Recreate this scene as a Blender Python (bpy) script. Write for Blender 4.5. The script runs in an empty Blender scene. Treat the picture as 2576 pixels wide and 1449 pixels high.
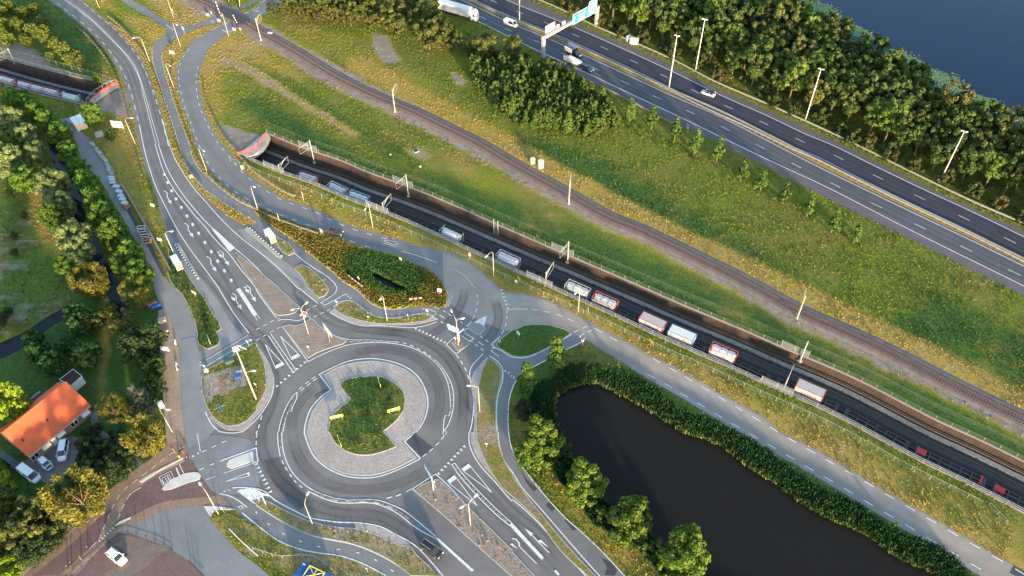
import bpy, bmesh, math, random
import numpy as np
from mathutils import Matrix, Vector
from mathutils.geometry import delaunay_2d_cdt, tessellate_polygon
random.seed(7); rng = np.random.default_rng(7)
C = bpy.context.scene.collection
SC = bpy.context.scene
PI = math.pi; R = math.radians

# ------------------------------------------------------------------ camera
CAMH = 146.95; FPX = 2074.8; PITCH = 0.830924; ROLL = 0.00854
cd = bpy.data.cameras.new('camera'); cam = bpy.data.objects.new('camera', cd); C.objects.link(cam)
cd.sensor_fit = 'HORIZONTAL'; cd.sensor_width = 36; cd.lens = 36*FPX/2576
cd.clip_start = 1; cd.clip_end = 12000
cam.matrix_world = Matrix.Translation((0, 0, CAMH)) @ Matrix.Rotation(PI/2-PITCH, 4, 'X') @ Matrix.Rotation(-ROLL, 4, 'Z')
SC.camera = cam
# ------------------------------------------------------------------ light
w = bpy.data.worlds.new('World'); SC.world = w; w.use_nodes = True
nt = w.node_tree; sky = nt.nodes.new('ShaderNodeTexSky'); sky.sky_type = 'NISHITA'; sky.sun_disc = False
SUN_EL = R(8.0); SUN_AZ = R(158)      # azimuth clockwise from +Y
sky.sun_elevation = SUN_EL; sky.sun_rotation = SUN_AZ
sky.altitude = 0; sky.air_density = 1.0; sky.dust_density = 0.6; sky.ozone_density = 1.0
nt.links.new(sky.outputs[0], nt.nodes['Background'].inputs[0]); nt.nodes['Background'].inputs[1].default_value = 0.15
sd = bpy.data.lights.new('sun', 'SUN'); sun = bpy.data.objects.new('sun', sd); C.objects.link(sun)
sd.energy = 3.1; sd.angle = R(3.0); sd.color = (1.0, 0.76, 0.50)
sdir = Vector((math.sin(SUN_AZ)*math.cos(SUN_EL), math.cos(SUN_AZ)*math.cos(SUN_EL), math.sin(SUN_EL)))
sun.rotation_euler = sdir.to_track_quat('Z', 'Y').to_euler(); sun.location = (60, -100, 90)
SC.view_settings.view_transform = 'Standard'; SC.view_settings.look = 'None'
SC.view_settings.gamma = 1; SC.view_settings.exposure = 2.08; SC.view_settings.use_curve_mapping = False

# ------------------------------------------------------------------ survey: photo points to metres on the ground
def W(x, y, z=0.0):
    dx, dy = x-1288, y-724.5
    c, s = math.cos(ROLL), math.sin(ROLL)
    dx, dy = c*dx-s*dy, s*dx+c*dy
    a, b = dx/FPX, dy/FPX
    ct, st = math.cos(PITCH), math.sin(PITCH)
    t = (CAMH-z)/(st+b*ct)
    return (a*t, (ct-b*st)*t)
ROWY = (0, 362.57, 725.14, 1086.43)
def px(s):
    out = []; c = r = None
    for tk in s.split():
        if ',' not in tk:
            if tk == 'O': c = None
            else: c, r = int(tk[0]), int(tk[1])
            continue
        x, y = (float(v) for v in tk.split(','))
        if c is None: out.append((x, y))
        else: out.append((c*644+x/3.997, ROWY[r]+y/3.997))
    return out
def P(s, z=0.0):
    return [W(x, y, z) for x, y in px(s)]
def smooth(p, closed=False, step=1.5):
    """Catmull-Rom through p"""
    p = [np.array(q[:2], float) for q in p]; n = len(p)
    if n < 3: return [tuple(q) for q in p]
    out = []
    rngi = range(n if closed else n-1)
    for i in rngi:
        a, b = p[i], p[(i+1) % n]
        pm = p[i-1] if (closed or i > 0) else a*2-b
        pn = p[(i+2) % n] if (closed or i < n-2) else b*2-a
        L = np.linalg.norm(b-a); k = max(1, int(L/step))
        d1 = (b-pm)/max(1e-6, np.linalg.norm(b-pm))*L; d2 = (pn-a)/max(1e-6, np.linalg.norm(pn-a))*L
        for j in range(k):
            t = j/k; t2, t3 = t*t, t*t*t
            q = (2*t3-3*t2+1)*a+(t3-2*t2+t)*d1+(-2*t3+3*t2)*b+(t3-t2)*d2
            out.append(tuple(q))
    if not closed: out.append(tuple(p[-1]))
    return out
def S(s, z=0.0, step=1.5): return smooth(P(s, z), False, step)
def SCL(s, z=0.0): return smooth(P(s, z), True)
def poly(*segs):
    """segments given as strings (smoothed) or 'L'-prefixed (kept straight)"""
    out = []
    for s in segs:
        if s.startswith('L '): out += P(s[2:])
        elif s.startswith('~'): out += S(s[1:])[::-1]
        else: out += S(s)
    return out
def cum(p):
    p = np.array(p)[:, :2]; d = np.r_[0, np.cumsum(np.linalg.norm(np.diff(p, axis=0), axis=1))]
    return p, d
def at(p, s):
    q, d = cum(p); s = min(max(s, 0), d[-1])
    return np.array([np.interp(s, d, q[:, 0]), np.interp(s, d, q[:, 1])])
def resample(p, a, b, step=1.0):
    q, d = cum(p); a = max(a, 0); b = min(b, d[-1]); n = max(1, int(math.ceil((b-a)/step)))
    ss = np.linspace(a, b, n+1)
    return [(float(np.interp(s, d, q[:, 0])), float(np.interp(s, d, q[:, 1]))) for s in ss]
def offset(p, d):
    """to the left of travel when d > 0"""
    q = np.array(p)[:, :2]; t = np.gradient(q, axis=0); t /= np.maximum(1e-9, np.linalg.norm(t, axis=1))[:, None]
    n = np.c_[-t[:, 1], t[:, 0]]
    if np.ndim(d): d = np.array(d)[:, None]
    return [tuple(v) for v in q+n*d]
def extend(p, a=0, b=0):
    p = [np.array(q[:2]) for q in p]
    if a: v = p[0]-p[1]; p.insert(0, p[0]+v/np.linalg.norm(v)*a)
    if b: v = p[-1]-p[-2]; p.append(p[-1]+v/np.linalg.norm(v)*b)
    return [tuple(q) for q in p]
def inside(pts, pg):
    pts = np.asarray(pts, float); pg = np.asarray(pg, float)[:, :2]
    x, y = pts[:, 0], pts[:, 1]; res = np.zeros(len(pts), bool)
    bx = (x > pg[:, 0].min()) & (x < pg[:, 0].max()) & (y > pg[:, 1].min()) & (y < pg[:, 1].max())
    xi, yi = x[bx], y[bx]; r = np.zeros(len(xi), bool)
    j = len(pg)-1
    for i in range(len(pg)):
        x1, y1 = pg[i]; x2, y2 = pg[j]
        if y1 != y2:
            cnd = ((y1 > yi) != (y2 > yi)) & (xi < (x2-x1)*(yi-y1)/(y2-y1)+x1)
            r ^= cnd
        j = i
    res[bx] = r
    return res
def distpl(pts, pl, closed=False):
    pts = np.asarray(pts, float); pl = np.asarray(pl, float)[:, :2]
    if closed: pl = np.vstack([pl, pl[:1]])
    best = np.full(len(pts), 1e9)
    for a, b in zip(pl[:-1], pl[1:]):
        ab = b-a; L = (ab**2).sum()
        if L < 1e-9: continue
        t = np.clip(((pts-a)@ab)/L, 0, 1)
        d = np.hypot(*(pts-(a+t[:, None]*ab)).T)
        best = np.minimum(best, d)
    return best

# ------------------------------------------------------------------ materials
MATS = {}
def nodes(name):
    m = bpy.data.materials.new(name); m.use_nodes = True
    n = m.node_tree.nodes; l = m.node_tree.links; b = n['Principled BSDF']
    return m, n, l, b
def mixc(n, l, fac, a, b, mode='MIX'):
    x = n.new('ShaderNodeMix'); x.data_type = 'RGBA'; x.blend_type = mode
    for k, v in ((0, fac), (6, a), (7, b)):
        if hasattr(v, 'links') or isinstance(v, bpy.types.NodeSocket): l.new(v, x.inputs[k])
        elif k == 0: x.inputs[0].default_value = v
        else: x.inputs[k].default_value = (*v[:3], 1)
    return x.outputs[2]
def ramp(n, l, src, stops):
    r = n.new('ShaderNodeValToRGB'); l.new(src, r.inputs[0]); e = r.color_ramp.elements
    while len(e) > len(stops): e.remove(e[-1])
    while len(e) < len(stops): e.new(1)
    for i, (p, c) in enumerate(stops):
        e[i].position = p; e[i].color = (c, c, c, 1) if not hasattr(c, '__len__') else (*c[:3], 1)
    return r.outputs[0]
def noise(n, l, scale, detail=3, rough=.55, vec=None, dim='3D'):
    t = n.new('ShaderNodeTexNoise'); t.inputs['Scale'].default_value = scale
    t.inputs['Detail'].default_value = detail; t.inputs['Roughness'].default_value = rough
    if vec is None:
        g = n.get('geo') or n.new('ShaderNodeNewGeometry'); g.name = 'geo'; vec = g.outputs['Position']
    l.new(vec, t.inputs['Vector'])
    return t.outputs[0]
def simple(name, col, rough=.6, metal=0.0, var=.12, scale=1.5, emis=None, spec=.4, local=True):
    """paint / plastic / metal with a little uneven wear"""
    if name in MATS: return MATS[name]
    m, n, l, b = nodes(name)
    tc = n.new('ShaderNodeTexCoord')
    f = noise(n, l, scale, 4, .6, tc.outputs['Object'] if local else None)
    v = ramp(n, l, f, [(.3, 0.0), (.7, 1.0)])
    lo = tuple(c*(1-var) for c in col); hi = tuple(min(.95, c*(1+var*.6)) for c in col)
    l.new(mixc(n, l, v, lo, hi), b.inputs['Base Color'])
    b.inputs['Roughness'].default_value = rough; b.inputs['Metallic'].default_value = metal
    b.inputs['Specular IOR Level'].default_value = spec
    if emis: b.inputs['Emission Color'].default_value = (*emis[:3], 1); b.inputs['Emission Strength'].default_value = emis[3]
    MATS[name] = m
    return m
def asphalt(name, col, tint=(1.05, 1.0, .97), contrast=.22, patch=.03):
    if name in MATS: return MATS[name]
    m, n, l, b = nodes(name)
    big = ramp(n, l, noise(n, l, patch, 4, .6), [(.3, 0), (.7, 1)])
    mid = ramp(n, l, noise(n, l, .22, 5, .65), [(.25, 0), (.75, 1)])
    fine = ramp(n, l, noise(n, l, 3.2, 3, .8), [(.2, 0), (.8, 1)])
    a = tuple(c*(1-contrast) for c in col); c2 = tuple(c*t*(1+contrast*.5) for c, t in zip(col, tint))
    x = mixc(n, l, big, a, c2)
    x = mixc(n, l, mid, x, tuple(c*1.18 for c in col)) if False else x
    mm = n.new('ShaderNodeMath'); mm.operation = 'MULTIPLY_ADD'; l.new(mid, mm.inputs[0]); mm.inputs[1].default_value = .24; mm.inputs[2].default_value = .82
    m2 = n.new('ShaderNodeMath'); m2.operation = 'MULTIPLY_ADD'; l.new(fine, m2.inputs[0]); m2.inputs[1].default_value = .22; m2.inputs[2].default_value = .9
    m3 = n.new('ShaderNodeMath'); m3.operation = 'MULTIPLY'; l.new(mm.outputs[0], m3.inputs[0]); l.new(m2.outputs[0], m3.inputs[1])
    x2 = n.new('ShaderNodeVectorMath'); x2.operation = 'SCALE'; l.new(x, x2.inputs[0]); l.new(m3.outputs[0], x2.inputs['Scale'])
    # hairline cracks
    vo = n.new('ShaderNodeTexVoronoi'); vo.feature = 'DISTANCE_TO_EDGE'; vo.inputs['Scale'].default_value = .09
    g = n.get('geo'); nz = n.new('ShaderNodeVectorMath'); nz.operation = 'ADD'
    wn = n.new('ShaderNodeTexNoise'); wn.inputs['Scale'].default_value = .35; wn.inputs['Detail'].default_value = 4; l.new(g.outputs['Position'], wn.inputs[0])
    sc = n.new('ShaderNodeVectorMath'); sc.operation = 'SCALE'; l.new(wn.outputs[1], sc.inputs[0]); sc.inputs['Scale'].default_value = 5
    l.new(g.outputs['Position'], nz.inputs[0]); l.new(sc.outputs[0], nz.inputs[1]); l.new(nz.outputs[0], vo.inputs['Vector'])
    ck = ramp(n, l, vo.outputs['Distance'], [(0.0, .35), (.006, 0)])
    ckm = n.new('ShaderNodeMath'); ckm.operation = 'MULTIPLY'; l.new(ck, ckm.inputs[0]); l.new(big, ckm.inputs[1])
    l.new(mixc(n, l, ckm.outputs[0], x2.outputs[0], (.02, .02, .022)), b.inputs['Base Color'])
    b.inputs['Roughness'].default_value = .85; b.inputs['Specular IOR Level'].default_value = .25
    bp = n.new('ShaderNodeBump'); bp.inputs['Strength'].default_value = .25; bp.inputs['Distance'].default_value = .02
    l.new(fine, bp.inputs['Height']); l.new(bp.outputs[0], b.inputs['Normal'])
    MATS[name] = m
    return m
def paving(name, col, mortar, sx=.9, sy=.45, rot=0.0, cobble=False, scale=2.2):
    if name in MATS: return MATS[name]
    m, n, l, b = nodes(name)
    g = n.new('ShaderNodeNewGeometry'); g.name = 'geo'
    mp = n.new('ShaderNodeMapping'); mp.inputs['Rotation'].default_value = (0, 0, rot); l.new(g.outputs['Position'], mp.inputs['Vector'])
    if cobble:
        v = n.new('ShaderNodeTexVoronoi'); v.inputs['Scale'].default_value = scale; v.feature = 'DISTANCE_TO_EDGE'; l.new(mp.outputs[0], v.inputs['Vector'])
        v2 = n.new('ShaderNodeTexVoronoi'); v2.inputs['Scale'].default_value = scale; l.new(mp.outputs[0], v2.inputs['Vector'])
        e = ramp(n, l, v.outputs['Distance'], [(.02, 0), (.10, 1)])
        hs = ramp(n, l, v2.outputs['Color'], [(.1, .85), (.9, 1.08)])
    else:
        v = n.new('ShaderNodeTexBrick'); v.inputs['Scale'].default_value = 1; v.inputs['Brick Width'].default_value = sx; v.inputs['Row Height'].default_value = sy
        v.inputs['Mortar Size'].default_value = .03; l.new(mp.outputs[0], v.inputs['Vector'])
        v.inputs['Color1'].default_value = (.8, .8, .8, 1); v.inputs['Color2'].default_value = (1.1, 1.1, 1.1, 1); v.inputs['Mortar'].default_value = (0, 0, 0, 1)
        e = ramp(n, l, v.outputs['Fac'], [(.0, 1), (.6, 0)]); hs = v.outputs['Color']
    big = ramp(n, l, noise(n, l, .12, 5, .7), [(.3, 0), (.7, 1)])
    c = mixc(n, l, big, tuple(k*.78 for k in col), tuple(k*1.15 for k in col))
    c = mixc(n, l, 1.0, c, hs, 'MULTIPLY')
    l.new(mixc(n, l, e, mortar, c), b.inputs['Base Color'])
    b.inputs['Roughness'].default_value = .85; b.inputs['Specular IOR Level'].default_value = .25
    bp = n.new('ShaderNodeBump'); bp.inputs['Strength'].default_value = .5; bp.inputs['Distance'].default_value = .05
    l.new(e, bp.inputs['Height']); l.new(bp.outputs[0], b.inputs['Normal'])
    MATS[name] = m
    return m
def ground_mat(name='grass_ground', blade=False):
    """albedo from the surveyed vegetation map (attribute 'veg': dry, lush, bare) broken up by noise"""
    if name in MATS: return MATS[name]
    m, n, l, b = nodes(name)
    at_ = n.new('ShaderNodeAttribute'); at_.attribute_name = 'veg'
    sp = n.new('ShaderNodeSeparateColor'); l.new(at_.outputs['Color'], sp.inputs[0])
    n1 = noise(n, l, .05, 4, .6)
    gq = n['geo']; mp = n.new('ShaderNodeMapping'); mp.inputs['Rotation'].default_value = (0, 0, R(31)); mp.inputs['Scale'].default_value = (.12, 1, 1); l.new(gq.outputs['Position'], mp.inputs['Vector'])
    na = noise(n, l, .35, 5, .7); nb = noise(n, l, .55, 5, .7, mp.outputs[0]); mq = n.new('ShaderNodeMath'); mq.operation = 'MULTIPLY_ADD'; l.new(na, mq.inputs[0]); mq.inputs[1].default_value = .5
    mh = n.new('ShaderNodeMath'); mh.operation = 'MULTIPLY'; l.new(nb, mh.inputs[0]); mh.inputs[1].default_value = .5; l.new(mh.outputs[0], mq.inputs[2]); n2 = mq.outputs[0]; n3 = noise(n, l, 1.8, 4, .75)
    def thr(sock, k):
        a = n.new('ShaderNodeMath'); a.operation = 'ADD'; l.new(sock, a.inputs[0]); l.new(n2, a.inputs[1])
        a2 = n.new('ShaderNodeMath'); a2.operation = 'ADD'; l.new(a.outputs[0], a2.inputs[0]); l.new(n1, a2.inputs[1])
        return ramp(n, l, a2.outputs[0], [(0, 0), (1, 1)]) if k is None else _r(a2.outputs[0], k)
    def _r(s, k):
        mr = n.new('ShaderNodeMapRange'); l.new(s, mr.inputs[0]); mr.inputs[1].default_value = k[0]; mr.inputs[2].default_value = k[1]; mr.clamp = True
        return mr.outputs[0]
    dry = thr(sp.outputs[0], (1.25, 1.75)); lush = thr(sp.outputs[1], (1.05, 1.6)); bare = thr(sp.outputs[2], (1.25, 1.55))
    base = mixc(n, l, _r(n3, (.3, .7)), (.150, .180, .016), (.250, .250, .028))
    base = mixc(n, l, lush, base, mixc(n, l, _r(n3, (.35, .65)), (.038, .086, .018), (.086, .146, .028)))
    base = mixc(n, l, dry, base, mixc(n, l, _r(n3, (.35, .65)), (.36, .235, .065), (.31, .25, .055)))
    base = mixc(n, l, bare, base, mixc(n, l, _r(n2, (.35, .65)), (.22, .175, .14), (.34, .28, .235)))
    if blade:
        ri = n.new('ShaderNodeAttribute'); ri.attribute_name = 'rnd'
        mv = n.new('ShaderNodeVectorMath'); mv.operation = 'SCALE'; l.new(base, mv.inputs[0])
        mr = n.new('ShaderNodeMapRange'); l.new(ri.outputs['Fac'], mr.inputs[0]); mr.inputs[3].default_value = .80; mr.inputs[4].default_value = 1.14
        l.new(mr.outputs[0], mv.inputs['Scale']); base = mv.outputs[0]
        b.inputs['Subsurface Weight'].default_value = 0
    l.new(base, b.inputs['Base Color']); b.inputs['Roughness'].default_value = .8; b.inputs['Specular IOR Level'].default_value = .15
    if not blade:
        bp = n.new('ShaderNodeBump'); bp.inputs['Strength'].default_value = .9; bp.inputs['Distance'].default_value = .25
        l.new(n3, bp.inputs['Height']); l.new(bp.outputs[0], b.inputs['Normal'])
    MATS[name] = m
    return m
def leaf_mat(name, c1, c2, c3=None):
    if name in MATS: return MATS[name]
    m, n, l, b = nodes(name)
    g = n.new('ShaderNodeNewGeometry'); tc = n.new('ShaderNodeTexCoord'); oi = n.new('ShaderNodeObjectInfo')
    f = noise(n, l, .9, 3, .6, tc.outputs['Object'])
    v = ramp(n, l, f, [(.35, 0), (.65, 1)])
    x = mixc(n, l, v, c1, c2)
    rn = n.new('ShaderNodeMapRange'); l.new(g.outputs['Random Per Island'], rn.inputs[0]); rn.inputs[3].default_value = .7; rn.inputs[4].default_value = 1.35
    ro = n.new('ShaderNodeMapRange'); l.new(oi.outputs['Random'], ro.inputs[0]); ro.inputs[3].default_value = .8; ro.inputs[4].default_value = 1.2
    mu = n.new('ShaderNodeMath'); mu.operation = 'MULTIPLY'; l.new(rn.outputs[0], mu.inputs[0]); l.new(ro.outputs[0], mu.inputs[1])
    if c3:
        rr = ramp(n, l, oi.outputs['Random'], [(.45, 0), (1.0, .8)]); x = mixc(n, l, rr, x, c3)
    s = n.new('ShaderNodeVectorMath'); s.operation = 'SCALE'; l.new(x, s.inputs[0]); l.new(mu.outputs[0], s.inputs['Scale'])
    l.new(s.outputs[0], b.inputs['Base Color']); b.inputs['Roughness'].default_value = .6; b.inputs['Specular IOR Level'].default_value = .25
    tr = n.new('ShaderNodeBsdfTranslucent'); l.new(s.outputs[0], tr.inputs[0]); mx = n.new('ShaderNodeMixShader'); mx.inputs[0].default_value = .22
    l.new(b.outputs[0], mx.inputs[1]); l.new(tr.outputs[0], mx.inputs[2]); l.new(mx.outputs[0], n['Material Output'].inputs[0])
    MATS[name] = m
    return m
def stain(name, col, strength=.5, edge=True, ns=.3):
    """a thin deposit on the road (rubber, dust, worn paint): uneven and feathered across its width"""
    if name in MATS: return MATS[name]
    m, n, l, b = nodes(name)
    uv = n.new('ShaderNodeUVMap'); uv.uv_map = 'UVMap'; sp = n.new('ShaderNodeSeparateXYZ'); l.new(uv.outputs[0], sp.inputs[0])
    f = ramp(n, l, noise(n, l, ns, 5, .7), [(.25, .25), (.75, 1)])
    if edge:
        a = n.new('ShaderNodeMath'); a.operation = 'ABSOLUTE'; l.new(sp.outputs[1], a.inputs[0])
        e = ramp(n, l, a.outputs[0], [(0, 1), (.45, .75), (1, 0)])
        mu = n.new('ShaderNodeMath'); mu.operation = 'MULTIPLY'; l.new(e, mu.inputs[0]); l.new(f, mu.inputs[1]); f = mu.outputs[0]
        en = ramp(n, l, sp.outputs[0], [(0, 0), (.15, 1), (.85, 1), (1, 0)])
        mu = n.new('ShaderNodeMath'); mu.operation = 'MULTIPLY'; l.new(en, mu.inputs[0]); l.new(f, mu.inputs[1]); f = mu.outputs[0]
    mu = n.new('ShaderNodeMath'); mu.operation = 'MULTIPLY'; l.new(f, mu.inputs[0]); mu.inputs[1].default_value = strength
    b.inputs['Base Color'].default_value = (*col, 1); b.inputs['Roughness'].default_value = .8
    l.new(mu.outputs[0], b.inputs['Alpha'])
    MATS[name] = m
    return m
def paint_mat():
    m, n, l, b = nodes('road_paint')
    f = ramp(n, l, noise(n, l, 1.3, 6, .8), [(.28, .45), (.5, 1)])
    l.new(f, b.inputs['Alpha']); b.inputs['Base Color'].default_value = (.72, .72, .70, 1); b.inputs['Roughness'].default_value = .6
    MATS['road_paint'] = m
    return m
def water_mat(name, col, bump=.3, scale=1.2, rough=.06):
    m, n, l, b = nodes(name); b.inputs['Specular IOR Level'].default_value = .3
    b.inputs['Base Color'].default_value = (*col, 1); b.inputs['Roughness'].default_value = rough; b.inputs['IOR'].default_value = 1.33
    f = noise(n, l, scale, 4, .6)
    bp = n.new('ShaderNodeBump'); bp.inputs['Strength'].default_value = bump; bp.inputs['Distance'].default_value = .1
    l.new(f, bp.inputs['Height']); l.new(bp.outputs[0], b.inputs['Normal'])
    MATS[name] = m
    return m
PAINT = paint_mat()
GM = ground_mat(); GB = ground_mat('grass_blades', True)
A_ROAD = asphalt('asphalt_road', (.196, .190, .192))
A_LIGHT = asphalt('asphalt_light', (.275, .28, .285))
A_MID = asphalt('asphalt_mid', (.21, .215, .222))
A_HW = asphalt('asphalt_highway', (.075, .080, .105), contrast=.12)
A_SH = asphalt('asphalt_shoulder', (.135, .125, .14), contrast=.12)
A_DARK = asphalt('asphalt_dark', (.055, .060, .085), contrast=.12)
A_PATCH = asphalt('asphalt_patch', (.085, .085, .10))
M_COB = paving('cobble', (.43, .38, .355), (.31, .275, .26), cobble=True, scale=2.0)
M_BRICKR = paving('red_brick_paving', (.205, .132, .128), (.15, .105, .10), .22*2, .11*2, rot=.7)
M_BRICKO = paving('orange_brick_paving', (.36, .24, .18), (.24, .17, .13), .44, .22, rot=.7)
M_TILE = paving('grey_paving', (.29, .28, .28), (.16, .15, .15), .6, .3, rot=.5)
M_CONC = simple('concrete', (.40, .38, .35), .85, local=False, scale=.6)
M_KERB = simple('kerb_stone', (.42, .39, .36), .85, local=False, scale=1.0)
M_WHITE = simple('white_metal', (.78, .76, .72), .45)
M_GALV = simple('galvanised_steel', (.52, .52, .52), .45, .5)
M_DARK = simple('dark_metal', (.03, .032, .035), .5)
M_RED = simple('red_paint', (.55, .04, .03), .5)
M_WOOD = simple('weathered_wood', (.20, .14, .09), .9)
M_RUST = simple('rusty_rail', (.20, .085, .055), .6, .3)
M_GRAVEL = None

# ------------------------------------------------------------------ object helpers
def link(o, parent=None):
    C.objects.link(o)
    if parent is not None: o.parent = parent
    return o
def tag(o, label=None, cat=None, group=None, kind=None):
    if label: o['label'] = label
    if cat: o['category'] = cat
    if group: o['group'] = group
    if kind: o['kind'] = kind
    return o
def thing(name, label, cat, loc=(0, 0, 0), rz=0.0, group=None):
    o = bpy.data.objects.new(name, None); C.objects.link(o); o.empty_display_size = .5
    o.location = loc; o.rotation_euler = (0, 0, rz)
    return tag(o, label, cat, group)
class MB:
    def __init__(s): s.v = []; s.f = []; s.m = []; s.k = 0
    def add(s, vs, fs, k=None):
        o = len(s.v); s.v += [tuple(v) for v in vs]; s.f += [tuple(i+o for i in f) for f in fs]; s.m += [s.k if k is None else k]*len(fs)
    def box(s, c, d, rz=0.0, k=None, top=1.0, rx=0.0):
        """centre c, size d; top = taper of the upper face"""
        hx, hy, hz = d[0]/2, d[1]/2, d[2]/2; vs = []
        for z in (-1, 1):
            t = top if z > 0 else 1
            for x, y in ((-1, -1), (1, -1), (1, 1), (-1, 1)):
                X, Y, Z = x*hx*t, y*hy*t, z*hz
                if rx: Y, Z = Y*math.cos(rx)-Z*math.sin(rx), Y*math.sin(rx)+Z*math.cos(rx)
                vs.append((c[0]+X*math.cos(rz)-Y*math.sin(rz), c[1]+X*math.sin(rz)+Y*math.cos(rz), c[2]+Z))
        s.add(vs, [(3, 2, 1, 0), (4, 5, 6, 7), (0, 1, 5, 4), (1, 2, 6, 5), (2, 3, 7, 6), (3, 0, 4, 7)], k)
    def tube(s, path, r, n=6, k=None, cap=True):
        path = [Vector(p) for p in path]; rs = r if hasattr(r, '__len__') else [r]*len(path); rings = []
        for i, p in enumerate(path):
            d = (path[min(i+1, len(path)-1)]-path[max(i-1, 0)]).normalized()
            u = d.cross(Vector((0, 0, 1))); u = u.normalized() if u.length > 1e-3 else Vector((1, 0, 0)); v = d.cross(u).normalized()
            rings.append([p+(u*math.cos(a)+v*math.sin(a))*rs[i] for a in (2*PI*j/n for j in range(n))])
        vs = [q for rg in rings for q in rg]; fs = []
        for i in range(len(path)-1):
            for j in range(n):
                fs.append((i*n+j, i*n+(j+1) % n, (i+1)*n+(j+1) % n, (i+1)*n+j))
        if cap: fs += [tuple(range(n))[::-1], tuple((len(path)-1)*n+j for j in range(n))]
        s.add(vs, fs, k)
    def prism(s, pl, z0, z1, k=None):
        n = len(pl); a = sum(pl[i][0]*pl[(i+1) % n][1]-pl[(i+1) % n][0]*pl[i][1] for i in range(n))
        if a < 0: pl = pl[::-1]
        s.add([(x, y, z0) for x, y in pl]+[(x, y, z1) for x, y in pl], [tuple(range(n))[::-1], tuple(range(n, 2*n))]+[(i, (i+1) % n, n+(i+1) % n, n+i) for i in range(n)], k)
    def loft(s, secs, k=None, cap=True, closed=True):
        n = len(secs[0]); vs = [p for q in secs for p in q]; fs = []
        for i in range(len(secs)-1):
            for j in range(n if closed else n-1): fs.append((i*n+j, i*n+(j+1) % n, (i+1)*n+(j+1) % n, (i+1)*n+j))
        if cap: fs += [tuple(range(n))[::-1], tuple((len(secs)-1)*n+j for j in range(n))]
        s.add(vs, fs, k)
    def ell(s, c, r, seg=10, ring=6, k=None):
        vs = [(c[0], c[1], c[2]-r[2])]; fs = []
        for i in range(1, ring):
            t = -PI/2+PI*i/ring
            for j in range(seg):
                a = 2*PI*j/seg; vs.append((c[0]+r[0]*math.cos(t)*math.cos(a), c[1]+r[1]*math.cos(t)*math.sin(a), c[2]+r[2]*math.sin(t)))
        vs.append((c[0], c[1], c[2]+r[2])); L = len(vs)-1
        for j in range(seg): fs.append((0, 1+(j+1) % seg, 1+j)); fs.append((L, L-seg+j, L-seg+(j+1) % seg))
        for i in range(ring-2):
            for j in range(seg): a = 1+i*seg; fs.append((a+j, a+(j+1) % seg, a+seg+(j+1) % seg, a+seg+j))
        s.add(vs, fs, k)
    def build(s, name, mats, parent=None, smoothf=False, bevel=0):
        me = bpy.data.meshes.new(name); me.from_pydata(s.v, [], s.f)
        for m in (mats if isinstance(mats, (list, tuple)) else [mats]): me.materials.append(m)
        if any(s.m): me.polygons.foreach_set('material_index', s.m)
        if smoothf: me.polygons.foreach_set('use_smooth', [True]*len(me.polygons))
        me.update(); o = bpy.data.objects.new(name, me)
        if bevel: md = o.modifiers.new('b', 'BEVEL'); md.width = bevel; md.segments = 2; md.limit_method = 'ANGLE'
        return link(o, parent)
def copy_tree(o, parent=None, name=None):
    c = o.copy(); C.objects.link(c)
    if parent is not None: c.parent = parent
    for ch in o.children: copy_tree(ch, c)
    return c
def tri(pl):
    return tessellate_polygon([[Vector((p[0], p[1], 0)) for p in pl]])
def sheet_add(mb, pl, z, k=None):
    fs = tri(pl); out = []
    for f in fs:
        a, b, c = (pl[i] for i in f)
        cr = (b[0]-a[0])*(c[1]-a[1])-(b[1]-a[1])*(c[0]-a[0])
        out.append(tuple(f) if cr > 0 else tuple(f)[::-1])
    mb.add([(p[0], p[1], z) for p in pl], out, k)
def sheet(name, pl, z, mat, parent=None, kind='structure'):
    mb = MB(); sheet_add(mb, pl, z); o = mb.build(name, mat, parent)
    if parent is None and kind: o['kind'] = kind
    return o
def raised(name, pl, h, top, kerb=None, kw=.18, z0=-.05, parent=None):
    """a kerbed island: top sheet, and a kerb ring standing round it"""
    n = len(pl); a = sum(pl[i][0]*pl[(i+1) % n][1]-pl[(i+1) % n][0]*pl[i][1] for i in range(n))
    if a < 0: pl = pl[::-1]
    mb = MB(); sheet_add(mb, pl, h-.02 if kerb else h, 0)
    mb.add([(p[0], p[1], z0) for p in pl]+[(p[0], p[1], h-.02 if kerb else h) for p in pl], [(i, (i+1) % n, n+(i+1) % n, n+i) for i in range(n)], 0)
    if kerb:
        q = np.array(pl); t = np.roll(q, -1, 0)-np.roll(q, 1, 0); t /= np.maximum(1e-6, np.linalg.norm(t, axis=1))[:, None]
        o_ = q+np.c_[t[:, 1], -t[:, 0]]*kw
        vs = [(x, y, h) for x, y in q]+[(x, y, h) for x, y in o_]+[(x, y, z0) for x, y in o_]
        vs += [(x, y, h-.08) for x, y in q]
        fs = []
        for i in range(n):
            j = (i+1) % n
            fs += [(i, n+i, n+j, j), (n+i, 2*n+i, 2*n+j, n+j), (3*n+i, i, j, 3*n+j)]
        mb.add(vs, fs, 1)
    o = mb.build(name, [top, kerb or top], parent)
    if parent is None: o['kind'] = 'structure'
    return o
def strip_add(mb, p, wd, z, k=None, uvs=None):
    """flat band along curve p, recording uv (u along 0..1, v across -1..1)"""
    q, d = cum(p); L = d[-1]; a = offset(p, wd/2); b = offset(p, -wd/2); n = len(q)
    z = z if hasattr(z, '__len__') else [z]*n
    mb.add([(*a[i], z[i]) for i in range(n)]+[(*b[i], z[i]) for i in range(n)], [(i, n+i, n+i+1, i+1) for i in range(n-1)], k)
    if uvs is not None:
        for i in range(n-1): uvs += [(d[i]/L, 1), (d[i]/L, -1), (d[i+1]/L, -1), (d[i+1]/L, 1)]
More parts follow.
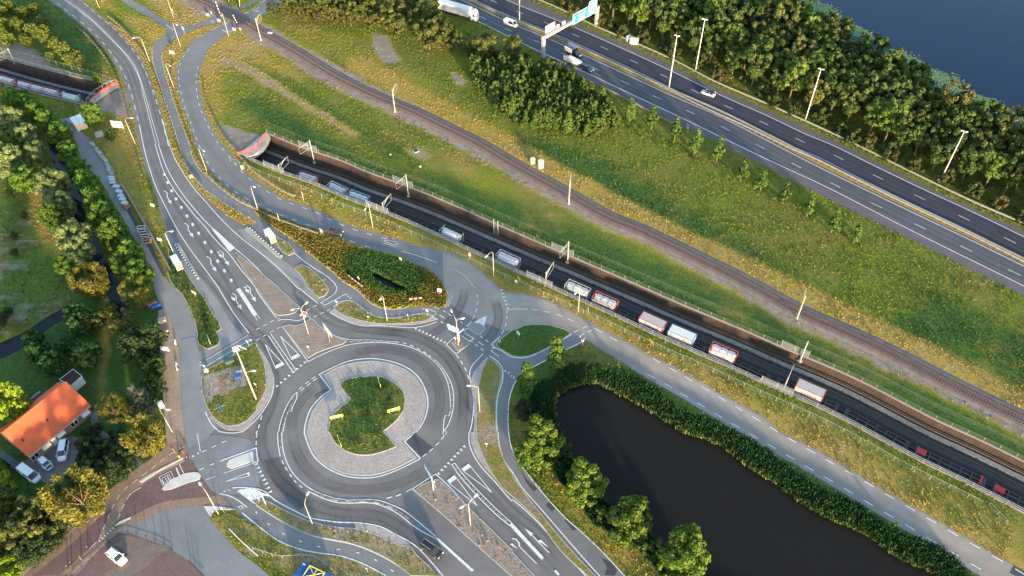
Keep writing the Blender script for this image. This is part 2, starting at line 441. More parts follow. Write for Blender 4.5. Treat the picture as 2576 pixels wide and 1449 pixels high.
def strips(name, items, z, mat, parent=None):
    mb = MB(); uv = []; zz = z
    for i, (p, wd) in enumerate(items): strip_add(mb, p, wd, zz+.0012*(i % 5), None, uv)
    o = mb.build(name, mat, parent); ul = o.data.uv_layers.new(name='UVMap')
    ul.data.foreach_set('uv', [c for u in uv for c in u])
    if parent is None: o['kind'] = 'structure'
    return o
# ------------------------------------------------------------------ main lines of the site (traced points, in metres)
near_c = S("O 560,372 644,407.6 709,435 791.6,462.7 856.7,492.7 924,517.7 1019,555 1091.8,587.8 1194,635 1297,682 1448,750 1550.7,796 1663,848 1723,874 1838,924 1932,967.8 2052,1020 2127,1056 2307,1154 2432,1214 2576,1288", step=3)
near_c = extend(near_c, 0, 60)
near_c = near_c[2:]
TQ, TD = cum(near_c)
TW = 11.3
def depth_at(x): return float(np.interp(x, [-75, -55, -20, 5, 30, 60, 110], [4.8, 4.6, 3.7, 3.1, 2.8, 2.5, 2.1]))
far_c = offset(near_c, TW)
portal_s = float(TD[np.argmin(np.hypot(*(TQ-np.array(W(612, 396))).T))])
# west trench, before the road deck
wnear = S("O -60,196 60,232 125,262 195,283 262,312", step=3)
wfar = offset(wnear, 0)
west_far = S("00 -300,500 0,575 150,620 400,690 700,765 900,810 1140,862", step=3)
# shape of each trench seen from above
trenchE = list(near_c)+list(far_c)[::-1]
west_near = S("O -75,238 0,262 60,285 120,300 195,326 236,352", step=3)
trenchW = offset(resample(west_far, 0, 1e9, 2.5), -TW)+list(west_far)[::-1]

pond = SCL("22 400,1230 400,1180 430,1110 490,1050 560,1010 650,980 760,960 880,965 1000,1010 1100,1060 1250,1150 1400,1250 1600,1370 1750,1449 33 -400,180 -200,340 0,480 200,620 400,740 600,860 800,960 1000,1060 1200,1190 1400,1290 1650,1420 O 2420,1520 2500,1620 2150,1640 1830,1560 1765,1475 1710,1410 1640,1358 1560,1300 1500,1240 1445,1180 1412,1110", -.6)
ditch = poly("O -60,880 0,858 60,832 100,805 140,780 172,765", "O 180,790 140,808 100,838 60,868 0,898 -60,925")
ditch2 = poly("O 118,350 140,420 180,480 190,560 215,610 250,680 270,740 300,800", "O 325,770 300,715 268,660 238,590 212,540 200,470 165,400 140,345")
lake = P("O 1960,-60")+S("O 1985,-10 2050,40 2130,85 2180,118 2250,150 2300,180 2360,225 2420,262 2480,300 2576,338 2700,400", step=4)+[(700, 180), (2500, 600), (2500, 3000), (-500, 3000), W(1960, -400)]
reedtri = SCL("O 870,650 900,635 960,640 1020,660 1060,690 1070,720 1040,735 1000,742 960,735 920,715 880,700")

# ------------------------------------------------------------------ vegetation map
DEF = (.30, .36, .05)
ZONES = [
 # meadow west, paddock
 (P("O -200,470 40,480 90,560 150,660 175,740 160,775 90,810 0,860 -200,940"), (.20, .50, .22), 6),
 (P("O -200,200 0,230 120,330 190,470 260,640 300,740 180,760 100,560 40,470 -200,440"), (.25, .55, .1), 6),
 (P("O 60,480 120,490 190,640 170,680 110,600"), (.8, .15, .1), 3),
 # gardens
 (P("O -300,900 0,880 160,800 190,740 300,760 400,740 410,900 420,1080 450,1150 300,1250 100,1449 -300,1700"), (.05, .95, .0), 5),
 (P("O 255,780 285,790 270,900 262,1040 252,1040 250,900 245,830"), (.75, .3, .1), 4),
 (P("O 270,740 300,745 310,800 285,830 262,800"), (.9, .2, .3), 4),
 # north west slopes
 (P("O -200,-100 170,-40 250,110 330,260 0,190 -200,160"), (.2, .6, .1), 6),
 (P("O 0,90 60,110 110,150 180,190 120,200 40,170 0,150"), (.25, .2, .75), 5),
 # verge between street and main road, north
 (P("O 200,210 300,190 345,350 370,520 440,680 520,840 500,860 400,640 330,520 290,470 250,330"), (.62, .3, .05), 5),
 (P("O 250,160 300,190 330,300 318,330 260,220"), (.75, .15, .1), 4),
 # around the level crossing
 (P("O 200,0 410,60 430,90 380,120 330,60 240,-30"), (.7, .15, .05), 4),
 (P("O 330,-30 560,-20 520,60 440,66 390,20"), (.72, .1, .25), 4),
 (P("O 395,130 480,75 560,55 540,80 470,120 430,200 410,170"), (.72, .3, .1), 3),
 (P("O 520,130 560,95 610,80 680,140 760,200 640,190 560,180 510,200"), (.75, .1, .2), 6),
 (P("O 505,190 560,180 580,260 560,300 530,290 510,240"), (.78, .1, .05), 5),
 # field between slip road and railway
 (P("O 560,180 700,180 900,280 1100,370 1040,460 900,450 700,340 560,310"), (.32, .30, .0), 8),
 (P("O 600,260 700,330 900,430 1000,470 940,420 760,310 640,240"), (.18, .75, .0), 6),
 (P("O 620,150 780,240 950,340 1080,400 1040,420 900,340 740,250 600,175"), (.2, .62, .0), 6),
 (P("O 560,140 640,170 760,250 900,335 890,345 750,262 620,185 550,160"), (.85, .1, .45), 1.5),
 (P("O 1015,375 1055,370 1095,395 1060,405 1030,390"), (.7, .1, .6), 2),
 # mown field
 (P("O 1090,385 1200,420 1380,490 1600,610 1850,730 2100,860 2350,990 2600,1110 2600,1170 2350,1060 2000,890 1700,740 1420,610 1150,510 1030,450"), (.38, .50, .1), 8),
 (P("O 1110,380 1230,425 1350,470 1330,500 1200,470 1080,420"), (.50, .28, .15), 6),
 (P("O 1060,430 1250,500 1500,600 1750,710 2100,880 2500,1070 2500,1100 2100,920 1700,740 1400,620 1100,500"), (.22, .72, .0), 5),
 # green hem above the trench
 (P("O 680,342 900,410 1140,495 1400,600 1700,740 2000,880 2576,1130 2576,1155 2000,905 1650,730 1400,625 1140,515 900,430 690,355"), (.12, 1.0, .0), 2),
 # rough field beside the motorway
 (P("O 1030,100 1180,170 1300,290 1560,420 1900,600 2250,800 2600,990 2600,1010 2200,830 1800,640 1500,490 1250,390 1000,250 760,140 700,40"), (.30, .42, .05), 10),
 (P("O 1300,340 1560,430 1700,520 1900,650 2150,800 2300,850 2200,880 1950,750 1700,640 1500,520 1340,440"), (.15, .85, .0), 8),
 (P("O 2350,740 2600,870 2600,1000 2400,900 2250,820"), (.18, .75, .0), 8),
 (P("O 700,60 900,90 1020,170 1180,270 1300,330 1290,350 1100,270 900,170 720,100"), (.45, .3, .0), 8),
 (P("O 830,150 1000,240 1150,320 1300,400 1290,410 1100,320 900,220 800,160"), (.2, .75, .0), 4),
 (P("O 935,85 970,90 990,130 1010,155 970,160 945,130"), (.6, .1, .9), 2),
 (P("O 1130,180 1160,190 1175,215 1150,215"), (.6, .1, .8), 2),
 # verge between slip road and trench
 (P("O 640,420 800,480 960,545 1140,610 1300,680 1250,700 1100,620 950,570 830,520 700,470"), (.50, .28, .1), 3),
 (P("O 640,430 720,475 850,530 980,590 960,580 830,515 740,470"), (.80, .05, .0), 2),
 (P("O 1260,690 1450,760 1650,860 1850,960 2100,1080 2576,1330 2576,1440 2300,1290 1900,1060 1640,900 1450,800"), (.50, .38, .1), 4),
 (P("O 1700,930 1800,975 2000,1080 2250,1210 2500,1340 2500,1400 2200,1240 1900,1060 1750,970"), (.58, .40, .05), 4),
 # pond bank
 (P("O 1240,880 1420,850 1500,900 1620,950 1700,1010 1900,1140 2250,1320 2500,1449 2200,1449 1800,1180 1500,990 1380,1040 1370,1100 1500,1250 1560,1449 1480,1449 1400,1250 1290,1100 1290,960"), (.30, .65, .0), 4),
 (P("O 1285,1000 1310,1080 1400,1250 1560,1449 1640,1449 1500,1250 1380,1120 1310,1010"), (.60, .25, .1), 3),
 (P("O 1250,850 1330,820 1400,835 1340,880 1290,900"), (.15, .9, .0), 3),
 # dark dug plots in front of the decks
 (P("O 545,305 610,330 662,345 668,352 640,372 610,392 590,380 560,340"), (.15, .0, .95), 1),
 (P("O 302,222 320,230 328,290 315,300 280,285 240,268 262,245"), (.15, .0, .9), 1),
]
SPECIAL = []
def veg_at(pts):
    pts = np.asarray(pts, float); n = len(pts); v = np.tile(np.array(DEF), (n, 1))
    for pg, val, soft in ZONES:
        pg = np.array(pg)
        lo, hi = pg.min(0)-soft*2, pg.max(0)+soft*2
        k = np.where((pts[:, 0] > lo[0]) & (pts[:, 0] < hi[0]) & (pts[:, 1] > lo[1]) & (pts[:, 1] < hi[1]))[0]
        if not len(k): continue
        d = distpl(pts[k], pg, True); ins = inside(pts[k], pg); sd_ = np.where(ins, d, -d)
        wt = np.clip(sd_/soft+.5, 0, 1)[:, None]; v[k] = v[k]*(1-wt)+np.array(val)*wt
    for pl, r0, r1, val in SPECIAL:
        d = distpl(pts, pl); wt = np.clip((r1-d)/(r1-r0), 0, 1)[:, None]; v = v*(1-wt)+np.array(val)*wt
    return v
rail = extend(S("O 470,-12 498,2 545,24 623,62 654,82 744,133 844,194 944,244 1044,285 1144,334 1206,365 1288,414 1433,494 1538,553 1618,585 1788,668 1900,725 2006,784 2130,839 2252,896 2380,963 2576,1060", step=3), 60, 60)
R3R = S("00 2574,200 2390,290 2280,350 2180,420 2110,490 2050,600 2010,700 2000,800 2010,950 2040,1080 2090,1200 2150,1320 2230,1449 01 2330,110 2400,200 2480,290 2574,370 11 120,450 250,530 420,600 600,660 800,760 1000,840 1200,900 1420,960 1600,1020 1800,1060 1950,1100 2100,1170 2250,1270 2400,1400 12 2440,0 2510,40 22 50,45 200,75 400,140 600,240 720,310 900,410 1050,490 1200,570 1400,680 1600,780 1750,860 1900,940 2050,1040 2200,1120 2400,1230 2574,1330 33 100,0 300,90 500,190 700,310 900,430 1100,550 1300,670 1500,780 1700,890 1900,1010 2100,1130 2300,1250 2480,1350 2700,1480")
SPECIAL += [(rail, 3.2, 5.4, (.78, .08, .62)), (R3R, .8, 3.2, (.80, .08, .1)),
            (S("O 900,160 1060,250 1230,340 1440,455 1600,540 1800,640 2030,745 2300,880 2576,1020"), 1.8, 4.8, (.9, .05, .12))]

# ------------------------------------------------------------------ ground, one sheet with the trenches cut out and the water dug in
def build_ground():
    gx = np.arange(-290, 300, 1.7); gy = np.arange(34, 370, 1.7)
    X, Y = np.meshgrid(gx, gy); pts = np.c_[X.ravel(), Y.ravel()]; pts += rng.uniform(-.45, .45, pts.shape)
    keep = np.abs(pts[:, 0]) < .72*pts[:, 1]+75
    pts = pts[keep]
    fars = [(x*f, y*f+150) for f in (1,) for x in np.linspace(-3000, 3000, 13) for y in np.linspace(-3000, 3000, 13)]
    fars += [(x, y) for x in np.linspace(-600, 600, 13) for y in np.linspace(-300, 700, 11)]
    fars = [p for p in fars if not (-300 < p[0] < 310 and 20 < p[1] < 380)]
    rings = []
    edges = []
    cons = []
    for pg, closed in ((trenchE, 1), (trenchW, 1), (pond, 1), (ditch, 1), (ditch2, 1), (reedtri, 1)):
        q = resample(list(pg)+[pg[0]], 0, 1e9, 2.5)[:-1]
        o = len(cons); cons += q; edges += [(o+i, o+(i+1) % len(q)) for i in range(len(q))]; rings.append(q)
    cpt = np.array(cons)
    # keep grid points away from the constraint lines
    dmin = np.full(len(pts), 9.)
    for q in rings: dmin = np.minimum(dmin, distpl(pts, q, True))
    pts = pts[dmin > .7]
    allp = np.vstack([cpt, pts, np.array(fars)])
    vs, es, fs, ov, oe, of = delaunay_2d_cdt([Vector(p) for p in allp], edges, [], 0, 1e-4)
    V = np.array([tuple(v) for v in vs]); F = np.array([f for f in fs if len(f) == 3])
    cen = V[F].mean(1)
    F = F[~(inside(cen, rings[0]) | inside(cen, rings[1]))]
    Z = np.zeros(len(V))
    def sink(pg, lvl, bank, deep):
        d = distpl(V, pg, True); ins = inside(V, pg)
        zi = lvl-np.clip(d/1.5, 0, 1)*deep; zo = lvl*np.clip(1-d/bank, 0, 1)
        return np.where(ins | (d < .05), np.where(d < .05, lvl-.05, zi-.05), zo)
    Z = np.minimum(Z, sink(np.array(rings[2]), -.6, 3.0, 1.2)); Z = np.minimum(Z, sink(np.array(rings[3]), -.6, 1.5, .8)); Z = np.minimum(Z, sink(np.array(rings[4]), -.6, 1.2, .8))
    Z = np.minimum(Z, sink(np.array(rings[5]), -.5, 1.5, .6))
    il = inside(V, lake); dl = distpl(V, lake, True); Z = np.where(il, -.4-np.clip(dl/4, 0, 1)*1.2, np.minimum(Z, -.4*np.clip(1-dl/4, 0, 1)))
    near = (np.abs(V[:, 0]) < 320) & (V[:, 1] > 0) & (V[:, 1] < 400)
    me = bpy.data.meshes.new('ground'); me.from_pydata(np.c_[V, Z].tolist(), [], F.tolist())
    vg = np.tile(np.array(DEF), (len(V), 1)); vg[near] = veg_at(V[near])
    ca = me.color_attributes.new('veg', 'FLOAT_COLOR', 'POINT'); ca.data.foreach_set('color', np.c_[vg, np.ones(len(V))].ravel())
    me.materials.append(GM); o = bpy.data.objects.new('ground', me); link(o); o['kind'] = 'structure'
    return o
build_ground()
def grow(pg, d):
    a = np.array(pg); area = (a[:, 0]*np.roll(a[:, 1], -1)-np.roll(a[:, 0], -1)*a[:, 1]).sum()
    t = np.roll(a, -1, 0)-np.roll(a, 1, 0); t /= np.maximum(1e-6, np.linalg.norm(t, axis=1))[:, None]
    nrm = np.c_[t[:, 1], -t[:, 0]]*(1 if area > 0 else -1)
    return [tuple(p) for p in a+nrm*d]
WP = water_mat('pond_water', (.015, .013, .011), .25, .8, .10); WD = water_mat('ditch_water', (.015, .018, .022), .15, 1.0, .12)
WL = water_mat('lake_water', (.006, .022, .060), .35, .55, .12)
sheet('pond_water', grow(pond, .7), -.6, WP); sheet('ditch_water', grow(ditch, .3), -.58, WD); sheet('ditch_water', grow(ditch2, .3), -.57, WD)
sheet('ditch_water', grow(reedtri, -2.5), -.55, WD)
sheet('lake_water', lake, -.3, WL)

# ------------------------------------------------------------------ roads
R1L = S("O 60,-70 00 500,0 610,90 730,180 860,290 960,385 1060,500 1130,600 1190,700 1240,800 1275,900 1305,1000 1330,1100 1355,1200 1375,1300 1405,1449 01 1430,100 1470,250 1510,350 1560,480 1590,600 1620,720 1650,820")
R1R = S("O 150,-60 00 820,0 900,60 1000,150 1100,230 1190,310 1270,400 1340,480 1400,560 1450,650 1500,760 1540,870 1580,980 1610,1080 1640,1180 1670,1290 1710,1449 01 1730,60 1770,150 1810,230 1870,320 1950,420 2050,520 2150,610 2250,690 2350,760 2480,830")
B2L = S("O 250,-40 00 1210,0 1300,60 1400,120 1500,180 1600,240 1670,290 1692,330 1650,370 1580,410 1545,450 1530,500 1535,600 1560,700 1600,820 1640,950 1680,1080 1720,1200 1760,1320 1800,1449 01 1830,100 1870,200 1920,290 1980,380 2060,460 2150,520 2250,590 2350,650 2450,710 2574,790")
B2R_top = S("O 290,-40 00 1330,0 1450,70 1560,140 1660,200 1760,250 1850,270 1920,262 2040,220 2150,170 2300,110 2450,45 10 0,-25 150,-90")
B2R_mid = S("10 190,-60 0,20 00 2450,90 2330,150 2240,200 2130,250 2000,280 1900,320 1800,370 1700,430 1645,490 1622,560 1640,660 1670,780 1700,870 1740,1000 1780,1120 1820,1220 1860,1340 1900,1449 01 1930,110 1980,220 2050,300 2130,370 2230,450 2350,530 2450,590 2574,660 11 100,770 200,850 300,910 400,980")
R3L = S("10 300,-100 80,0 00 2574,85 2400,155 2350,200 2150,290 2060,340 1950,410 1880,490 1820,580 1780,680 1775,800 1790,900 1810,1000 1840,1100 1880,1200 1920,1320 1970,1449 01 2020,110 2060,190 2130,290 2200,370 2300,460 2400,530 2500,590 2574,620 11 90,665 230,730 340,770 470,820 600,860 720,910 850,950 980,1010 1110,1050 1250,1100 1400,1150 1500,1190 1650,1230 1780,1300 1850,1370 1890,1449 12 1925,80 1915,140 1890,200")
R3Rt = S("10 560,-100 330,0 300,40 200,100 60,160 0,190 00 2500,235")
sheet('street_north', R1L+R1R[::-1], .034, A_ROAD)
sheet('cycle_path_north', B2L+B2R_mid[::-1]+P("10 150,-90")+B2R_top[::-1][1:], .046, A_MID)
# R3 upper part and the rest are separate sheets of the same asphalt
def cut(pl, q0=None, q1=None):
    """part of a curve between the points nearest to q0 and q1"""
    a = np.array(pl); i = 0 if q0 is None else int(np.argmin(np.hypot(*(a-np.array(q0)).T))); j = len(a)-1 if q1 is None else int(np.argmin(np.hypot(*(a-np.array(q1)).T)))
    return pl[i:j+1] if i <= j else pl[j:i+1][::-1]
K1 = W(660, 461); K2 = W(1235, 728)
sheet('slip_road', R3Rt[:-1]+cut(R3R, None, K2)+cut(R3L, None, W(1122, 770))[::-1], .038, A_MID)
JJ = (S("01 1650,820 1690,920 1740,1000 1745,1100 1850,1250 1900,1340 1960,1449")+S("02 1975,0 2060,110 2130,250 2200,330 2225,410 2175,445 2215,530 2190,580 2080,620 2000,590")
  +S("02 1995,700 2025,860 2025,950 2000,1060 1900,1200 1850,1449")+S("03 1850,60 1870,130 1930,270 2020,430 2130,590 2230,650 2300,760 2380,800 2430,870 2574,950")
  +S("13 10,930 200,1080 400,1170 600,1215 850,1250 1060,1320 1200,1390 1310,1449")+P("O 1050,1600 1600,1600")+S("O 1555,1480 23 1130,1449 900,1200 700,1010 540,870 380,700 200,480 60,290 0,180")
  +S("12 2540,1449 2535,1300 2545,1130 2574,1020")+S("22 25,960 65,900 190,805 390,700 515,635 710,540 760,525 900,620 1020,690 1090,730 1200,810 1400,930 1600,1040 1800,1160 2000,1280 2200,1400 33 -120,85 0,170 200,290 400,400 600,520 800,640 1000,760 1200,880 1400,1000 1600,1120 1800,1230 2000,1360 2130,1449")
  +P("O 2560,1560 2760,1520")+cut(R3R, W(1180, 700), None)[::-1]+P("O 1120,760 1090,740")+S("O 1000,790 900,720 700,590 648,550 620,520 560,480 500,450"))
sheet('roundabout_asphalt', JJ, .030, A_ROAD)
# lane surfaces that differ in colour
EASTR = cut(R3R, W(1160, 615), None)
pondroad = [p for p in cut(R3R, W(1290, 735), None)]
PRL = S("22 600,440 650,490 760,525 900,620 1020,690 1090,730 1200,810 1400,930 1600,1040 1800,1160 2000,1280 2200,1400 33 0,170 200,290 400,400 600,520 800,640 1000,760 1200,880 1400,1000 1600,1120 1800,1230 2000,1360 2130,1449 2700,1780")
sheet('pond_road', cut(R3R, W(1140, 605), None)+PRL[::-1]+S("22 560,440 400,375 250,365 120,380 20,440 12 2480,420 2200,300 1980,180 1930,60 11 1890,1449"), .042, asphalt('asphalt_pond_road', (.355, .31, .275)))
sheet('lay_by', S("22 1000,690 1090,730 1200,810 1400,930 1600,1040 1800,1160 2000,1280 2200,1400 33 0,170 400,400 800,640 1200,880 1600,1120 2130,1449")+S("33 2160,1420 1640,1100 1230,855 830,615 430,375 30,145 22 2240,1360 2020,1240 1820,1120 1620,1000 1420,890 1230,775"), .050, asphalt('concrete_edge', (.33, .33, .34)))
# service street
STL = S("O 128,262 150,310 01 -20,-30 O 190,330 01 780,0 790,120 880,230 990,350 1050,430 1120,560 1210,700 1310,880 1430,1060 1470,1180 1550,1240 1545,1449 02 1600,130 1650,230 1700,300 1740,400 1770,500 1800,600 1800,750 1805,900 1820,1100 1835,1250 1850,1449 03 1862,60") if False else S("O 150,300 185,345 01 780,20 800,120 880,230 990,350 1050,430 1120,560 1210,700 1310,880 1430,1060 1480,1180 1540,1280 1550,1449 02 1600,130 1650,230 1700,300 1740,400 1770,500 1800,600 1800,750 1805,900 1820,1100 1835,1250 1850,1449 03 1862,60")
STR = S("O 172,298 225,350 01 1000,60 1080,170 1140,260 1165,370 1200,480 1280,680 1360,830 1450,970 1550,1130 1650,1330 1760,1449 02 1850,110 1910,230 1960,350 1985,500 1995,600 2000,700 2015,830 2030,950 2045,1060 2070,1150 2130,1290 2200,1400 03 2200,30 2050,200 1950,270")
sheet('service_street', STL+STR[::-1], .022, A_LIGHT)
sheet('street_lay_by', P("01 1280,680 1460,985 1640,1335 1672,1325 1500,960 1400,820 1300,650"), .062, A_PATCH)
sheet('street_patch', P("02 1815,520 1960,485 2000,640 2035,900 2040,1080 2130,1290 2190,1400 03 2060,80 1900,160 1865,60 02 1845,1300 1830,900"), .064, asphalt('asphalt_blue', (.27, .29, .315)))
sheet('west_arm', poly('03 1865,60 1870,130 1930,270 2020,430 2130,590 2230,650', '03 2300,640 2574,600', 'L 13 60,450', '13 50,380 20,280 0,180 -50,90', 'L 03 2420,60 2200,30'), .048, asphalt('asphalt_west', (.23, .245, .265)))
sheet('sandy_pavement', S("02 1590,230 1600,400 1608,600 1625,800 1635,1000 1650,1200 1665,1400")+S("03 1670,40 1680,120 1860,60 02 1850,1400 1830,1200 1812,1000 1803,800 1798,600 1760,440 1700,290 1650,200"), .066, paving('sandy_pavers', (.42, .32, .24), (.28, .21, .16), .6, .3))
sheet('lay_by_bricks', P("02 1600,330 1690,290 1710,440 1610,470"), .074, M_BRICKO)
# village street in red bricks
village = poly("03 2030,430 1930,270 1865,125 1850,40 1700,25 1675,115", "03 1650,170 1560,240 1330,400 1130,560 950,720 720,930 480,1160 150,1449 -100,1700", "L O -40,1560 80,1620", "03 560,1449 700,1340 880,1180 980,1090 1150,960 1320,860 1600,780 1900,740 2200,745 2330,790 2290,740 2230,650 2130,590")
sheet('village_street', village, .036, M_BRICKO)
sheet('village_carriageway', poly("03 1880,265 1810,330 1500,490 1310,620 1130,750 900,960 640,1200 330,1449", "03 600,1440 760,1300 960,1120 1160,950 1330,850 1600,720 1900,670 2100,655 2180,640 2130,590 2030,430 1930,275"), .046, M_BRICKR)
sheet('village_cycle_lane', poly("03 1140,750 1230,650 1300,610 1310,620 1240,740 1180,900 1100,1000 980,1100 1040,960 1100,830"), .056, M_BRICKO)
sheet('village_gutter', poly("03 1060,780 900,830 700,1000 450,1200 180,1449", "03 240,1449 480,1210 720,1010 930,840 1060,800"), .060, simple('gutter_concrete', (.36, .33, .31), .85, local=False, scale=.4))
sheet('pavement_base', P('03 1100,1010 1330,850 1600,770 1900,735 2200,740 2100,880 1900,800 1600,850 1400,930 1250,1010 900,1300 730,1449 560,1449 700,1330 980,1080'), .026, M_BRICKO)
LOT = poly("03 1270,960 1400,900 1600,820 1850,760 2050,750 2100,860 2200,950 2380,1180 2574,1330", "L O 760,1520 600,1560 100,1600", "L 03 740,1449 1200,990")
sheet('car_park_asphalt', LOT, .030, asphalt('asphalt_car_park', (.245, .26, .275)))
sheet('car_park_bricks', poly("03 760,1449 1200,1020 1400,1060 1650,1150 1740,1200", "03 1900,1300 2000,1400 2060,1449", "L O 560,1560 120,1600"), .046, M_BRICKR)
sheet('car_park_dirt', SCL("03 1210,1040 1350,1060 1560,1130 1700,1180 1560,1260 1500,1330 1300,1449 1000,1449 1250,1340 1290,1240 1200,1160 1130,1140 1240,1080"), .062, stain('dust', (.30, .26, .21), .75, False, .5))
# cobble aprons
sheet('apron_cobbles', poly("L 12 635,868", "12 640,865 750,810 900,745 1020,718 1155,708 1330,730 1500,790 1620,880 1690,990 1725,1100 1730,1170 1710,1280 1670,1370 1610,1449 13 1600,0 1560,45 1492,98", "L 13 1655,270", "13 1655,270 1500,350 1400,395 1280,440 1150,465 1000,463 880,440 740,380 600,270 540,170 490,30 12 485,1449 500,1350 540,1230 600,1150 680,1070 752,1024"), .055, A_LIGHT)
apron = poly("L 12 690,870", "12 700,868 760,830 900,775 1020,750 1155,738 1330,760 1480,815 1590,895 1660,1000 1695,1100 1700,1170 1680,1280 1640,1370 1580,1449 13 1570,0 1530,35 1460,95", "L 13 1600,262", "13 1590,265 1480,325 1390,365 1270,408 1150,432 1000,430 880,408 760,355 630,260 575,165 528,30 12 522,1449 535,1350 575,1240 630,1160 700,1085 775,1022")
raised('apron', apron, .14, M_COB, M_KERB)
cgreen = poly("12 855,950 930,920 1050,900 1220,890 1330,920 1420,980 1480,1050 1498,1130 1480,1230 1420,1320 1330,1400 1262,1449", "L 13 1285,10 1330,60", "L 13 1400,150", "13 1400,152 1300,190 1150,230 1000,225 900,190 800,110 740,0 12 735,1449 745,1350 800,1250 930,1150", "12 955,1110 920,1070 860,1000")
cob_i = [('cobble_band', poly("12 740,235 850,300 1000,352 1150,375 1350,370 1550,370 1700,348 1820,315", "12 1770,290 1700,330 1500,352 1300,358 1150,345 1000,310 880,270 790,205")),
 ('cobble_band', poly("12 1915,0 1980,0 1990,80 1960,160 1895,200", "12 1890,195 1920,130 1925,80 1912,20")),
 ('cobble_band', poly("12 2320,690 2260,760 2190,840 2165,900 2160,960 2190,1200 2185,1449 13 2155,0 2160,100 2200,220 2290,350 2400,470 2490,570", "13 2450,500 2330,330 2270,210 2230,90 2220,0 12 2218,1449 2222,1200 2240,1000 2280,820 2330,700")),
 ('cobble_band', poly("13 1000,925 1200,950 1400,1030 1550,1130 1560,1160", "13 1430,1140 1250,1055 1000,972")),
 ('cobble_band', poly("12 20,580 100,690 160,820 180,950 150,1080 70,1220 0,1290 02 2500,1395 2430,1432 2300,1430 2180,1370 2100,1300", "02 2130,1275 2200,1340 2300,1385 2400,1370 2480,1330 2574,1230 12 60,1100 100,1000 95,880 80,760 40,660 0,590"))]
for nm, pg in cob_i: raised(nm, pg, .10, M_COB, None)
# kerbed grass islands
ISL = {}
def island(key, pg, veg, kerb=M_KERB, h=.13):
    ISL[key] = (pg, veg); o = raised('verge_'+key, pg, h, GM, kerb)
    me = o.data; ca = me.color_attributes.new('veg', 'FLOAT_COLOR', 'POINT'); ca.data.foreach_set('color', np.tile(np.array((*veg, 1.)), (len(me.vertices), 1)).ravel())
island('centre', cgreen, (.38, .70, .05), h=.22)
E1 = cut(B2L, W(503, 300)); E2 = cut(R1R, W(480, 300))
island('north_strip', R1R[20:]+B2L[22:][::-1][0:-10] if False else cut(R1R, W(250, 60), None)+P("01 2500,815 2560,800")+cut(B2L, W(410, 110), None)[::-1], (.70, .25, .1), None, .06)
island('mid_strip', cut(B2R_mid, W(415, 130), W(644, 530))+cut(R3L, W(470, 130), W(655, 522))[::-1], (.75, .2, .05), None, .06)
tri_isl = poly("11 0,705 100,775 200,855 300,915 400,985 500,1075 600,1155 700,1235 800,1315 900,1405 990,1449 12 1050,50 1110,108 1180,165 1250,195 1330,210 1450,205 1550,185 1700,167 1770,180 1850,205", "12 1890,195 1920,130 1920,80 1905,20 11 1885,1449 1850,1375 1780,1305 1650,1238 1500,1198 1400,1158 1250,1108 1110,1058 980,1018 850,958 720,918 600,868 470,828 340,778 230,738 90,672 0,640")
ISL['tri'] = (tri_isl, (.68, .38, .0))
ringreed = reedtri
def island_hole(key, pg, hole, veg):
    pl = [tuple(p) for p in resample(pg+[pg[0]], 0, 1e9, 1.5)[:-1]]; hl = [tuple(p) for p in resample(hole+[hole[0]], 0, 1e9, 2)[:-1]]
    fs = tessellate_polygon([[Vector((*p, 0)) for p in pl], [Vector((*p, 0)) for p in hl]]); al = pl+hl
    mb = MB(); out = []
    for f in fs:
        a, b, c = (al[i] for i in f); cr = (b[0]-a[0])*(c[1]-a[1])-(b[1]-a[1])*(c[0]-a[0]); out.append(tuple(f) if cr > 0 else tuple(f)[::-1])
    mb.add([(*p, .10) for p in al], out); n = len(pl)
    mb.add([(*p, .10) for p in pl]+[(*p, -.05) for p in pl], [(i, (i+1) % n, n+(i+1) % n, n+i) for i in range(n)])
    o = mb.build('verge_'+key, [GM]); o['kind'] = 'structure'
    vg = veg_at([v.co[:2] for v in o.data.vertices])*0+np.array(veg)
    ca = o.data.color_attributes.new('veg', 'FLOAT_COLOR', 'POINT'); ca.data.foreach_set('color', np.c_[vg, np.ones(len(vg))].ravel())
island_hole('reeds', tri_isl, grow(reedtri, 1.0), (.68, .38, .0))
island('cycle_south', poly("12 790,195 850,145 920,130 980,138 1030,172 1090,222 1160,268 1240,298 1330,308 1440,303 1560,278 1680,258 1740,268 1768,290", "12 1700,328 1500,350 1300,356 1150,343 1000,308 880,268 790,208"), (.50, .52, .3))
island('bus_small', SCL("11 205,965 250,955 320,1000 385,1075 385,1095 330,1118 270,1080 215,1010"), (.4, .3, .3))
island('bus_large', poly("11 400,1240 450,1215 520,1240 620,1330 720,1449 12 725,15 715,45 690,75 630,95 590,60 550,10 11 530,1449 470,1340 400,1260"), (.5, .3, .25))
MED = paving('sandy_gravel', (.25, .20, .16), (.22, .18, .13), cobble=True, scale=1.2)
def median(key, pg, veg):
    island(key, pg, veg)
median('median_north', poly("L 01 2360,1085", "L 11 -5,1249 230,1449", "L 12 230,5 425,185", "12 420,215 395,240 330,262 270,268 225,272", "L 12 190,255 0,-10", "L 01 2400,1170"), (.42, .0, .78))
median('median_west', poly("L 12 275,392", "12 280,385 330,372 400,380 470,365 540,318 565,312", "12 575,320 650,398 750,465 850,512 905,533", "12 870,558 700,610 600,650 530,700"), (.46, .10, .72))
median('median_east', P("12 1975,548 2035,502 2152,560 2030,628"), (.5, .15, .6))
TEAR = poly("12 2140,402 2150,370 2190,350 2240,355 2285,380 2302,415 2260,450 2228,468")
raised('teardrop_island', TEAR, .12, simple('island_concrete', (.27, .25, .23), .9, local=False, scale=.5), M_KERB)
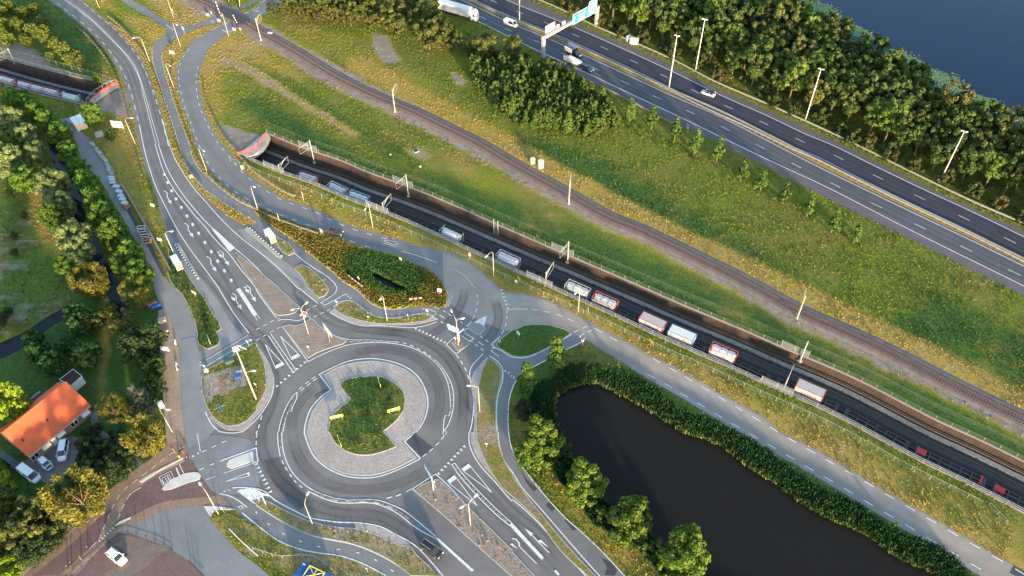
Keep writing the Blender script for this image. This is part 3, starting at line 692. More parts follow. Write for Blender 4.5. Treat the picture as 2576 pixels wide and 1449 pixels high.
median('median_south', poly("L 13 1598,588 1660,545 1760,500 1830,482", "L 13 2100,730 2574,1195", "L 23 0,1215 220,1449", "L O 1420,1560 1320,1560", "L 13 2574,1449 2300,1205 1900,845"), (.44, .2, .62))
island('east_strip', poly("12 2335,702 2400,745 2450,805 2470,870 2440,1000 2410,1150 2410,1449 13 2420,0 2440,150 2500,310 2574,435 23 0,450 200,720 450,1030 650,1260 830,1449", "L O 1520,1540 1470,1540", "23 800,1475 500,1200 250,870 0,640 13 2480,560 2400,450 2330,330 2270,210 2230,90 2220,0 12 2218,1449 2222,1200 2240,1000 2280,820"), (.55, .45, .38))
island('round', poly("12 2540,655 2450,600 2420,570 2440,530 2510,480 2574,430 22 40,420 120,380 250,370 400,380 520,415 585,452", "22 505,515 330,612 175,680 85,690 0,678"), (.15, .85, .0))
island('cycle_sw', poly("03 2545,690 13 20,700 60,690 150,720 250,780 400,850 600,925 850,970 1000,978 1250,1060 1430,1145 1560,1165 1600,1230 1720,1340 1830,1449", "13 1560,1440 1350,1285 1150,1185 950,1115 750,1075 550,1035 350,945 180,845 20,740"), (.52, .50, .36))
westisl = poly("02 2042,880 2060,835 2250,735 2470,605 2530,565 2574,552 12 0,580 40,660 80,760 95,880 100,1000 60,1100 0,1200", "02 2574,1230 2480,1330 2400,1370 2300,1385 2200,1340 2130,1270 2075,1160 2042,1050 2028,950")
island('west', westisl, (.42, .5, .15))
island('service_strip', poly("02 1775,5 1840,70 1910,200 1960,320 1990,450 2000,560 2060,600 2090,610", "02 2185,572 2210,530 2170,445 2220,410 2195,330 2130,255 2060,115 1975,5 01 1900,1345 1850,1262 1760,1120 1700,1050", "01 1690,1290 1720,1380"), (.3, .72, .1))
sheet('slab_pads', P("02 2045,885 2180,840 2360,790 2450,780 2480,985 2300,1030 2150,1085 2130,1150 2085,1150 2050,1050"), .16, paving('slab_paving', (.36, .31, .27), (.2, .17, .14), 1.2, 1.2, rot=.25))
sheet('slab_pads', P("02 2190,890 2270,860 2310,1070 2220,1090"), .17, M_BRICKO)
# left bank verge south of the car park path
sheet('south_verge_bank', poly("03 2100,870 2300,820 2400,870 2574,960 13 0,930 200,1085 400,1175 600,1222 850,1258 1060,1328 1200,1398 1300,1449", "L O 1000,1560 820,1560 735,1449", "13 330,1440 100,1340 0,1265 03 2420,1200 2250,1050"), .07, GM)
_o = bpy.data.objects['south_verge_bank']; _c = _o.data.color_attributes.new('veg', 'FLOAT_COLOR', 'POINT'); _c.data.foreach_set('color', np.tile(np.array((.55, .50, .3, 1.)), (len(_o.data.vertices), 1)).ravel())
# driveway, garden path, gravel yard
sheet('driveway', poly("O 0,1130 60,1160 120,1120 180,1095 203,1105 205,1130 190,1165 165,1200 120,1215 60,1190 0,1150"), .02, paving('driveway_pavers', (.24, .21, .20), (.15, .13, .12), .4, .2, rot=.5))
strips('garden_path', [(S("O 235,1035 245,1080 290,1115 330,1150 360,1175"), 1.3)], .024, stain('path_gravel', (.22, .20, .21), 1.0, False))
# cycle crossings, bus bays and footways in lighter surfacing
sheet('bus_bay', poly("01 1745,1100 1700,1010 1640,900 1700,900 1800,1040 1950,1260 2100,1449 02 2200,140 2330,350 2440,470", "02 2440,490 2200,620 2000,730 1995,640 2060,620 2190,580 2225,530 2180,450 2225,410 2200,330 2130,250 2060,110 1975,0 01 1960,1449 1850,1250"), .036, A_LIGHT)
sheet('bus_footway', poly("11 0,945 150,1090 250,1150 400,1330 600,1449 12 200,0 -90,-220", "L 11 0,1180", "11 -60,1100 -40,960") if False else poly("01 2480,850 2574,960 11 100,1060 260,1160 400,1260 550,1400 640,1449", "12 700,110 640,130 620,140 420,5 11 300,1340 0,1070 01 2460,940 2400,860"), .038, A_LIGHT)
sheet('cycle_path_junction', poly("11 0,705 100,770 200,850 300,910 400,980 500,1070 600,1150 700,1230 800,1310 900,1400 990,1449 12 1050,50 1110,110 1180,170 1250,200 1330,215 1450,210 1550,190 1700,172 1770,185 1850,212", "12 1800,310 1740,260 1680,250 1560,270 1440,295 1330,300 1240,290 1160,260 1090,215 1030,165 980,130 920,122 850,135 780,190", "12 700,165 660,160 11 830,1449 790,1400 700,1320 600,1260 500,1190 400,1110 300,1010 200,940 0,790 01 2450,700"), .052, A_MID)
sheet('cycle_path_west', P("02 2000,760 2490,475 2530,545 2060,830"), .054, asphalt('asphalt_teal', (.20, .235, .25)))
sheet('cycle_path_east', poly("12 2345,680 2430,740 2480,820 2475,950 2440,1050 2420,1200 2425,1449 13 2430,0 2450,150 2500,300 2574,400 23 100,560 250,730 500,1020 700,1250 880,1449 1010,1600", "23 1260,1600 1130,1449 900,1200 700,1010 540,870 380,700 200,480 60,290 0,180 12 2540,1449 2535,1300 2545,1130 2574,1020 22 25,960 65,900", "22 190,805 390,700 515,635 705,540 605,460 510,520 330,620 175,690 85,705 0,695 12 2500,650"), .056, A_MID)
sheet('cycle_path_south', poly("03 2400,800 2574,930 13 200,1080 400,1170 600,1215 850,1250 1060,1320 1200,1390 1310,1449 1500,1600", "13 1750,1600 1550,1449 1350,1300 1150,1200 950,1130 750,1090 550,1045 350,955 180,860 0,740 03 2480,690 2350,640 2220,610"), .052, A_MID)
for nm, pts in (('a', "13 80,290 230,262 320,420 440,590 530,700 430,790 330,700 180,520"), ('b', "12 580,1080 690,1015 755,1025 690,1070 620,1120"), ('c', "13 1600,20 1780,160 1670,250 1515,110"), ('d', "23 85,375 150,480 255,575 215,600 140,510"), ('e', "23 340,740 385,705 440,770 400,800"), ('f', "23 525,890 560,880 650,985 615,995"), ('g', "23 900,1270 1000,1310 1060,1390 1030,1449 930,1440 960,1370"), ('h', "12 2400,1290 2425,1290")):
    if nm != 'h': sheet('asphalt_repair', P(pts), .0685 if nm in 'defg' else .060, A_PATCH if nm in 'cdefg' else asphalt('asphalt_repair_b', (.115, .12, .135)))
sheet('village_join', P("33 2470,1345 2700,1470 2700,1560 2430,1420"), .06, A_PATCH)

# motorway
HLo = extend(S("O 960,-65 1060,-30 20 -700,60 0,372 490,672 850,842 1200,1012 1500,1172 2000,1402 31 0,240 700,600 1400,940 2000,1240 2420,1449"), 20, 60)
H1i = extend(S("20 -900,-190 -400,50 0,240 400,405 700,545 1100,730 1600,960 2100,1180 2574,1420 31 500,228 1100,520 1600,760 2000,950 2574,1230"), 20, 60)
H1o = extend(S("20 -1100,-120 -500,140 90,430 330,545 730,725 1200,950 1700,1185 2240,1449 31 0,160 600,440 1165,730 1600,950 2574,1430"), 20, 60)
H2o = extend(S("20 -300,-115 0,25 550,245 1000,440 1600,715 2100,960 2574,1170 30 400,1360 620,1449 31 1100,235 1520,437 2100,705 2574,935"), 30, 60)
HHi = extend(S("20 -200,-150 160,0 500,150 800,300 1200,470 1600,650 2000,860 2574,1110 30 740,1449 31 1300,280 2000,620 2574,870"), 30, 60)
sheet('motorway_shoulder', HLo+HHi[::-1], .03, A_SH)
H2i = offset(H2o, -8.1)
sheet('motorway_carriageway', H1o+H1i[::-1], .04, asphalt('asphalt_motorway_blue', (.105, .115, .135), contrast=.12))
sheet('motorway_carriageway', H2i+H2o[::-1], .04, A_DARK)
mi = offset(H1i, 1.0); mo = offset(H2i, -.3)
raised('motorway_median', mi+mo[::-1], .10, GM, None)
_o = bpy.data.objects['motorway_median']; _c = _o.data.color_attributes.new('veg', 'FLOAT_COLOR', 'POINT'); _c.data.foreach_set('color', np.tile(np.array((.72, .35, .25, 1.)), (len(_o.data.vertices), 1)).ravel())
# ------------------------------------------------------------------ painted markings
LM = []            # (curve, width)
def line(s, wd=.22): LM.append((S(s, step=1.0), wd))
def lineL(s, wd=.22): LM.append((P(s), wd))
def dash(curve, on, off, wd=.16, s0=0, s1=None):
    q, d = cum(curve); s = s0; e = d[-1] if s1 is None else s1
    while s+on*.6 < e: LM.append((resample(curve, s, s+on, 1.0), wd)); s += on+off
PG = []            # filled polygons
def teeth(s, n, base=.62, ht=.75, toward=(0, 0)):
    """row of give-way triangles along a line, pointing at the traffic"""
    q = P(s); L = [at(q, cum(q)[1][-1]*i/(n-1)) for i in range(n)]
    t = np.array(q[-1])-np.array(q[0]); t /= np.linalg.norm(t); nn = np.array((-t[1], t[0])); tw = np.array(W(*px(toward)[0]))
    for c in L:
        k = nn if (tw-c)@nn > 0 else -nn
        PG.append([tuple(c-t*base/2), tuple(c+t*base/2), tuple(c+k*ht)])
# north street: edge dashes and double centre line
dash(offset(R1R[6:], -.55), 3.0, 2.6, .17, 0, 118); dash(offset(R1L[6:], .9), 3.0, 3.0, .17, 4, 122)
cl = S("00 620,-25 660,10 740,65 830,135 920,205 1000,280 1080,360 1160,440 1230,510 1290,590 1345,670 1390,760 1420,850 1440,950 1470,1060 1500,1180 1530,1300 1570,1449")
cr = S("00 655,-20 690,15 770,70 860,145 950,220 1030,295 1110,375 1180,450 1250,525 1315,600 1370,690 1405,780 1435,870 1460,960 1490,1060 1525,1190 1560,1310 1600,1449")
LM += [(cl, .16), (cr, .16)]
line("00 1402,1255 1420,1350 1440,1449 01 1465,110 1500,230 1545,370 1590,480 1650,600 1700,700 1790,870 1900,1040 2010,1190 2100,1310 2200,1449 02 2205,10 2350,250 2505,455")
line("00 1632,1195 1665,1330 1700,1449 01 1720,50 1760,150 1820,250 1880,350 1970,470 2060,570 2200,730 2350,880 2480,990 2574,1060 11 150,1180 300,1320 420,1449 12 440,5 530,80 625,155")
line("01 1560,0 1595,120 1640,250 1700,370 1780,490 1870,600 1960,700 2080,830 2160,960 2280,1080 2370,1190 2574,1449 11 0,1245 12 0,20 12 100,160 205,297") if False else None
line("01 1560,0 1595,120 1640,260 1700,380 1780,500 1870,610 1960,720 2060,830 2130,920 2220,1020 2310,1110 2390,1220 2480,1330 2574,1449 12 10,30 100,160 205,297")
line("01 1592,0 1625,100 1670,220 1730,340 1800,450 1880,560 1970,670 2060,770 2140,850 2250,960 2350,1040 2470,1140 2574,1235 11 110,1350 220,1449 12 228,5 330,100 440,195")
for c in "1655,308 1687,388 1727,472 1772,553 1825,638 1881,724 1938,810 1999,899 2062,991 2126,1083 2191,1178 2257,1275 2326,1372".split():
    LM.append(([tuple(np.array(P('01 '+c)[0])+np.array(d)) for d in ((-.25, .55), (.25, -.55))], .6))
lineL("02 2395,5 2570,275", .95); lineL("12 -20,300 2,330", .1) if False else None
lineL("02 2574,275 12 42,305", .9) if False else None
PG.append(P("02 2378,10 2410,5 2590,268 2545,275"))
lineL("02 2520,470 12 -40,295", .1) if False else None
line("12 -10,240 42,310", .16); line("12 -20,260 12,325", .16)
# gore and double line down to the roundabout
lineL("12 122,475 375,848", .2); lineL("12 148,460 400,822", .2); lineL("12 375,848 400,822", .2)
lineL("12 95,568 200,810", .17); lineL("12 95,568 262,745", .17); PG.append(P("12 198,778 268,742 287,770 203,812"))
lineL("12 248,485 360,722", .17); lineL("12 248,485 420,655", .17); PG.append(P("12 355,690 425,655 448,684 366,724"))
lineL("12 265,386 525,740", .22)
line("12 0,562 60,650 120,760 160,840 180,950 165,1060 110,1180 40,1280 0,1325 02 2530,1370 2440,1445 03 2350,15 2280,12 2210,0 02 2150,1395 2100,1320 2065,1245")
teeth("12 220,990 500,752", 8, toward="12 100,700")
teeth("12 1602,415 1892,552", 9, toward="12 1800,380")
teeth("13 1828,415 2085,142", 9, .6, .75, toward="13 2100,350") 
teeth("13 18,318 160,598", 8, .62, .85, toward="03 2500,500")
teeth("12 2455,22 2520,205", 6, .6, .9, toward="22 200,100")
# crossings
for a in ("12 0,420 205,310", "12 0,528 250,388", "12 505,225 632,162", "12 575,292 750,212"): dash(P(a), .95, .85, .2)
dash(P("12 1880,225 2135,390"), .9, .9, .22); dash(P("12 1800,300 1950,395"), .9, .9, .22); dash(P("12 2150,520 2320,655"), .9, .9, .22); dash(P("12 2250,480 2400,590"), .9, .9, .22)
dash(P("12 1845,270 1960,345"), 1.6, 1.8, .2); dash(P("12 2235,540 2360,620"), 1.6, 2.2, .2)
dash(P("22 625,445 810,355"), 1.3, 1.0, .2); dash(P("22 680,480 835,405"), 1.3, 1.0, .2)
for s in ("12 235,320 260,318 340,316 400,328 440,325 510,290", "12 780,190 850,135 920,122 980,130 1030,165 1090,215 1160,260 1240,290 1330,300 1440,295 1560,270 1680,250 1740,260 1800,310",
 "12 990,0 1050,50 1110,110 1180,170 1250,200 1330,215 1450,210 1550,190 1700,172 1770,185 1850,212", "12 1668,207 1740,212 1810,243", "12 695,172 895,62", "12 648,150 740,95 800,50 815,0 11 790,1400 700,1320 600,1260 500,1190 400,1110 300,1010 210,935",
 "11 0,705 100,770 200,850 300,910 400,980 500,1070 600,1150 700,1230 800,1310 900,1400 990,1449",
 "12 745,245 830,295 930,340 1020,370 1110,382 1250,380 1400,390 1550,398 1680,385 1820,340",
 "12 570,307 650,390 750,455 870,505 960,520 1150,522 1300,532 1440,545",
 "12 525,740 620,690 780,620 900,580 1000,560 1150,548 1300,550 1450,568 1600,612 1750,700 1850,800 1920,930 1950,1080 1955,1180 1940,1285 1905,1278 1890,1330 1882,1449",
 "12 1740,675 1830,750 1920,870 1975,1000 1988,1150 1970,1270 1925,1390 1880,1449",
 "12 415,1045 385,1070 330,1150 280,1250 240,1380 228,1449 13 220,0 222,110 245,250", "13 540,605 650,660 780,705 900,720 1080,715 1200,725 1330,770 1450,840 1560,930 1680,1010 1800,1070",
 "12 415,1045 410,1110 370,1190 355,1240 325,1232 300,1300 270,1449 13 262,0 265,130 300,280 360,400 450,500 560,580 680,635 800,668 950,688 1100,683 1230,690 1350,730 1480,790 1600,880 1720,980 1810,1055"): line(s, .2)
# apron line
line("12 635,868 750,810 900,745 1020,718 1155,708 1330,730 1500,790 1620,880 1690,990 1725,1100 1730,1170 1710,1280 1670,1370 1610,1449 13 1600,0 1560,45 1492,98", .24)
lineL("13 1492,98 1655,270", .24); line("13 1655,270 1500,350 1400,395 1280,440 1150,465 1000,463 880,440 740,380 600,270 540,170 490,30 12 485,1449 500,1350 540,1230 600,1150 680,1070 755,1022", .24); lineL("12 755,1022 635,868", .24)
for c in ("12 560,912 598,892", "12 573,933 613,908", "12 498,960 533,938", "12 512,984 550,955", "12 434,1018 466,990", "12 450,1034 486,1005",
 "12 2015,672 2040,705", "12 2057,730 2080,768", "12 2095,797 2118,835", "12 2124,870 2140,912", "12 2225,65 2230,100", "12 2228,132 2228,168", "12 2222,205 2212,240", "12 2200,275 2180,308", "12 2165,335 2120,385",
 "12 2525,222 2522,255", "12 2524,278 2520,312", "12 2515,350 2505,388", "12 2490,425 2470,460", "12 2453,485 2375,560",
 "13 0,20 14,-10", "12 62,1282 48,1325", "12 36,1368 25,1412", "13 12,15 5,60", "13 5,92 2,135",
 "13 1675,252 1712,222", "13 1745,197 1780,168", "13 1808,140 1840,108", "13 1862,78 1892,42",
 "13 1510,606 1560,576", "13 1408,650 1460,628", "13 1315,668 1370,656", "13 263,290 275,325", "13 295,355 312,388", "13 338,425 358,455", "13 385,488 405,512", "13 438,538 466,565",
 "12 1478,550 1512,560", "12 1550,572 1585,588", "12 1618,602 1650,622", "12 1685,638 1712,658",
 "03 2228,110 2275,93", "03 2130,158 2175,137", "03 2030,205 2078,184", "03 2005,387 2050,365", "03 2108,340 2155,320"): lineL(c, .22)
line("13 5,160 10,230 22,300", .22); lineL("13 -30,308 22,300", .2)
line("13 1888,35 1880,12 1890,-8 1905,-12 1915,5 1905,30", .15)
# eastern arms
lineL("12 1912,568 2025,470", .2); lineL("12 1912,568 2012,665", .2); lineL("12 2012,665 2150,560", .2); lineL("12 2065,478 2145,535", .2); lineL("12 2098,450 2200,515", .2)
lineL("12 2135,405 2225,465", .2); lineL("12 2250,468 2300,395", .2); lineL("12 1940,360 2000,400", .16)
PG.append(P("12 2187,348 2250,308 2322,278 2308,330 2293,397 2268,365 2235,350"))
line("12 2285,660 2230,715 2180,770 2150,830 2148,880 2165,980 2188,1080 2190,1180 2180,1300 2150,1449 13 2142,0 2145,120 2190,240 2270,360 2400,500 2574,700 23 0,680 220,870 480,1160 740,1449")
line("12 2345,680 2430,740 2480,820 2475,950 2440,1050 2420,1200 2425,1449 13 2430,0 2450,150 2500,300 2574,400 23 100,560 250,730 500,1020 700,1250 880,1449 1000,1580")
line("23 1230,1560 1130,1449 900,1200 700,1010 540,870 380,700 200,480 60,290 0,180 12 2540,1449 2535,1300 2545,1130 2574,1020 22 25,960 65,900")
line("22 190,805 390,700 515,635 705,540"); line("22 605,460 510,520 330,620 175,690 85,705 0,695 12 2500,650 2385,590"); lineL("12 2370,640 2445,688", .18)
line("12 2530,222 2574,213 22 60,210 160,213"); dash(S("22 195,214 260,222 350,238 450,262 520,290 600,325 660,362"), 1.5, 1.5, .2); dash(S("22 830,405 950,472 1050,530 1180,598"), 2.1, 2.0, .2)
dash(P("22 1365,868 33 2130,1375")[:1]+S("22 1545,965 1710,1065 1880,1165 2055,1270 2230,1375 33 25,142 210,248 403,362 600,475 798,590 1000,712 1210,835 1424,960 1640,1092 1865,1222 2095,1360 2400,1545"), 1.9, 2.2, .2)
dash(S("22 1415,708 1570,795 1730,885 1890,982 2055,1080 2225,1180 2395,1280 2574,1385 33 175,50 352,148 540,257 733,365 922,472 1125,593 1328,710 1535,830 1745,953 1962,1078 2190,1210 2410,1335 2600,1450"), 1.9, 2.2, .2)
teeth("22 680,498 715,520", 2, .5, .9, toward="22 740,440"); teeth("12 2395,605 2380,632", 2, .5, .7, toward="12 2300,600"); teeth("12 2125,412 2105,432", 2, .45, .6, toward="12 2180,300") ; teeth("12 2170,510 2143,530", 2, .45, .6, toward="12 2300,600")
teeth("12 1800,258 1778,275", 2, .45, .6, toward="12 1900,320"); teeth("12 903,68 945,105", 3, .5, .5, toward="12 1000,40"); teeth("12 672,150 690,165", 2, .4, .5, toward="12 600,120"); teeth("12 520,290 537,302", 2, .4, .5, toward="12 600,250"); teeth("12 232,302 240,322", 2, .4, .5, toward="12 180,330")
teeth("22 0,880 25,893", 2, .4, .7, toward="22 -60,1000") ; teeth("12 2500,840 2535,858", 2, .5, .6, toward="12 2440,800")
# slip road dashes
dash(offset(cut(R3L, W(455, 125), W(800, 590)), .7), 1.6, 2.6, .18); dash(offset(cut(R3R, W(505, 170), W(985, 590)), -.8), 1.6, 2.6, .18)
dash(offset(cut(R3L, W(800, 590), W(960, 638)), .6), 1.6, 2.6, .18)
dash(offset(cut(B2L, W(350, 30), W(640, 560)), 1.6), .35, 4.5, .15); dash(offset(cut(R3L, W(640, -10), W(470, 110)), .5), 1.6, 3.2, .16, 0, 30)
line("11 1465,1078 1560,1105 1700,1150 1820,1195", .14); line("11 2000,1260 2100,1330 2200,1449", .12)
line("11 1290,970 1340,968 1400,985 1430,1010 1380,1010 1310,990 1290,970", .14); line("11 1280,1000 1350,1015 1410,1035", .14)
line("00 1530,490 1535,600 1560,700 1600,820 1640,950 1680,1080 1720,1200 1760,1320 1800,1449 01 1830,100 1870,200 1920,290 1980,380 2060,460 2150,520 2250,590 2350,650 2450,710 2574,790", .1)
line("00 1645,490 1625,560 1640,660 1670,780 1700,870 1740,1000 1780,1120 1820,1220 1860,1340 1900,1449 01 1930,110 1980,220 2050,300 2130,370 2230,450 2350,530 2450,590 2574,660", .1)
lineL("00 2150,293 2340,205", .18); lineL("00 2285,330 2480,240", .18); lineL("10 0,80 -144,150", .14); lineL("00 2235,303 2290,330", .3); lineL("00 2122,210 2155,228", .3); lineL("00 2310,100 2355,132", .2); lineL("00 2535,98 10 30,118", .25); lineL("00 1670,252 1745,302", .2); lineL("10 50,140 90,118", .16)
line("10 -40,95 0,60 80,10", .12)
# west arm
lineL("02 2065,728 2490,477", .18); lineL("02 2060,795 2515,520", .18); lineL("02 2075,825 2530,560", .12); PG += [P("02 2005,742 2030,742 2012,757"), P("02 2008,770 2032,772 2012,790"), P("02 2500,510 2540,520 2525,545")]
lineL("03 2218,295 2574,165", .3); lineL("03 2250,418 2574,308", .14); dash(P("03 2070,485 2220,430"), 1.8, 2.6, .14)
lineL("03 2275,500 2505,408", .14); lineL("03 2275,500 2510,445", .14); PG.append(P("03 2478,418 2508,405 2512,448 2482,428"))
lineL("03 1985,22 2015,200", .16); PG += [P("03 1980,225 2002,228 1990,200"), P("03 1930,255 1955,250 1943,228"), P("03 2245,595 2270,592 2258,610"), P("03 2293,585 2315,582 2304,600")]
line("03 2210,622 2290,640 2380,680 2487,762"); line("03 2340,565 2450,562 2574,572 13 100,610 180,680 300,750 400,800 520,860 700,895 850,912 1050,918 1250,955 1400,1030 1580,1130 1700,1240 1880,1449")
line("03 2430,812 2574,930 13 0,930 200,1080 400,1170 600,1215 850,1250 1060,1320 1200,1390 1310,1449"); line("13 0,735 180,855 350,950 550,1040 750,1088 950,1127 1150,1197 1350,1297 1570,1449 1700,1560")
dash(S("03 2574,800 13 15,842 245,1008 380,1077 512,1128 660,1163 815,1182 970,1205 1120,1248 1255,1318 1385,1408"), .6, 3.2, .2)
line("03 2420,740 2400,760 2420,780 2445,770 2440,745 2420,740", .1); line("03 2390,755 2430,750 2450,775", .1)
line("03 1400,490 1560,400 1800,320 1860,290", .08)
# village street
dash(S("03 1850,150 1700,235 1520,375 1400,470 1290,545 1200,640 1160,710 1110,800 1080,890 1040,970 995,1100"), 1.1, 1.0, .13); dash(S("03 1310,635 1275,680 1230,770 1200,850 1165,930"), 1.1, 1.0, .13)
lineL("03 1802,325 1860,440", .16); PG.append(P("03 1765,362 1782,360 1812,440 1795,442"))
PG.append(P("03 1155,945 1200,905 1320,855 1312,878 1210,930 1160,952"))
for s in ("03 1600,455 1718,398 1755,475 1640,538 1600,455", "03 1630,480 1650,530", "03 1630,470 1700,430 1722,475", "03 1665,465 1685,505", "03 1685,445 1710,500", "03 1650,505 1665,512"): lineL(s, .16)
teeth("03 998,1092 1132,965", 6, .4, .6, toward="03 1200,1100")
line("03 1300,640 1340,605 1420,560", .16); line("03 900,1180 970,1110", .14)
# south arm
lineL("13 1573,575 1755,458", .2); line("13 1573,575 1700,680 1900,850 2200,1110 2574,1449"); line("13 1805,425 1950,560 2150,780 2400,1070 2574,1220 23 0,1215 120,1340 225,1449"); lineL("13 1755,458 1805,425", .2)
line("13 1968,330 2060,460 2200,620 2400,820 2545,940", .2); line("13 1998,315 2090,440 2230,590 2430,790 2574,920", .2); lineL("13 1968,330 1998,315", .2)
PG.append(P("13 2545,940 2574,915 23 320,1265 300,1290")); PG.append(P("13 1800,1072 1825,1062 2192,1392 2170,1410"))
PG.append(P("13 2065,375 2138,320 2165,355 2093,403")); lineL("13 2085,395 2370,610", .16); lineL("13 2155,345 2370,610", .16)
PG.append(P("13 1920,492 1995,435 2020,470 1955,522")); lineL("13 1940,515 2222,742", .16); lineL("13 2015,465 2222,742", .16)
PG.append(P("23 420,1400 440,1388 480,1435 462,1448"))
# lane arrows
def arrow(s, hook, ln=1.0):
    """roundabout arrow: head, shaft, and a bent or hooked tail; s = tip and tail in the photo"""
    (a, b) = P(s); a, b = np.array(a), np.array(b); d = (b-a); L = np.linalg.norm(d); d /= L; n = np.array((-d[1], d[0]))
    g = lambda u, v: tuple(a+d*u*L+n*v)
    PG.append([g(0, 0), g(.25, .5), g(.25, -.5)]); PG.append([g(.25, .11), g(.25, -.11), g(.55, -.11), g(.55, .11)])
    PG.append([g(.55, .12), g(.55, -.12), g(.68, -.55), g(.72, -.35)]); PG.append([g(.70, -.55), g(.83, -.62), g(.83, -.38), g(.72, -.3)])
    PG.append([g(.85, -.55), g(1.0, -.15), g(.97, .02), g(.83, -.35)])
    if hook > 0: PG.append([g(.60, .1), g(.70, -.1), g(.78, .35), g(.9, .3), g(.72, .75), g(.55, .45)])
    if hook > 1: PG.append([g(.88, .1), g(.98, .5), g(.9, .62), g(.82, .3)])
for s, h in (("01 1725,605 1645,470", 0), ("01 1945,940 1850,795", 0), ("01 2177,1285 2075,1130", 0), ("01 2305,1225 2200,1070", 2), ("02 2430,217 2330,50", 1), ("02 2574,140 2470,-30", 2)): arrow(s, h)
lineL("23 200,1040 375,1220", .2); PG.append(P("23 128,968 214,1025 185,1052")); PG.append(P("23 250,1100 290,1085 370,1165 340,1150 300,1120"))
PG.append(P("23 0,1120 60,1180 20,1160 -20,1135")); lineL("23 70,1150 250,1330", .17); line("23 0,1075 40,1080 70,1120 75,1155", .25)
for p in ("01 2130,858 2160,856 2365,1045 2310,1085",): PG.append(P(p))
PG.append(P("03 2385,598 2410,580 2480,572 2574,570 13 30,592 95,640 60,665 -20,690 03 2560,730 2480,670"))
# motorway
dash(S("20 -1100,-385 -600,-150 50,325 340,460 612,590") if False else offset(H1i, -3.75), 3, 9, .17, 5)
LM += [(H1i, .2), (H1o, .24), (H2o, .24), (offset(H2i, .45), .2)]
dash(offset(H2o, -3.75), 3, 9, .17, 2)
mbm = MB()
for i, (c, wd) in enumerate(LM): strip_add(mbm, c, wd, .088+.0015*(i % 6))
for i, p in enumerate(PG): sheet_add(mbm, p, .098+.0015*(i % 4))
_o = mbm.build('road_markings', PAINT); _o['kind'] = 'structure'
# white painted islands
M_PALE = simple('pale_concrete', (.60, .59, .56), .8, local=False, scale=.5, var=.15)
for pg in (poly("03 1630,580 1640,555 1720,480 1850,420 1950,405 2000,412 2022,445 2010,475 1980,490 1900,510 1720,580 1650,590"), poly("L 03 1400,500 1560,400 1840,255 1840,275 1600,400 1420,515"),
 poly("L 03 2545,195 2548,298", "03 2545,298 2400,350 2320,372 2282,350 2280,320 2310,280 2400,245 2545,195"), poly("03 2050,750 2150,747 2260,760 2355,780", "03 2300,785 2180,785 2135,815 2122,858", "L 03 2090,820")):
    raised('traffic_island', pg, .10, M_PALE, None)
# tyre stains, edge wear and patches
TY = stain('tyre_wear', (.05, .05, .055), .30, True, .12); TL = stain('road_dust', (.36, .33, .30), .5, True, .2); TB = stain('lane_bleach', (.26, .24, .23), .42, True, .1)
tw = []
ring = [S(s) for s in ("13 20,-20 50,150 110,300 200,450 330,580 480,690 650,770 850,820 1050,830 1250,860 1450,960 1620,1100 1760,1240 1900,1400", "12 120,690 180,850 190,1000 150,1180 90,1330 13 60,-60 60,150",
 "12 1100,425 1300,440 1500,460 1700,530 1880,650 2010,820 2080,1000 2090,1200 2060,1449", "12 900,400 1050,415 1300,440 1500,455", "12 360,1449 385,1250 470,1130 600,980", "13 370,0 400,180 480,330 620,470 780,545 1000,585 1250,570 1500,500 1700,390 1850,270",
 "12 800,780 1000,660 1200,620 1400,630 1600,700 1740,820 1830,980 1850,1150 1820,1300 1750,1449", "12 2100,0 2080,120 1990,280 1850,420 1700,480", "12 2400,100 2440,300 2380,450 2280,580")]
for r_, wd, n in ((ring[0], 4.2, 2), (ring[1], 3.2, 1), (ring[2], 3.2, 2), (ring[3], 2.5, 1), (ring[4], 1.6, 1), (ring[5], 1.8, 1), (ring[6], 1.6, 1), (ring[7], 2.6, 1), (ring[8], 2.4, 1)):
    tw += [(r_, wd)]
    tw += [(offset(r_, .85), .8), (offset(r_, -.85), .8)]
for s in ("02 1880,-250 2120,-30 2280,180 2400,330 2500,430 12 50,560 170,760 230,900", "01 1500,100 1580,300 1680,480 1800,680 1950,900 2100,1120 2250,1340 12 -190,160", "11 250,1330 400,1440 12 380,60 520,190 700,330 850,400 1000,430", "12 0,460 130,650 240,800"): tw += [(S(s), 1.1), (offset(S(s), 1.7), 1.1)]
tw += [(offset(cl, 1.9), .9), (offset(cl, 3.0), .9), (offset(cr, -1.6), .9), (offset(cr, -3.0), .9)]
for k in (1.7, -1.7): tw += [(offset(H1i, -1.9+k*.5), .8), (offset(H1i, -5.6+k*.5), 1.0), (offset(H2o, -1.9+k*.5), .7), (offset(H2o, -5.6+k*.5), .8)]
for s in ("13 2050,480 2300,740 2574,1010 23 150,1180 400,1449", "13 2200,440 2450,720 2574,850 23 200,1010 500,1330", "13 1700,620 2000,880 2300,1150 2574,1400"): tw += [(S(s), .9), (offset(S(s), 1.5), .9)]
strips('tyre_wear', tw, .070, TY)
dl = [(offset(R3R, -.1), 1.3), (offset(R3L, .1), .9), (R1L, 1.0), (offset(R1R, -.2), .8), (PRL, 1.0)]
for a_ in (near_c,): pass
strips('road_dust', dl, .0775, TL)
strips('lane_bleach', [(offset(pondroad, -4.4), 3.0), (offset(cut(R3R, W(505, 200), W(1100, 610)), -3.6), 2.4), (S("12 300,1449 320,1250 420,1100 560,950 760,850"), 2.2), (S("12 1000,640 1250,600 1500,650 1680,760 1790,930 1820,1100"), 2.4), (offset(cl, 2.4), .7), (S("13 300,60 340,220 440,380 600,510 850,600 1150,610 1450,560"), 1.6)], .0655, TB)
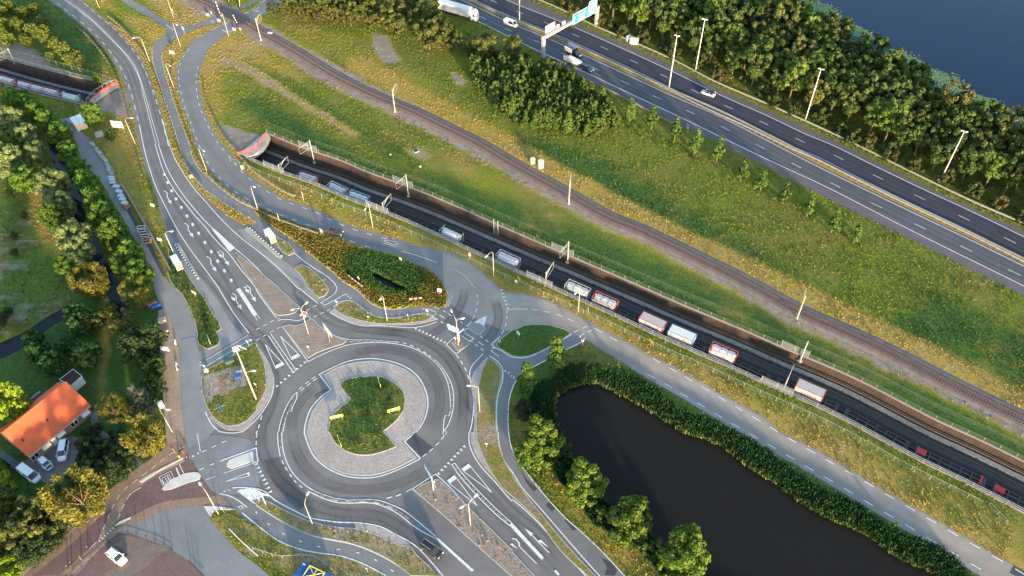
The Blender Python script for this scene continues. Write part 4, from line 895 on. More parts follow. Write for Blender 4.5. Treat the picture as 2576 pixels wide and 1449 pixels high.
# worn grey blocks standing in the lane dividers, and platform edging
M_BLK = simple('divider_block', (.20, .185, .17), .85, local=False, scale=.8)
def blocks(name, curve, ln, gap, wd, h, mat, s0=.3):
    q, d = cum(curve); s = s0; mb = MB()
    while s+ln < d[-1]:
        a, b = at(curve, s), at(curve, s+ln); c = (a+b)/2; t = b-a
        mb.box((c[0], c[1], .03+h/2), (ln, wd, h), math.atan2(t[1], t[0]), top=.9); s += ln+gap
    o = mb.build(name, mat); o['kind'] = 'structure'
for s in ("12 925,533 1100,535 1300,541 1440,553", "12 1750,690 1840,775 1925,900 1960,1050 1970,1150 1955,1270", "12 370,1140 300,1290 250,1449 13 242,0 243,130 262,220", "13 560,600 680,655 800,690 900,704 1080,700 1210,708 1340,750 1460,812 1570,900 1700,1000 1800,1060", "12 140,475 385,835", "13 1985,325 2075,450 2215,605 2415,805 2555,930"):
    blocks('divider_blocks', S(s), 1.15, .35, .36, .11, M_BLK)
M_BLKL = simple('divider_block_pale', (.36, .33, .29), .85, local=False, scale=.8)
blocks('divider_blocks', S("13 700,664 820,692 1080,700 1210,708 1340,750 1440,800"), 1.2, 1.6, .38, .12, M_BLKL, 1.3)
# bus platforms
PLAT = simple('platform_paving', (.37, .36, .34), .85, local=False, scale=.7)
for key, pg, ed in (('a', P("01 1745,1000 1800,998 2012,1348 1995,1372"), P("01 1752,1005 1998,1368")), ('b', P("01 2480,835 2505,830 11 268,1130 255,1150 200,1130 0,960 01 2460,860"), P("01 2500,835 2574,895 11 0,915 265,1135"))):
    raised('bus_platform', pg, .2, PLAT, None)
    for off, m_ in ((0, M_DARK), (.55, M_WHITE)):
        q, d = cum(ed); mb = MB(); s = off
        while s+.5 < d[-1]:
            a, b = at(ed, s), at(ed, s+.5); c = (a+b)/2; t = b-a; mb.box((c[0], c[1], .12), (.5, .35, .22), math.atan2(t[1], t[0])); s += 1.1
        o = mb.build('platform_kerb', m_); o['kind'] = 'structure'

# ------------------------------------------------------------------ railway trench
M_WALL = paving('pile_wall', (.175, .105, .075), (.07, .05, .04), .38, 30, cobble=False)
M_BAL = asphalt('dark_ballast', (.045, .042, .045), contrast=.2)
M_WALK = paving('walkway_slabs', (.30, .29, .28), (.10, .10, .10), .5, .5, rot=.5)
M_COPE = simple('coping_concrete', (.24, .21, .185), .85, local=False, scale=.6)
def ribbon(mb, a, za, b, zb, k=0):
    n = len(a); mb.add([(*a[i], za[i]) for i in range(n)]+[(*b[i], zb[i]) for i in range(n)], [(i, n+i, n+i+1, i+1) for i in range(n-1)], k)
def wallmat():
    m, n, l, b = nodes('sheet_pile_wall')
    uv = n.new('ShaderNodeUVMap'); sp = n.new('ShaderNodeSeparateXYZ'); l.new(uv.outputs[0], sp.inputs[0])
    wv = n.new('ShaderNodeMath'); wv.operation = 'SINE'; mu = n.new('ShaderNodeMath'); mu.operation = 'MULTIPLY'; l.new(sp.outputs[0], mu.inputs[0]); mu.inputs[1].default_value = 9.0; l.new(mu.outputs[0], wv.inputs[0])
    r0 = ramp(n, l, wv.outputs[0], [(0, .72), (.35, 1)])
    st = ramp(n, l, noise(n, l, .5, 5, .7), [(.3, 0), (.7, 1)])
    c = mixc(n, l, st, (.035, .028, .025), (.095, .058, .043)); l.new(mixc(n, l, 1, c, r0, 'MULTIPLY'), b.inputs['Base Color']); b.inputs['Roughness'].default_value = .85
    return m
WM = wallmat()
def trench(name, nc, fc, dz):
    nn = resample(nc, 0, 1e9, 2.5); n = len(nn); ff = [at(fc, cum(fc)[1][-1]*i/(n-1)) for i in range(n)]
    ff = [tuple(p) for p in ff]; z0 = [-dz(p[0]) for p in nn]; top = [.0]*n
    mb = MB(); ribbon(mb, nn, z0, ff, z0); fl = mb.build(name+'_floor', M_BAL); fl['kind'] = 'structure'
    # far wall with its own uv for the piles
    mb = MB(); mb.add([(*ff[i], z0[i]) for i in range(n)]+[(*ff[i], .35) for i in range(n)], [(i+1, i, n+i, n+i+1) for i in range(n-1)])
    mb.add([(*nn[i], z0[i]) for i in range(n)]+[(*nn[i], .25) for i in range(n)], [(i, i+1, n+i+1, n+i) for i in range(n-1)])
    o = thing('retaining_wall', 'brown piled retaining walls lining the sunken railway '+name, 'wall'); w_ = mb.build('wall_face', WM, o)
    ul = w_.data.uv_layers.new(name='UVMap'); cu = cum(ff)[1]; uv = []
    for rep in range(2):
        for i in range(n-1):
            for a in ((i+1, i, i, i+1) if rep == 0 else (i, i+1, i+1, i)): uv.append((cu[a], 0))
    ul.data.foreach_set('uv', [c for u in uv for c in u])
    mb = MB()
    for cv, sgn in ((nn, -1), (ff, 1)):
        a = offset(cv, -.02*sgn); b = offset(cv, .42*sgn); h = .40 if sgn > 0 else .30
        ribbon(mb, a, [h]*n, b, [h]*n); ribbon(mb, b, [h]*n, b, [-.1]*n); ribbon(mb, a, [h]*n, a, [h-.3]*n)
    mb.build('coping', M_COPE, o)
    return nn, ff, z0
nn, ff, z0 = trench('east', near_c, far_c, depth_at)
LEN = cum(nn)[1]
def tz(s):
    return float(np.interp(s, LEN, z0))
def lane(off, z=0.0, a=0, b=None):
    c = offset(nn, off); b = b or LEN[-1]; q = resample(c, a, b, 2.0); return q
def band3(name, off, wd, up, mat):
    c = offset(nn, off); zz = [z+up for z in z0]; mb = MB(); a = offset(c, wd/2); b = offset(c, -wd/2); n = len(c)
    ribbon(mb, a, zz, b, zz); ribbon(mb, b, zz, b, z0); ribbon(mb, [p for p in a], zz, a, z0)
    o = mb.build(name, mat); o['kind'] = 'structure'; return o
band3('walkway', 9.1, 1.0, .35, M_WALK)
TR1, TR2 = 2.8, 6.6
M_RAILD = simple('steel_rail', (.16, .13, .12), .4, .6, local=False); M_SLEEP = simple('concrete_sleeper', (.12, .115, .11), .9, local=False)
for k, t_ in enumerate((TR1, TR2)):
    band3('slab_track', t_, 2.5, .10, simple('slab_track', (.05, .048, .05), .9, local=False, scale=.8))
    for s_ in (-.75, .75): band3('rail', t_+s_, .10, .28, M_RAILD)
for off in (10.3, 10.75): band3('cable_duct', off, .12, .45, simple('cable_duct', (.14, .10, .075), .8, local=False))
# west trench
wfc = resample(west_far, 0, 1e9, 2.5); wd_ = lambda x: 3.7
wn_ = offset(wfc, -TW)
nw, fw, zw = trench('west', [tuple(p) for p in wn_], wfc, wd_)
for off, wdt, up, nm, mt in ((-1.9, .9, .35, 'walkway', M_WALK), (-4.9, 2.5, .1, 'slab_track', MATS['slab_track']), (-8.7, 2.5, .1, 'slab_track', MATS['slab_track'])):
    c = offset(fw, off); a = offset(c, wdt/2); b = offset(c, -wdt/2); mb = MB(); ribbon(mb, a, [z+up for z in zw], b, [z+up for z in zw]); ribbon(mb, b, [z+up for z in zw], b, zw); o = mb.build(nm, mt); o['kind'] = 'structure'
for off in (-4.15, -5.65, -8.15, -9.65):
    c = offset(fw, off); mb = MB(); mb.tube([(*p, z+.22) for p, z in zip(c, zw)], .07, 4); o = mb.build('rail', M_RAILD); o['kind'] = 'structure'
# ------------------------------------------------------------------ surface railway
def railway():
    rc = resample(rail, 0, 1e9, 2.0); n = len(rc)
    a = offset(rc, 2.9); b = offset(rc, -2.9); at_ = offset(rc, 1.9); bt = offset(rc, -1.9)
    m, nn_, l, bb = nodes('ballast'); f = ramp(nn_, l, noise(nn_, l, .5, 5, .7), [(.3, 0), (.7, 1)]); f2 = ramp(nn_, l, noise(nn_, l, 6, 3, .8), [(.3, .6), (.7, 1.25)])
    c = mixc(nn_, l, f, (.15, .105, .085), (.235, .20, .18)); l.new(mixc(nn_, l, 1, c, f2, 'MULTIPLY'), bb.inputs['Base Color']); bb.inputs['Roughness'].default_value = .9
    mb = MB(); ribbon(mb, a, [.03]*n, at_, [.28]*n); ribbon(mb, at_, [.28]*n, bt, [.28]*n); ribbon(mb, bt, [.28]*n, b, [.03]*n); o = mb.build('ballast', m); o['kind'] = 'structure'
    q, d = cum(rc); mb = MB(); s = 0
    while s < d[-1]:
        p0, p1 = at(rc, s), at(rc, s+.3); t = p1-p0; ang = math.atan2(t[1], t[0]) if np.linalg.norm(t) > 0 else 0
        mb.box((p0[0], p0[1], .30), (.26, 2.5, .12), ang); s += .62
    o = mb.build('railway_sleepers', simple('sleeper', (.19, .155, .135), .9, local=False, scale=.9)); o['kind'] = 'structure'
    mb = MB()
    for off in (.75, -.75):
        c = offset(rc, off); u = offset(c, .055); v = offset(c, -.055); ribbon(mb, u, [.52]*n, v, [.52]*n); ribbon(mb, v, [.52]*n, v, [.3]*n); ribbon(mb, u, [.3]*n, u, [.52]*n)
    o = mb.build('railway_rails', M_RUST); o['kind'] = 'structure'
railway()
# crossing deck
sheet('crossing_deck', P("00 2240,205 2330,160 2420,205 2574,150 10 60,110 10,190 00 2440,300 2330,250"), .56, A_PATCH) if False else None

# ------------------------------------------------------------------ grass, reeds
PAVED = [o for o in C.objects if o.get('kind') == 'structure' and o.name.split('.')[0] not in ('ground', 'road_markings', 'tyre_wear', 'road_dust', 'lane_bleach', 'divider_blocks', 'pond_water', 'ditch_water', 'lake_water', 'roundabout_asphalt_', 'railway_sleepers', 'railway_rails', 'platform_kerb', 'rail', 'garden_path', 'motorway_median', 'south_verge_bank', 'car_park_dirt') and not o.name.startswith('verge_')]
def mask_grid(objs, x0=-260, x1=260, y0=40, y1=340, res=.5):
    """raster of what is paved, seen from above"""
    nx, ny = int((x1-x0)/res), int((y1-y0)/res); M = np.zeros((ny, nx), bool)
    for o in objs:
        me = o.data; co = np.zeros(len(me.vertices)*3); me.vertices.foreach_get('co', co); co = co.reshape(-1, 3)
        me.calc_loop_triangles(); T = np.zeros(len(me.loop_triangles)*3, int); me.loop_triangles.foreach_get('vertices', T); T = T.reshape(-1, 3)
        for a, b, c in co[T][:, :, :2]:
            mn = np.minimum(np.minimum(a, b), c); mx = np.maximum(np.maximum(a, b), c)
            i0, i1 = max(0, int((mn[0]-x0)/res)), min(nx-1, int((mx[0]-x0)/res)+1); j0, j1 = max(0, int((mn[1]-y0)/res)), min(ny-1, int((mx[1]-y0)/res)+1)
            if i0 > i1 or j0 > j1: continue
            gx = x0+(np.arange(i0, i1+1)+.5)*res; gy = y0+(np.arange(j0, j1+1)+.5)*res; X, Y = np.meshgrid(gx, gy)
            def e(p, q): return (q[0]-p[0])*(Y-p[1])-(q[1]-p[1])*(X-p[0])
            w0, w1, w2 = e(a, b), e(b, c), e(c, a)
            ins = ((w0 >= 0) & (w1 >= 0) & (w2 >= 0)) | ((w0 <= 0) & (w1 <= 0) & (w2 <= 0))
            M[j0:j1+1, i0:i1+1] |= ins
    return M, (x0, y0, res)
MASK, MG = mask_grid(PAVED)
def is_paved(p):
    i = ((p[:, 0]-MG[0])/MG[2]).astype(int); j = ((p[:, 1]-MG[1])/MG[2]).astype(int)
    ok = (i >= 0) & (j >= 0) & (i < MASK.shape[1]) & (j < MASK.shape[0]); r = np.ones(len(p), bool); r[ok] = MASK[j[ok], i[ok]]
    for key, (pg, vg) in ISL.items(): r &= ~inside(p, pg)
    return r
WET = [np.array(p) for p in (pond, ditch, ditch2, lake, trenchE, trenchW)]
def blades(name, pts, z, h, wd, veg, mat, per=3, lean=.35, label=None):
    """thin upright leaves, per each point, in one mesh"""
    n = len(pts)*per; P0 = np.repeat(pts, per, 0)+rng.normal(0, .16, (n, 2)); Z = np.repeat(z, per); H = np.repeat(h, per)*rng.uniform(.6, 1.25, n); Wd = np.repeat(wd, per)*rng.uniform(.7, 1.3, n)
    a = rng.uniform(0, 2*PI, n); dx, dy = np.cos(a)*Wd/2, np.sin(a)*Wd/2; b = rng.uniform(0, 2*PI, n); lx, ly = np.cos(b)*H*lean*rng.random(n), np.sin(b)*H*lean*rng.random(n)
    V = np.zeros((n, 4, 3)); V[:, 0] = np.c_[P0[:, 0]-dx*.6, P0[:, 1]-dy*.6, Z-.03]; V[:, 1] = np.c_[P0[:, 0]+dx*.6, P0[:, 1]+dy*.6, Z-.03]
    V[:, 2] = np.c_[P0[:, 0]+dx+lx, P0[:, 1]+dy+ly, Z+H*.8]; V[:, 3] = np.c_[P0[:, 0]-dx+lx*1.2, P0[:, 1]-dy+ly*1.2, Z+H]
    me = bpy.data.meshes.new(name); me.vertices.add(n*4); me.vertices.foreach_set('co', V.ravel()); me.loops.add(n*4); me.loops.foreach_set('vertex_index', np.arange(n*4))
    me.polygons.add(n); me.polygons.foreach_set('loop_start', np.arange(n)*4); me.polygons.foreach_set('loop_total', np.full(n, 4)); me.update(calc_edges=True)
    if veg is not None:
        ca = me.color_attributes.new('veg', 'FLOAT_COLOR', 'POINT'); ca.data.foreach_set('color', np.c_[np.repeat(np.repeat(veg, per, 0), 4, 0), np.ones(n*4)].ravel())
        ra = me.attributes.new('rnd', 'FLOAT', 'POINT'); ra.data.foreach_set('value', np.repeat(rng.random(n), 4))
    me.materials.append(mat); o = bpy.data.objects.new(name, me); link(o); o['kind'] = 'stuff'
    if label: o['label'] = label
    return o
def scatter(n, x0=-235, x1=235, y0=55, y1=320):
    # density falls with distance so that the grain stays even in view
    p = np.c_[rng.uniform(x0, x1, n), y0+(y1-y0)*rng.random(n)**1.15]; p = p[np.abs(p[:, 0]) < .66*p[:, 1]+48]
    return p
def grass():
    p = scatter(470000); ii = np.zeros(len(p), bool)
    for key, (pg, vg) in ISL.items(): ii |= inside(p, pg)
    p = p[~is_paved(p) | ii]
    for wpg in WET: p = p[~inside(p, wpg)]
    p = p[distpl(p, far_c) > .6]; p = p[distpl(p, near_c) > .5]
    p = p[~inside(p, tri_isl)]
    isl = np.zeros(len(p), bool); v = veg_at(p); z = np.zeros(len(p))
    for key, (pg, vg) in ISL.items():
        k = inside(p, pg); v[k] = vg; z[k] = .1; isl |= k
        if key == 'centre' and k.any():  # drier towards the lower right; the darker green left half holds painted shade
            c_ = np.array(pg).mean(0); e_ = np.clip(((p[k]-c_)@np.array((.8, -.6)))/9+.15, 0, .95); v[k] = np.c_[e_, .95-e_, e_*0+.05]
    clump = np.sin(p[:, 0]*.31+1.3*np.sin(p[:, 1]*.23))*np.sin(p[:, 1]*.37+np.sin(p[:, 0]*.19)*2)*.5+.5
    bare = v[:, 2]; keep = rng.random(len(p)) > np.clip(bare*1.25, 0, .96)*1.0; keep &= rng.random(len(p)) < .35+.65*clump+.2*v[:, 1]
    p, v, z, clump = p[keep], v[keep], z[keep], clump[keep]
    mown = inside(p, P("O 1090,385 1380,490 1850,730 2350,990 2600,1110 2600,1200 2350,1075 2000,890 1700,740 1420,610 1150,510 1030,450")) | inside(p, P("O -300,900 0,880 160,800 190,740 300,760 400,740 410,900 420,1080 450,1150 300,1250 100,1449 -300,1700")) | inside(p, ISL['round'][0]) | inside(p, ISL['east_strip'][0])| inside(p, ISL['median_west'][0])
    h = np.where(mown, .10, .15+.30*clump*rng.random(len(p))); wd = np.where(mown, .16, .17+.10*rng.random(len(p)))
    blades('grass', p, z, h, wd, v, GB, 2, 1.1)
    # tri island grass
    q = np.array(tri_isl); t = rng.uniform(q.min(0), q.max(0), (26000, 2)); t = t[inside(t, tri_isl) & ~inside(t, reedtri)]
    blades('grass', t, np.full(len(t), .1), np.full(len(t), .55), np.full(len(t), .28), np.tile((.52, .45, .0), (len(t), 1)), GB, 2, .5)
grass()
RM = leaf_mat('reed_leaf', (.028, .085, .035), (.075, .15, .045)); RMY = leaf_mat('reed_leaf_dry', (.14, .17, .035), (.24, .22, .05))
def reeds(name, band, n, hh, mat, zf=-.3):
    q = np.array(band); t = rng.uniform(q.min(0), q.max(0), (n, 2)); t = t[inside(t, band)]
    slit = P('O 925,680 955,690 985,705 1020,722 1030,738 1000,735 965,722 935,700')
    t = t[~inside(t, slit)]; t = t[~is_paved(t) | inside(t, tri_isl)]
    blades(name, t, np.full(len(t), zf), hh*(.75+.5*rng.random(len(t))), np.full(len(t), .24), None, mat, 3, .45)
outer = grow(pond, 5.0); inner = grow(pond, -.5)
def ringband(n, lo, hi, hh, mat, sel=None, name='reeds'):
    q = np.array(pond); t = rng.uniform(q.min(0)-8, q.max(0)+8, (n, 2)); t = t[(t[:, 1] > 50)]
    d = distpl(t, pond, True); ins = inside(t, pond); sdv = np.where(ins, -d, d); pn = np.sin(t[:, 0]*.5)+.8*np.sin(t[:, 1]*.9+t[:, 0]*.3)+.5*np.sin(t[:, 0]*2.1); k = (sdv > lo+.25*pn) & (sdv < hi*(.86+.09*pn)) & (rng.random(len(t)) < .88+.1*pn); t = t[k]; t = t[~is_paved(t)]
    if sel is not None: t = t[sel(t)]
    zz = -.55+np.clip(distpl(t, pond, True)/3, 0, 1)*.5
    blades(name, t, zz, hh*(.7+.6*rng.random(len(t))), np.full(len(t), .17), None, mat, 3, .5)
ne = lambda t: (t[:, 0]*.55+t[:, 1]) > 118+0*t[:, 0]
ringband(260000, -.15, 5.0, 1.25, RM, name='reeds'); ringband(50000, -.25, .8, 1.1, RMY, name='reeds')
reeds('reeds', grow(reedtri, .3), 20000, .8, leaf_mat('reed_leaf_mid', (.045, .115, .03), (.10, .18, .045)), -.25)
_q = np.array(reedtri)
reeds('reeds', grow(ditch, 1.2), 0, 1.0, RM) if False else None
# lily pads on the lake
def lilies():
    sh = S("30 60,-60 300,20 480,100 640,180 790,270 900,345 1030,415 1140,480 1300,580 1450,640 1600,730 1740,830 1900,915 2050,1000 2200,1080 2350,1130 2574,1240 2900,1400", step=2)
    n = 7500; q, d = cum(sh); mb = MB(); off = offset(sh, 1.0)
    nrm = np.array(off)-np.array(sh)
    for i in range(n):
        s = rng.uniform(0, d[-1]); c = np.array([np.interp(s, d, q[:, 0]), np.interp(s, d, q[:, 1])]); k = np.array([np.interp(s, d, nrm[:, 0]), np.interp(s, d, nrm[:, 1])])
        w_ = 1.9+1.3*math.sin(s*.11)+1.5*math.sin(s*.37+1); c = c+k*(rng.normal(0, .55)*w_+2.2); r = rng.uniform(.18, .42); a0 = rng.uniform(0, 6.28)
        mb.add([(c[0]+r*math.cos(a0+a), c[1]+r*math.sin(a0+a), -.27+.001*(i % 20)) for a in (0, 1.05, 2.1, 3.14, 4.2, 5.2)], [(0, 1, 2, 3, 4, 5)])
    o = mb.build('lily_pads', leaf_mat('lily', (.13, .24, .10), (.22, .32, .16))); o['kind'] = 'stuff'; o['label'] = 'pale green lily pads floating along the lake shore'
lilies()
# ------------------------------------------------------------------ trees
M_BARK = simple('bark', (.16, .115, .08), .9, scale=3)
def leafmesh(name, lumps, n, size, mat, seed, droop=0.0):
    """leaf clumps on the skins of many small lumps"""
    r = np.random.default_rng(seed); L = np.array([l[:3] for l in lumps]); Rr = np.array([l[3] for l in lumps])
    k = r.choice(len(lumps), n, p=Rr**2/(Rr**2).sum()); u = r.normal(size=(n, 3)); u /= np.linalg.norm(u, axis=1)[:, None]
    u[:, 2] = np.abs(u[:, 2])*np.where(r.random(n) < .78, 1, -1)
    P0 = L[k]+u*(Rr[k]*(.72+.34*r.random(n)))[:, None]
    P0[:, 2] -= droop*np.hypot(P0[:, 0], P0[:, 1])*r.random(n)
    nn_ = u+r.normal(0, .45, (n, 3)); nn_ /= np.linalg.norm(nn_, axis=1)[:, None]
    t = np.cross(nn_, r.normal(size=(n, 3))); t /= np.linalg.norm(t, axis=1)[:, None]; b = np.cross(nn_, t)
    s = size*(.6+.8*r.random(n))[:, None]; e = .55+.45*r.random((n, 1))
    if droop: b[:, 2] -= .6; b /= np.linalg.norm(b, axis=1)[:, None]; e = e*.5
    V = np.stack([P0-t*s*e*.5-b*s*.5, P0+t*s*e*.5-b*s*.3, P0+t*s*e*.35+b*s*.5, P0-t*s*e*.5+b*s*.35], 1)
    me = bpy.data.meshes.new(name); me.vertices.add(n*4); me.vertices.foreach_set('co', V.ravel()); me.loops.add(n*4); me.loops.foreach_set('vertex_index', np.arange(n*4))
    me.polygons.add(n); me.polygons.foreach_set('loop_start', np.arange(n)*4); me.polygons.foreach_set('loop_total', np.full(n, 4)); me.update(calc_edges=True)
    me.materials.append(mat); return me
def crown_lumps(shape, seed):
    """unit crown: radius 1, height 1 (z 0..1 over the crown)"""
    r = random.Random(seed); out = []
    if shape == 'round':
        for i in range(62):
            z = r.random(); rad = math.sqrt(max(.02, 1-(abs(z-.42)/.62)**2.2)); a = r.random()*6.283; q = rad*math.sqrt(r.uniform(.2, 1))*.86
            out.append((q*math.cos(a), q*math.sin(a), z, r.uniform(.12, .27)))
        out.append((0, 0, .45, .5))
    elif shape == 'open':
        for i in range(52):
            z = r.random(); rad = .35+.75*math.sin(min(1, z*1.25)*PI*.62); a = r.random()*6.283; q = rad*math.sqrt(r.uniform(.35, 1))*.85
            out.append((q*math.cos(a), q*math.sin(a), z, r.uniform(.11, .25)))
    elif shape == 'column':
        for i in range(30):
            z = (i+r.random())/30; rad = (.35+.65*math.sin((z*.85+.1)*PI)); a = r.random()*6.283; q = rad*r.uniform(.2, .7)
            out.append((q*math.cos(a), q*math.sin(a), z, r.uniform(.30, .48)*(1.1-.5*z)))
    elif shape == 'spire':
        for i in range(22):
            z = (i+r.random())/22; rad = (1-z)*.9+.08; a = r.random()*6.283; q = rad*r.uniform(.2, .75)
            out.append((q*math.cos(a), q*math.sin(a), z, .12+.32*(1-z)))
    elif shape == 'shrub':
        for i in range(24):
            a = r.random()*6.283; q = math.sqrt(r.random())*.8; z = r.random()*math.sqrt(1-q*q)
            out.append((q*math.cos(a), q*math.sin(a), z, r.uniform(.20, .34)))
    return out
PROTO = {}
def crown_proto(kind, shape, var, rad, hh, n, size, mat, droop=0.0):
    key = (kind, var)
    if key not in PROTO:
        seed = (sum(map(ord, kind))*31+var*7)
        lumps = [(x*rad, y*rad, z*hh, q*(rad*.75+hh*.12)) for x, y, z, q in crown_lumps(shape, seed)]
        PROTO[key] = leafmesh('crown', lumps, n, size, mat, seed, droop)
    return PROTO[key]
TRUNK = {}
def trunk_mesh(h, top, rad, seed, limbs=5, spread=1.5):
    key = (round(h, 1), round(top, 1), seed)
    if key in TRUNK: return TRUNK[key]
    r = random.Random(seed); mb = MB(); l = r.uniform(-.25, .25)
    mb.tube([(0, 0, -.3), (l*.3, 0, h*.5), (l, .1, h), (l*1.1, .1, h+(top-h)*.6)], [rad*1.2, rad, rad*.7, rad*.25], 6)
    for i in range(limbs):
        a = i*6.283/limbs+r.random(); z0_ = h*r.uniform(.7, 1.1); s_ = spread*r.uniform(.7, 1.1)
        mb.tube([(l*z0_/h, 0, z0_), (l+math.cos(a)*s_*.5, math.sin(a)*s_*.5, z0_+(top-h)*.3), (l+math.cos(a)*s_, math.sin(a)*s_, z0_+(top-h)*.6)], [rad*.5, rad*.35, rad*.12], 5)
    o = mb.build('trunk', M_BARK); me = o.data; bpy.data.objects.remove(o); TRUNK[key] = me
    return me
KIND = {  # shape, crown radius, crown height, clear trunk height, leaves, leaf size, material, droop, variants
 'forest': ('open', 3.3, 7.5, 3.6, 2900, .52, leaf_mat('leaf_forest', (.040, .078, .018), (.10, .150, .030), (.125, .11, .028)), 0, 5),
 'forestl': ('round', 3.2, 6.0, 4.6, 2700, .52, leaf_mat('leaf_forest_light', (.068, .13, .020), (.155, .215, .032)), 0, 3),
 'edge': ('shrub', 2.4, 3.4, .3, 1100, .55, leaf_mat('leaf_edge', (.030, .052, .014), (.072, .09, .022), (.085, .07, .025)), 0, 3),
 'row': ('round', 3.9, 5.8, 1.6, 4600, .40, leaf_mat('leaf_row', (.045, .108, .013), (.108, .178, .020)), 0, 3),
 'pale': ('round', 4.4, 7.2, 1.6, 6500, .38, leaf_mat('leaf_pale', (.09, .14, .045), (.19, .225, .08)), 0, 3),
 'gold': ('open', 4.3, 7.5, 2.0, 5600, .36, leaf_mat('leaf_gold', (.085, .088, .014), (.165, .152, .022)), .12, 3),
 'golddroop': ('open', 4.3, 7.5, 2.0, 5200, .50, leaf_mat('leaf_gold', (.085, .088, .014), (.165, .152, .022)), .45, 2),
 'dark': ('round', 4.2, 6.5, .8, 4800, .36, leaf_mat('leaf_dark', (.018, .040, .014), (.045, .078, .022)), 0, 3),
 'garden': ('round', 3.1, 4.6, 1.0, 2400, .40, leaf_mat('leaf_garden', (.028, .068, .016), (.065, .12, .028)), 0, 3),
 'lime': ('round', 4.5, 7.0, 2.0, 3600, .46, leaf_mat('leaf_lime', (.13, .21, .012), (.24, .31, .02)), 0, 1),
 'grey': ('spire', 3.8, 8.5, .8, 3400, .45, leaf_mat('leaf_grey', (.045, .065, .04), (.10, .11, .07)), 0, 2),
 'column': ('column', 2.1, 9.5, 1.5, 4600, .36, leaf_mat('leaf_column', (.04, .095, .018), (.11, .17, .03)), 0, 2),
 'pond': ('round', 4.2, 10.2, 1.0, 7600, .42, leaf_mat('leaf_pond', (.045, .100, .012), (.135, .185, .020)), 0, 4),
 'poplar': ('spire', 2.3, 6.2, .3, 2000, .36, leaf_mat('leaf_poplar', (.042, .088, .016), (.115, .168, .028)), 0, 4),
 'bushy': ('open', 1.7, 5.2, .4, 1700, .34, leaf_mat('leaf_poplar', (.042, .088, .016), (.115, .168, .028)), 0, 4),
 'sapling': ('spire', 1.5, 4.2, 1.2, 900, .32, leaf_mat('leaf_sapling', (.045, .10, .016), (.10, .165, .026)), 0, 3),
 'shrub': ('shrub', 2.4, 3.0, .2, 1500, .40, leaf_mat('leaf_shrub', (.035, .075, .016), (.085, .12, .024)), 0, 3),
 'slope': ('round', 2.6, 4.2, .9, 1700, .42, leaf_mat('leaf_slope', (.058, .088, .013), (.14, .16, .022)), 0, 3),
 'oldolive': ('open', 3.4, 5.5, .8, 2300, .44, leaf_mat('leaf_olive', (.05, .075, .016), (.12, .12, .026)), 0, 3),
}
def tree(kind, xy, sc=1.0, label=None, group=None, cat='tree', name=None, rz=None, hs=None, parts=True):
    shape, rad, hh, clear, n, size, mat, droop, nv = KIND[kind]
    v = random.randrange(nv); me = crown_proto(kind, shape, v, rad, hh, n, size, mat, droop)
    t = thing(name or 'tree', label, cat, (xy[0], xy[1], 0), random.random()*6.28 if rz is None else rz, group)
    t.scale = (sc, sc, sc*(hs or random.uniform(.92, 1.1)))
    c = bpy.data.objects.new('crown', me); c.location = (0, 0, clear); link(c, t)
    tr = bpy.data.objects.new('trunk', trunk_mesh(clear+hh*.25, clear+hh*.9, .09+.035*rad, v, 5, rad*.55)); link(tr, t)
    return t
def crown_at(kind, x, y, sc=1.0, **k):
    """stand the tree so that its crown centre is seen at photo point x, y"""
    s = KIND[kind]; z = (s[3]+s[2]*.5)*sc
    return tree(kind, W(x, y, z), sc, **k)
def dart(pg, r, n, seed=3, keep=None):
    g = np.random.default_rng(seed); q = np.array(pg); out = []
    for _ in range(n):
        p = g.uniform(q.min(0), q.max(0))
        if out and np.min(np.hypot(*(np.array(out)-p).T)) < r: continue
        if not inside([p], q)[0]: continue
        if keep is not None and not keep(p): continue
        out.append(p)
    return out
ORD = ['first', 'second', 'third', 'fourth', 'fifth', 'sixth', 'seventh', 'eighth', 'ninth', 'tenth', 'eleventh', 'twelfth', 'thirteenth', 'fourteenth', 'fifteenth', 'sixteenth', 'seventeenth', 'eighteenth', 'nineteenth', 'twentieth']
# the wood between motorway and lake
shore = lake
gr = offset(HHi, 3.2)
wood = [p for p in gr if p[0] > -10]+P("O 2900,700 2700,480 2576,412 2480,370 2420,337 2360,302 2300,262 2240,227 2180,200 2120,170 2060,137 1990,82 1900,2 1850,-60 1480,-60")
fp = dart(wood, 4.35, 14000, 3)
fp = sorted(fp, key=lambda p: p[1])[:292]; print('WOOD', len(fp))
ed = np.array([p for p in gr])
for p in fp:
    k = 'edge' if distpl([p], ed)[0] < 3.2 else random.choice(['forest', 'forest', 'forest', 'forestl'])
    tree(k, p, random.uniform(.9, 1.2)*(1.08 if k != 'edge' else 1), label=('tall leafy tree crowded into the wood between motorway and lake' if k != 'edge' else 'low dark shrub along the wood edge behind the motorway guardrail'), group='trees of the lakeside wood' if k != 'edge' else 'shrubs along the wood edge', cat='tree' if k != 'edge' else 'shrub', name='tree' if k != 'edge' else 'shrub')
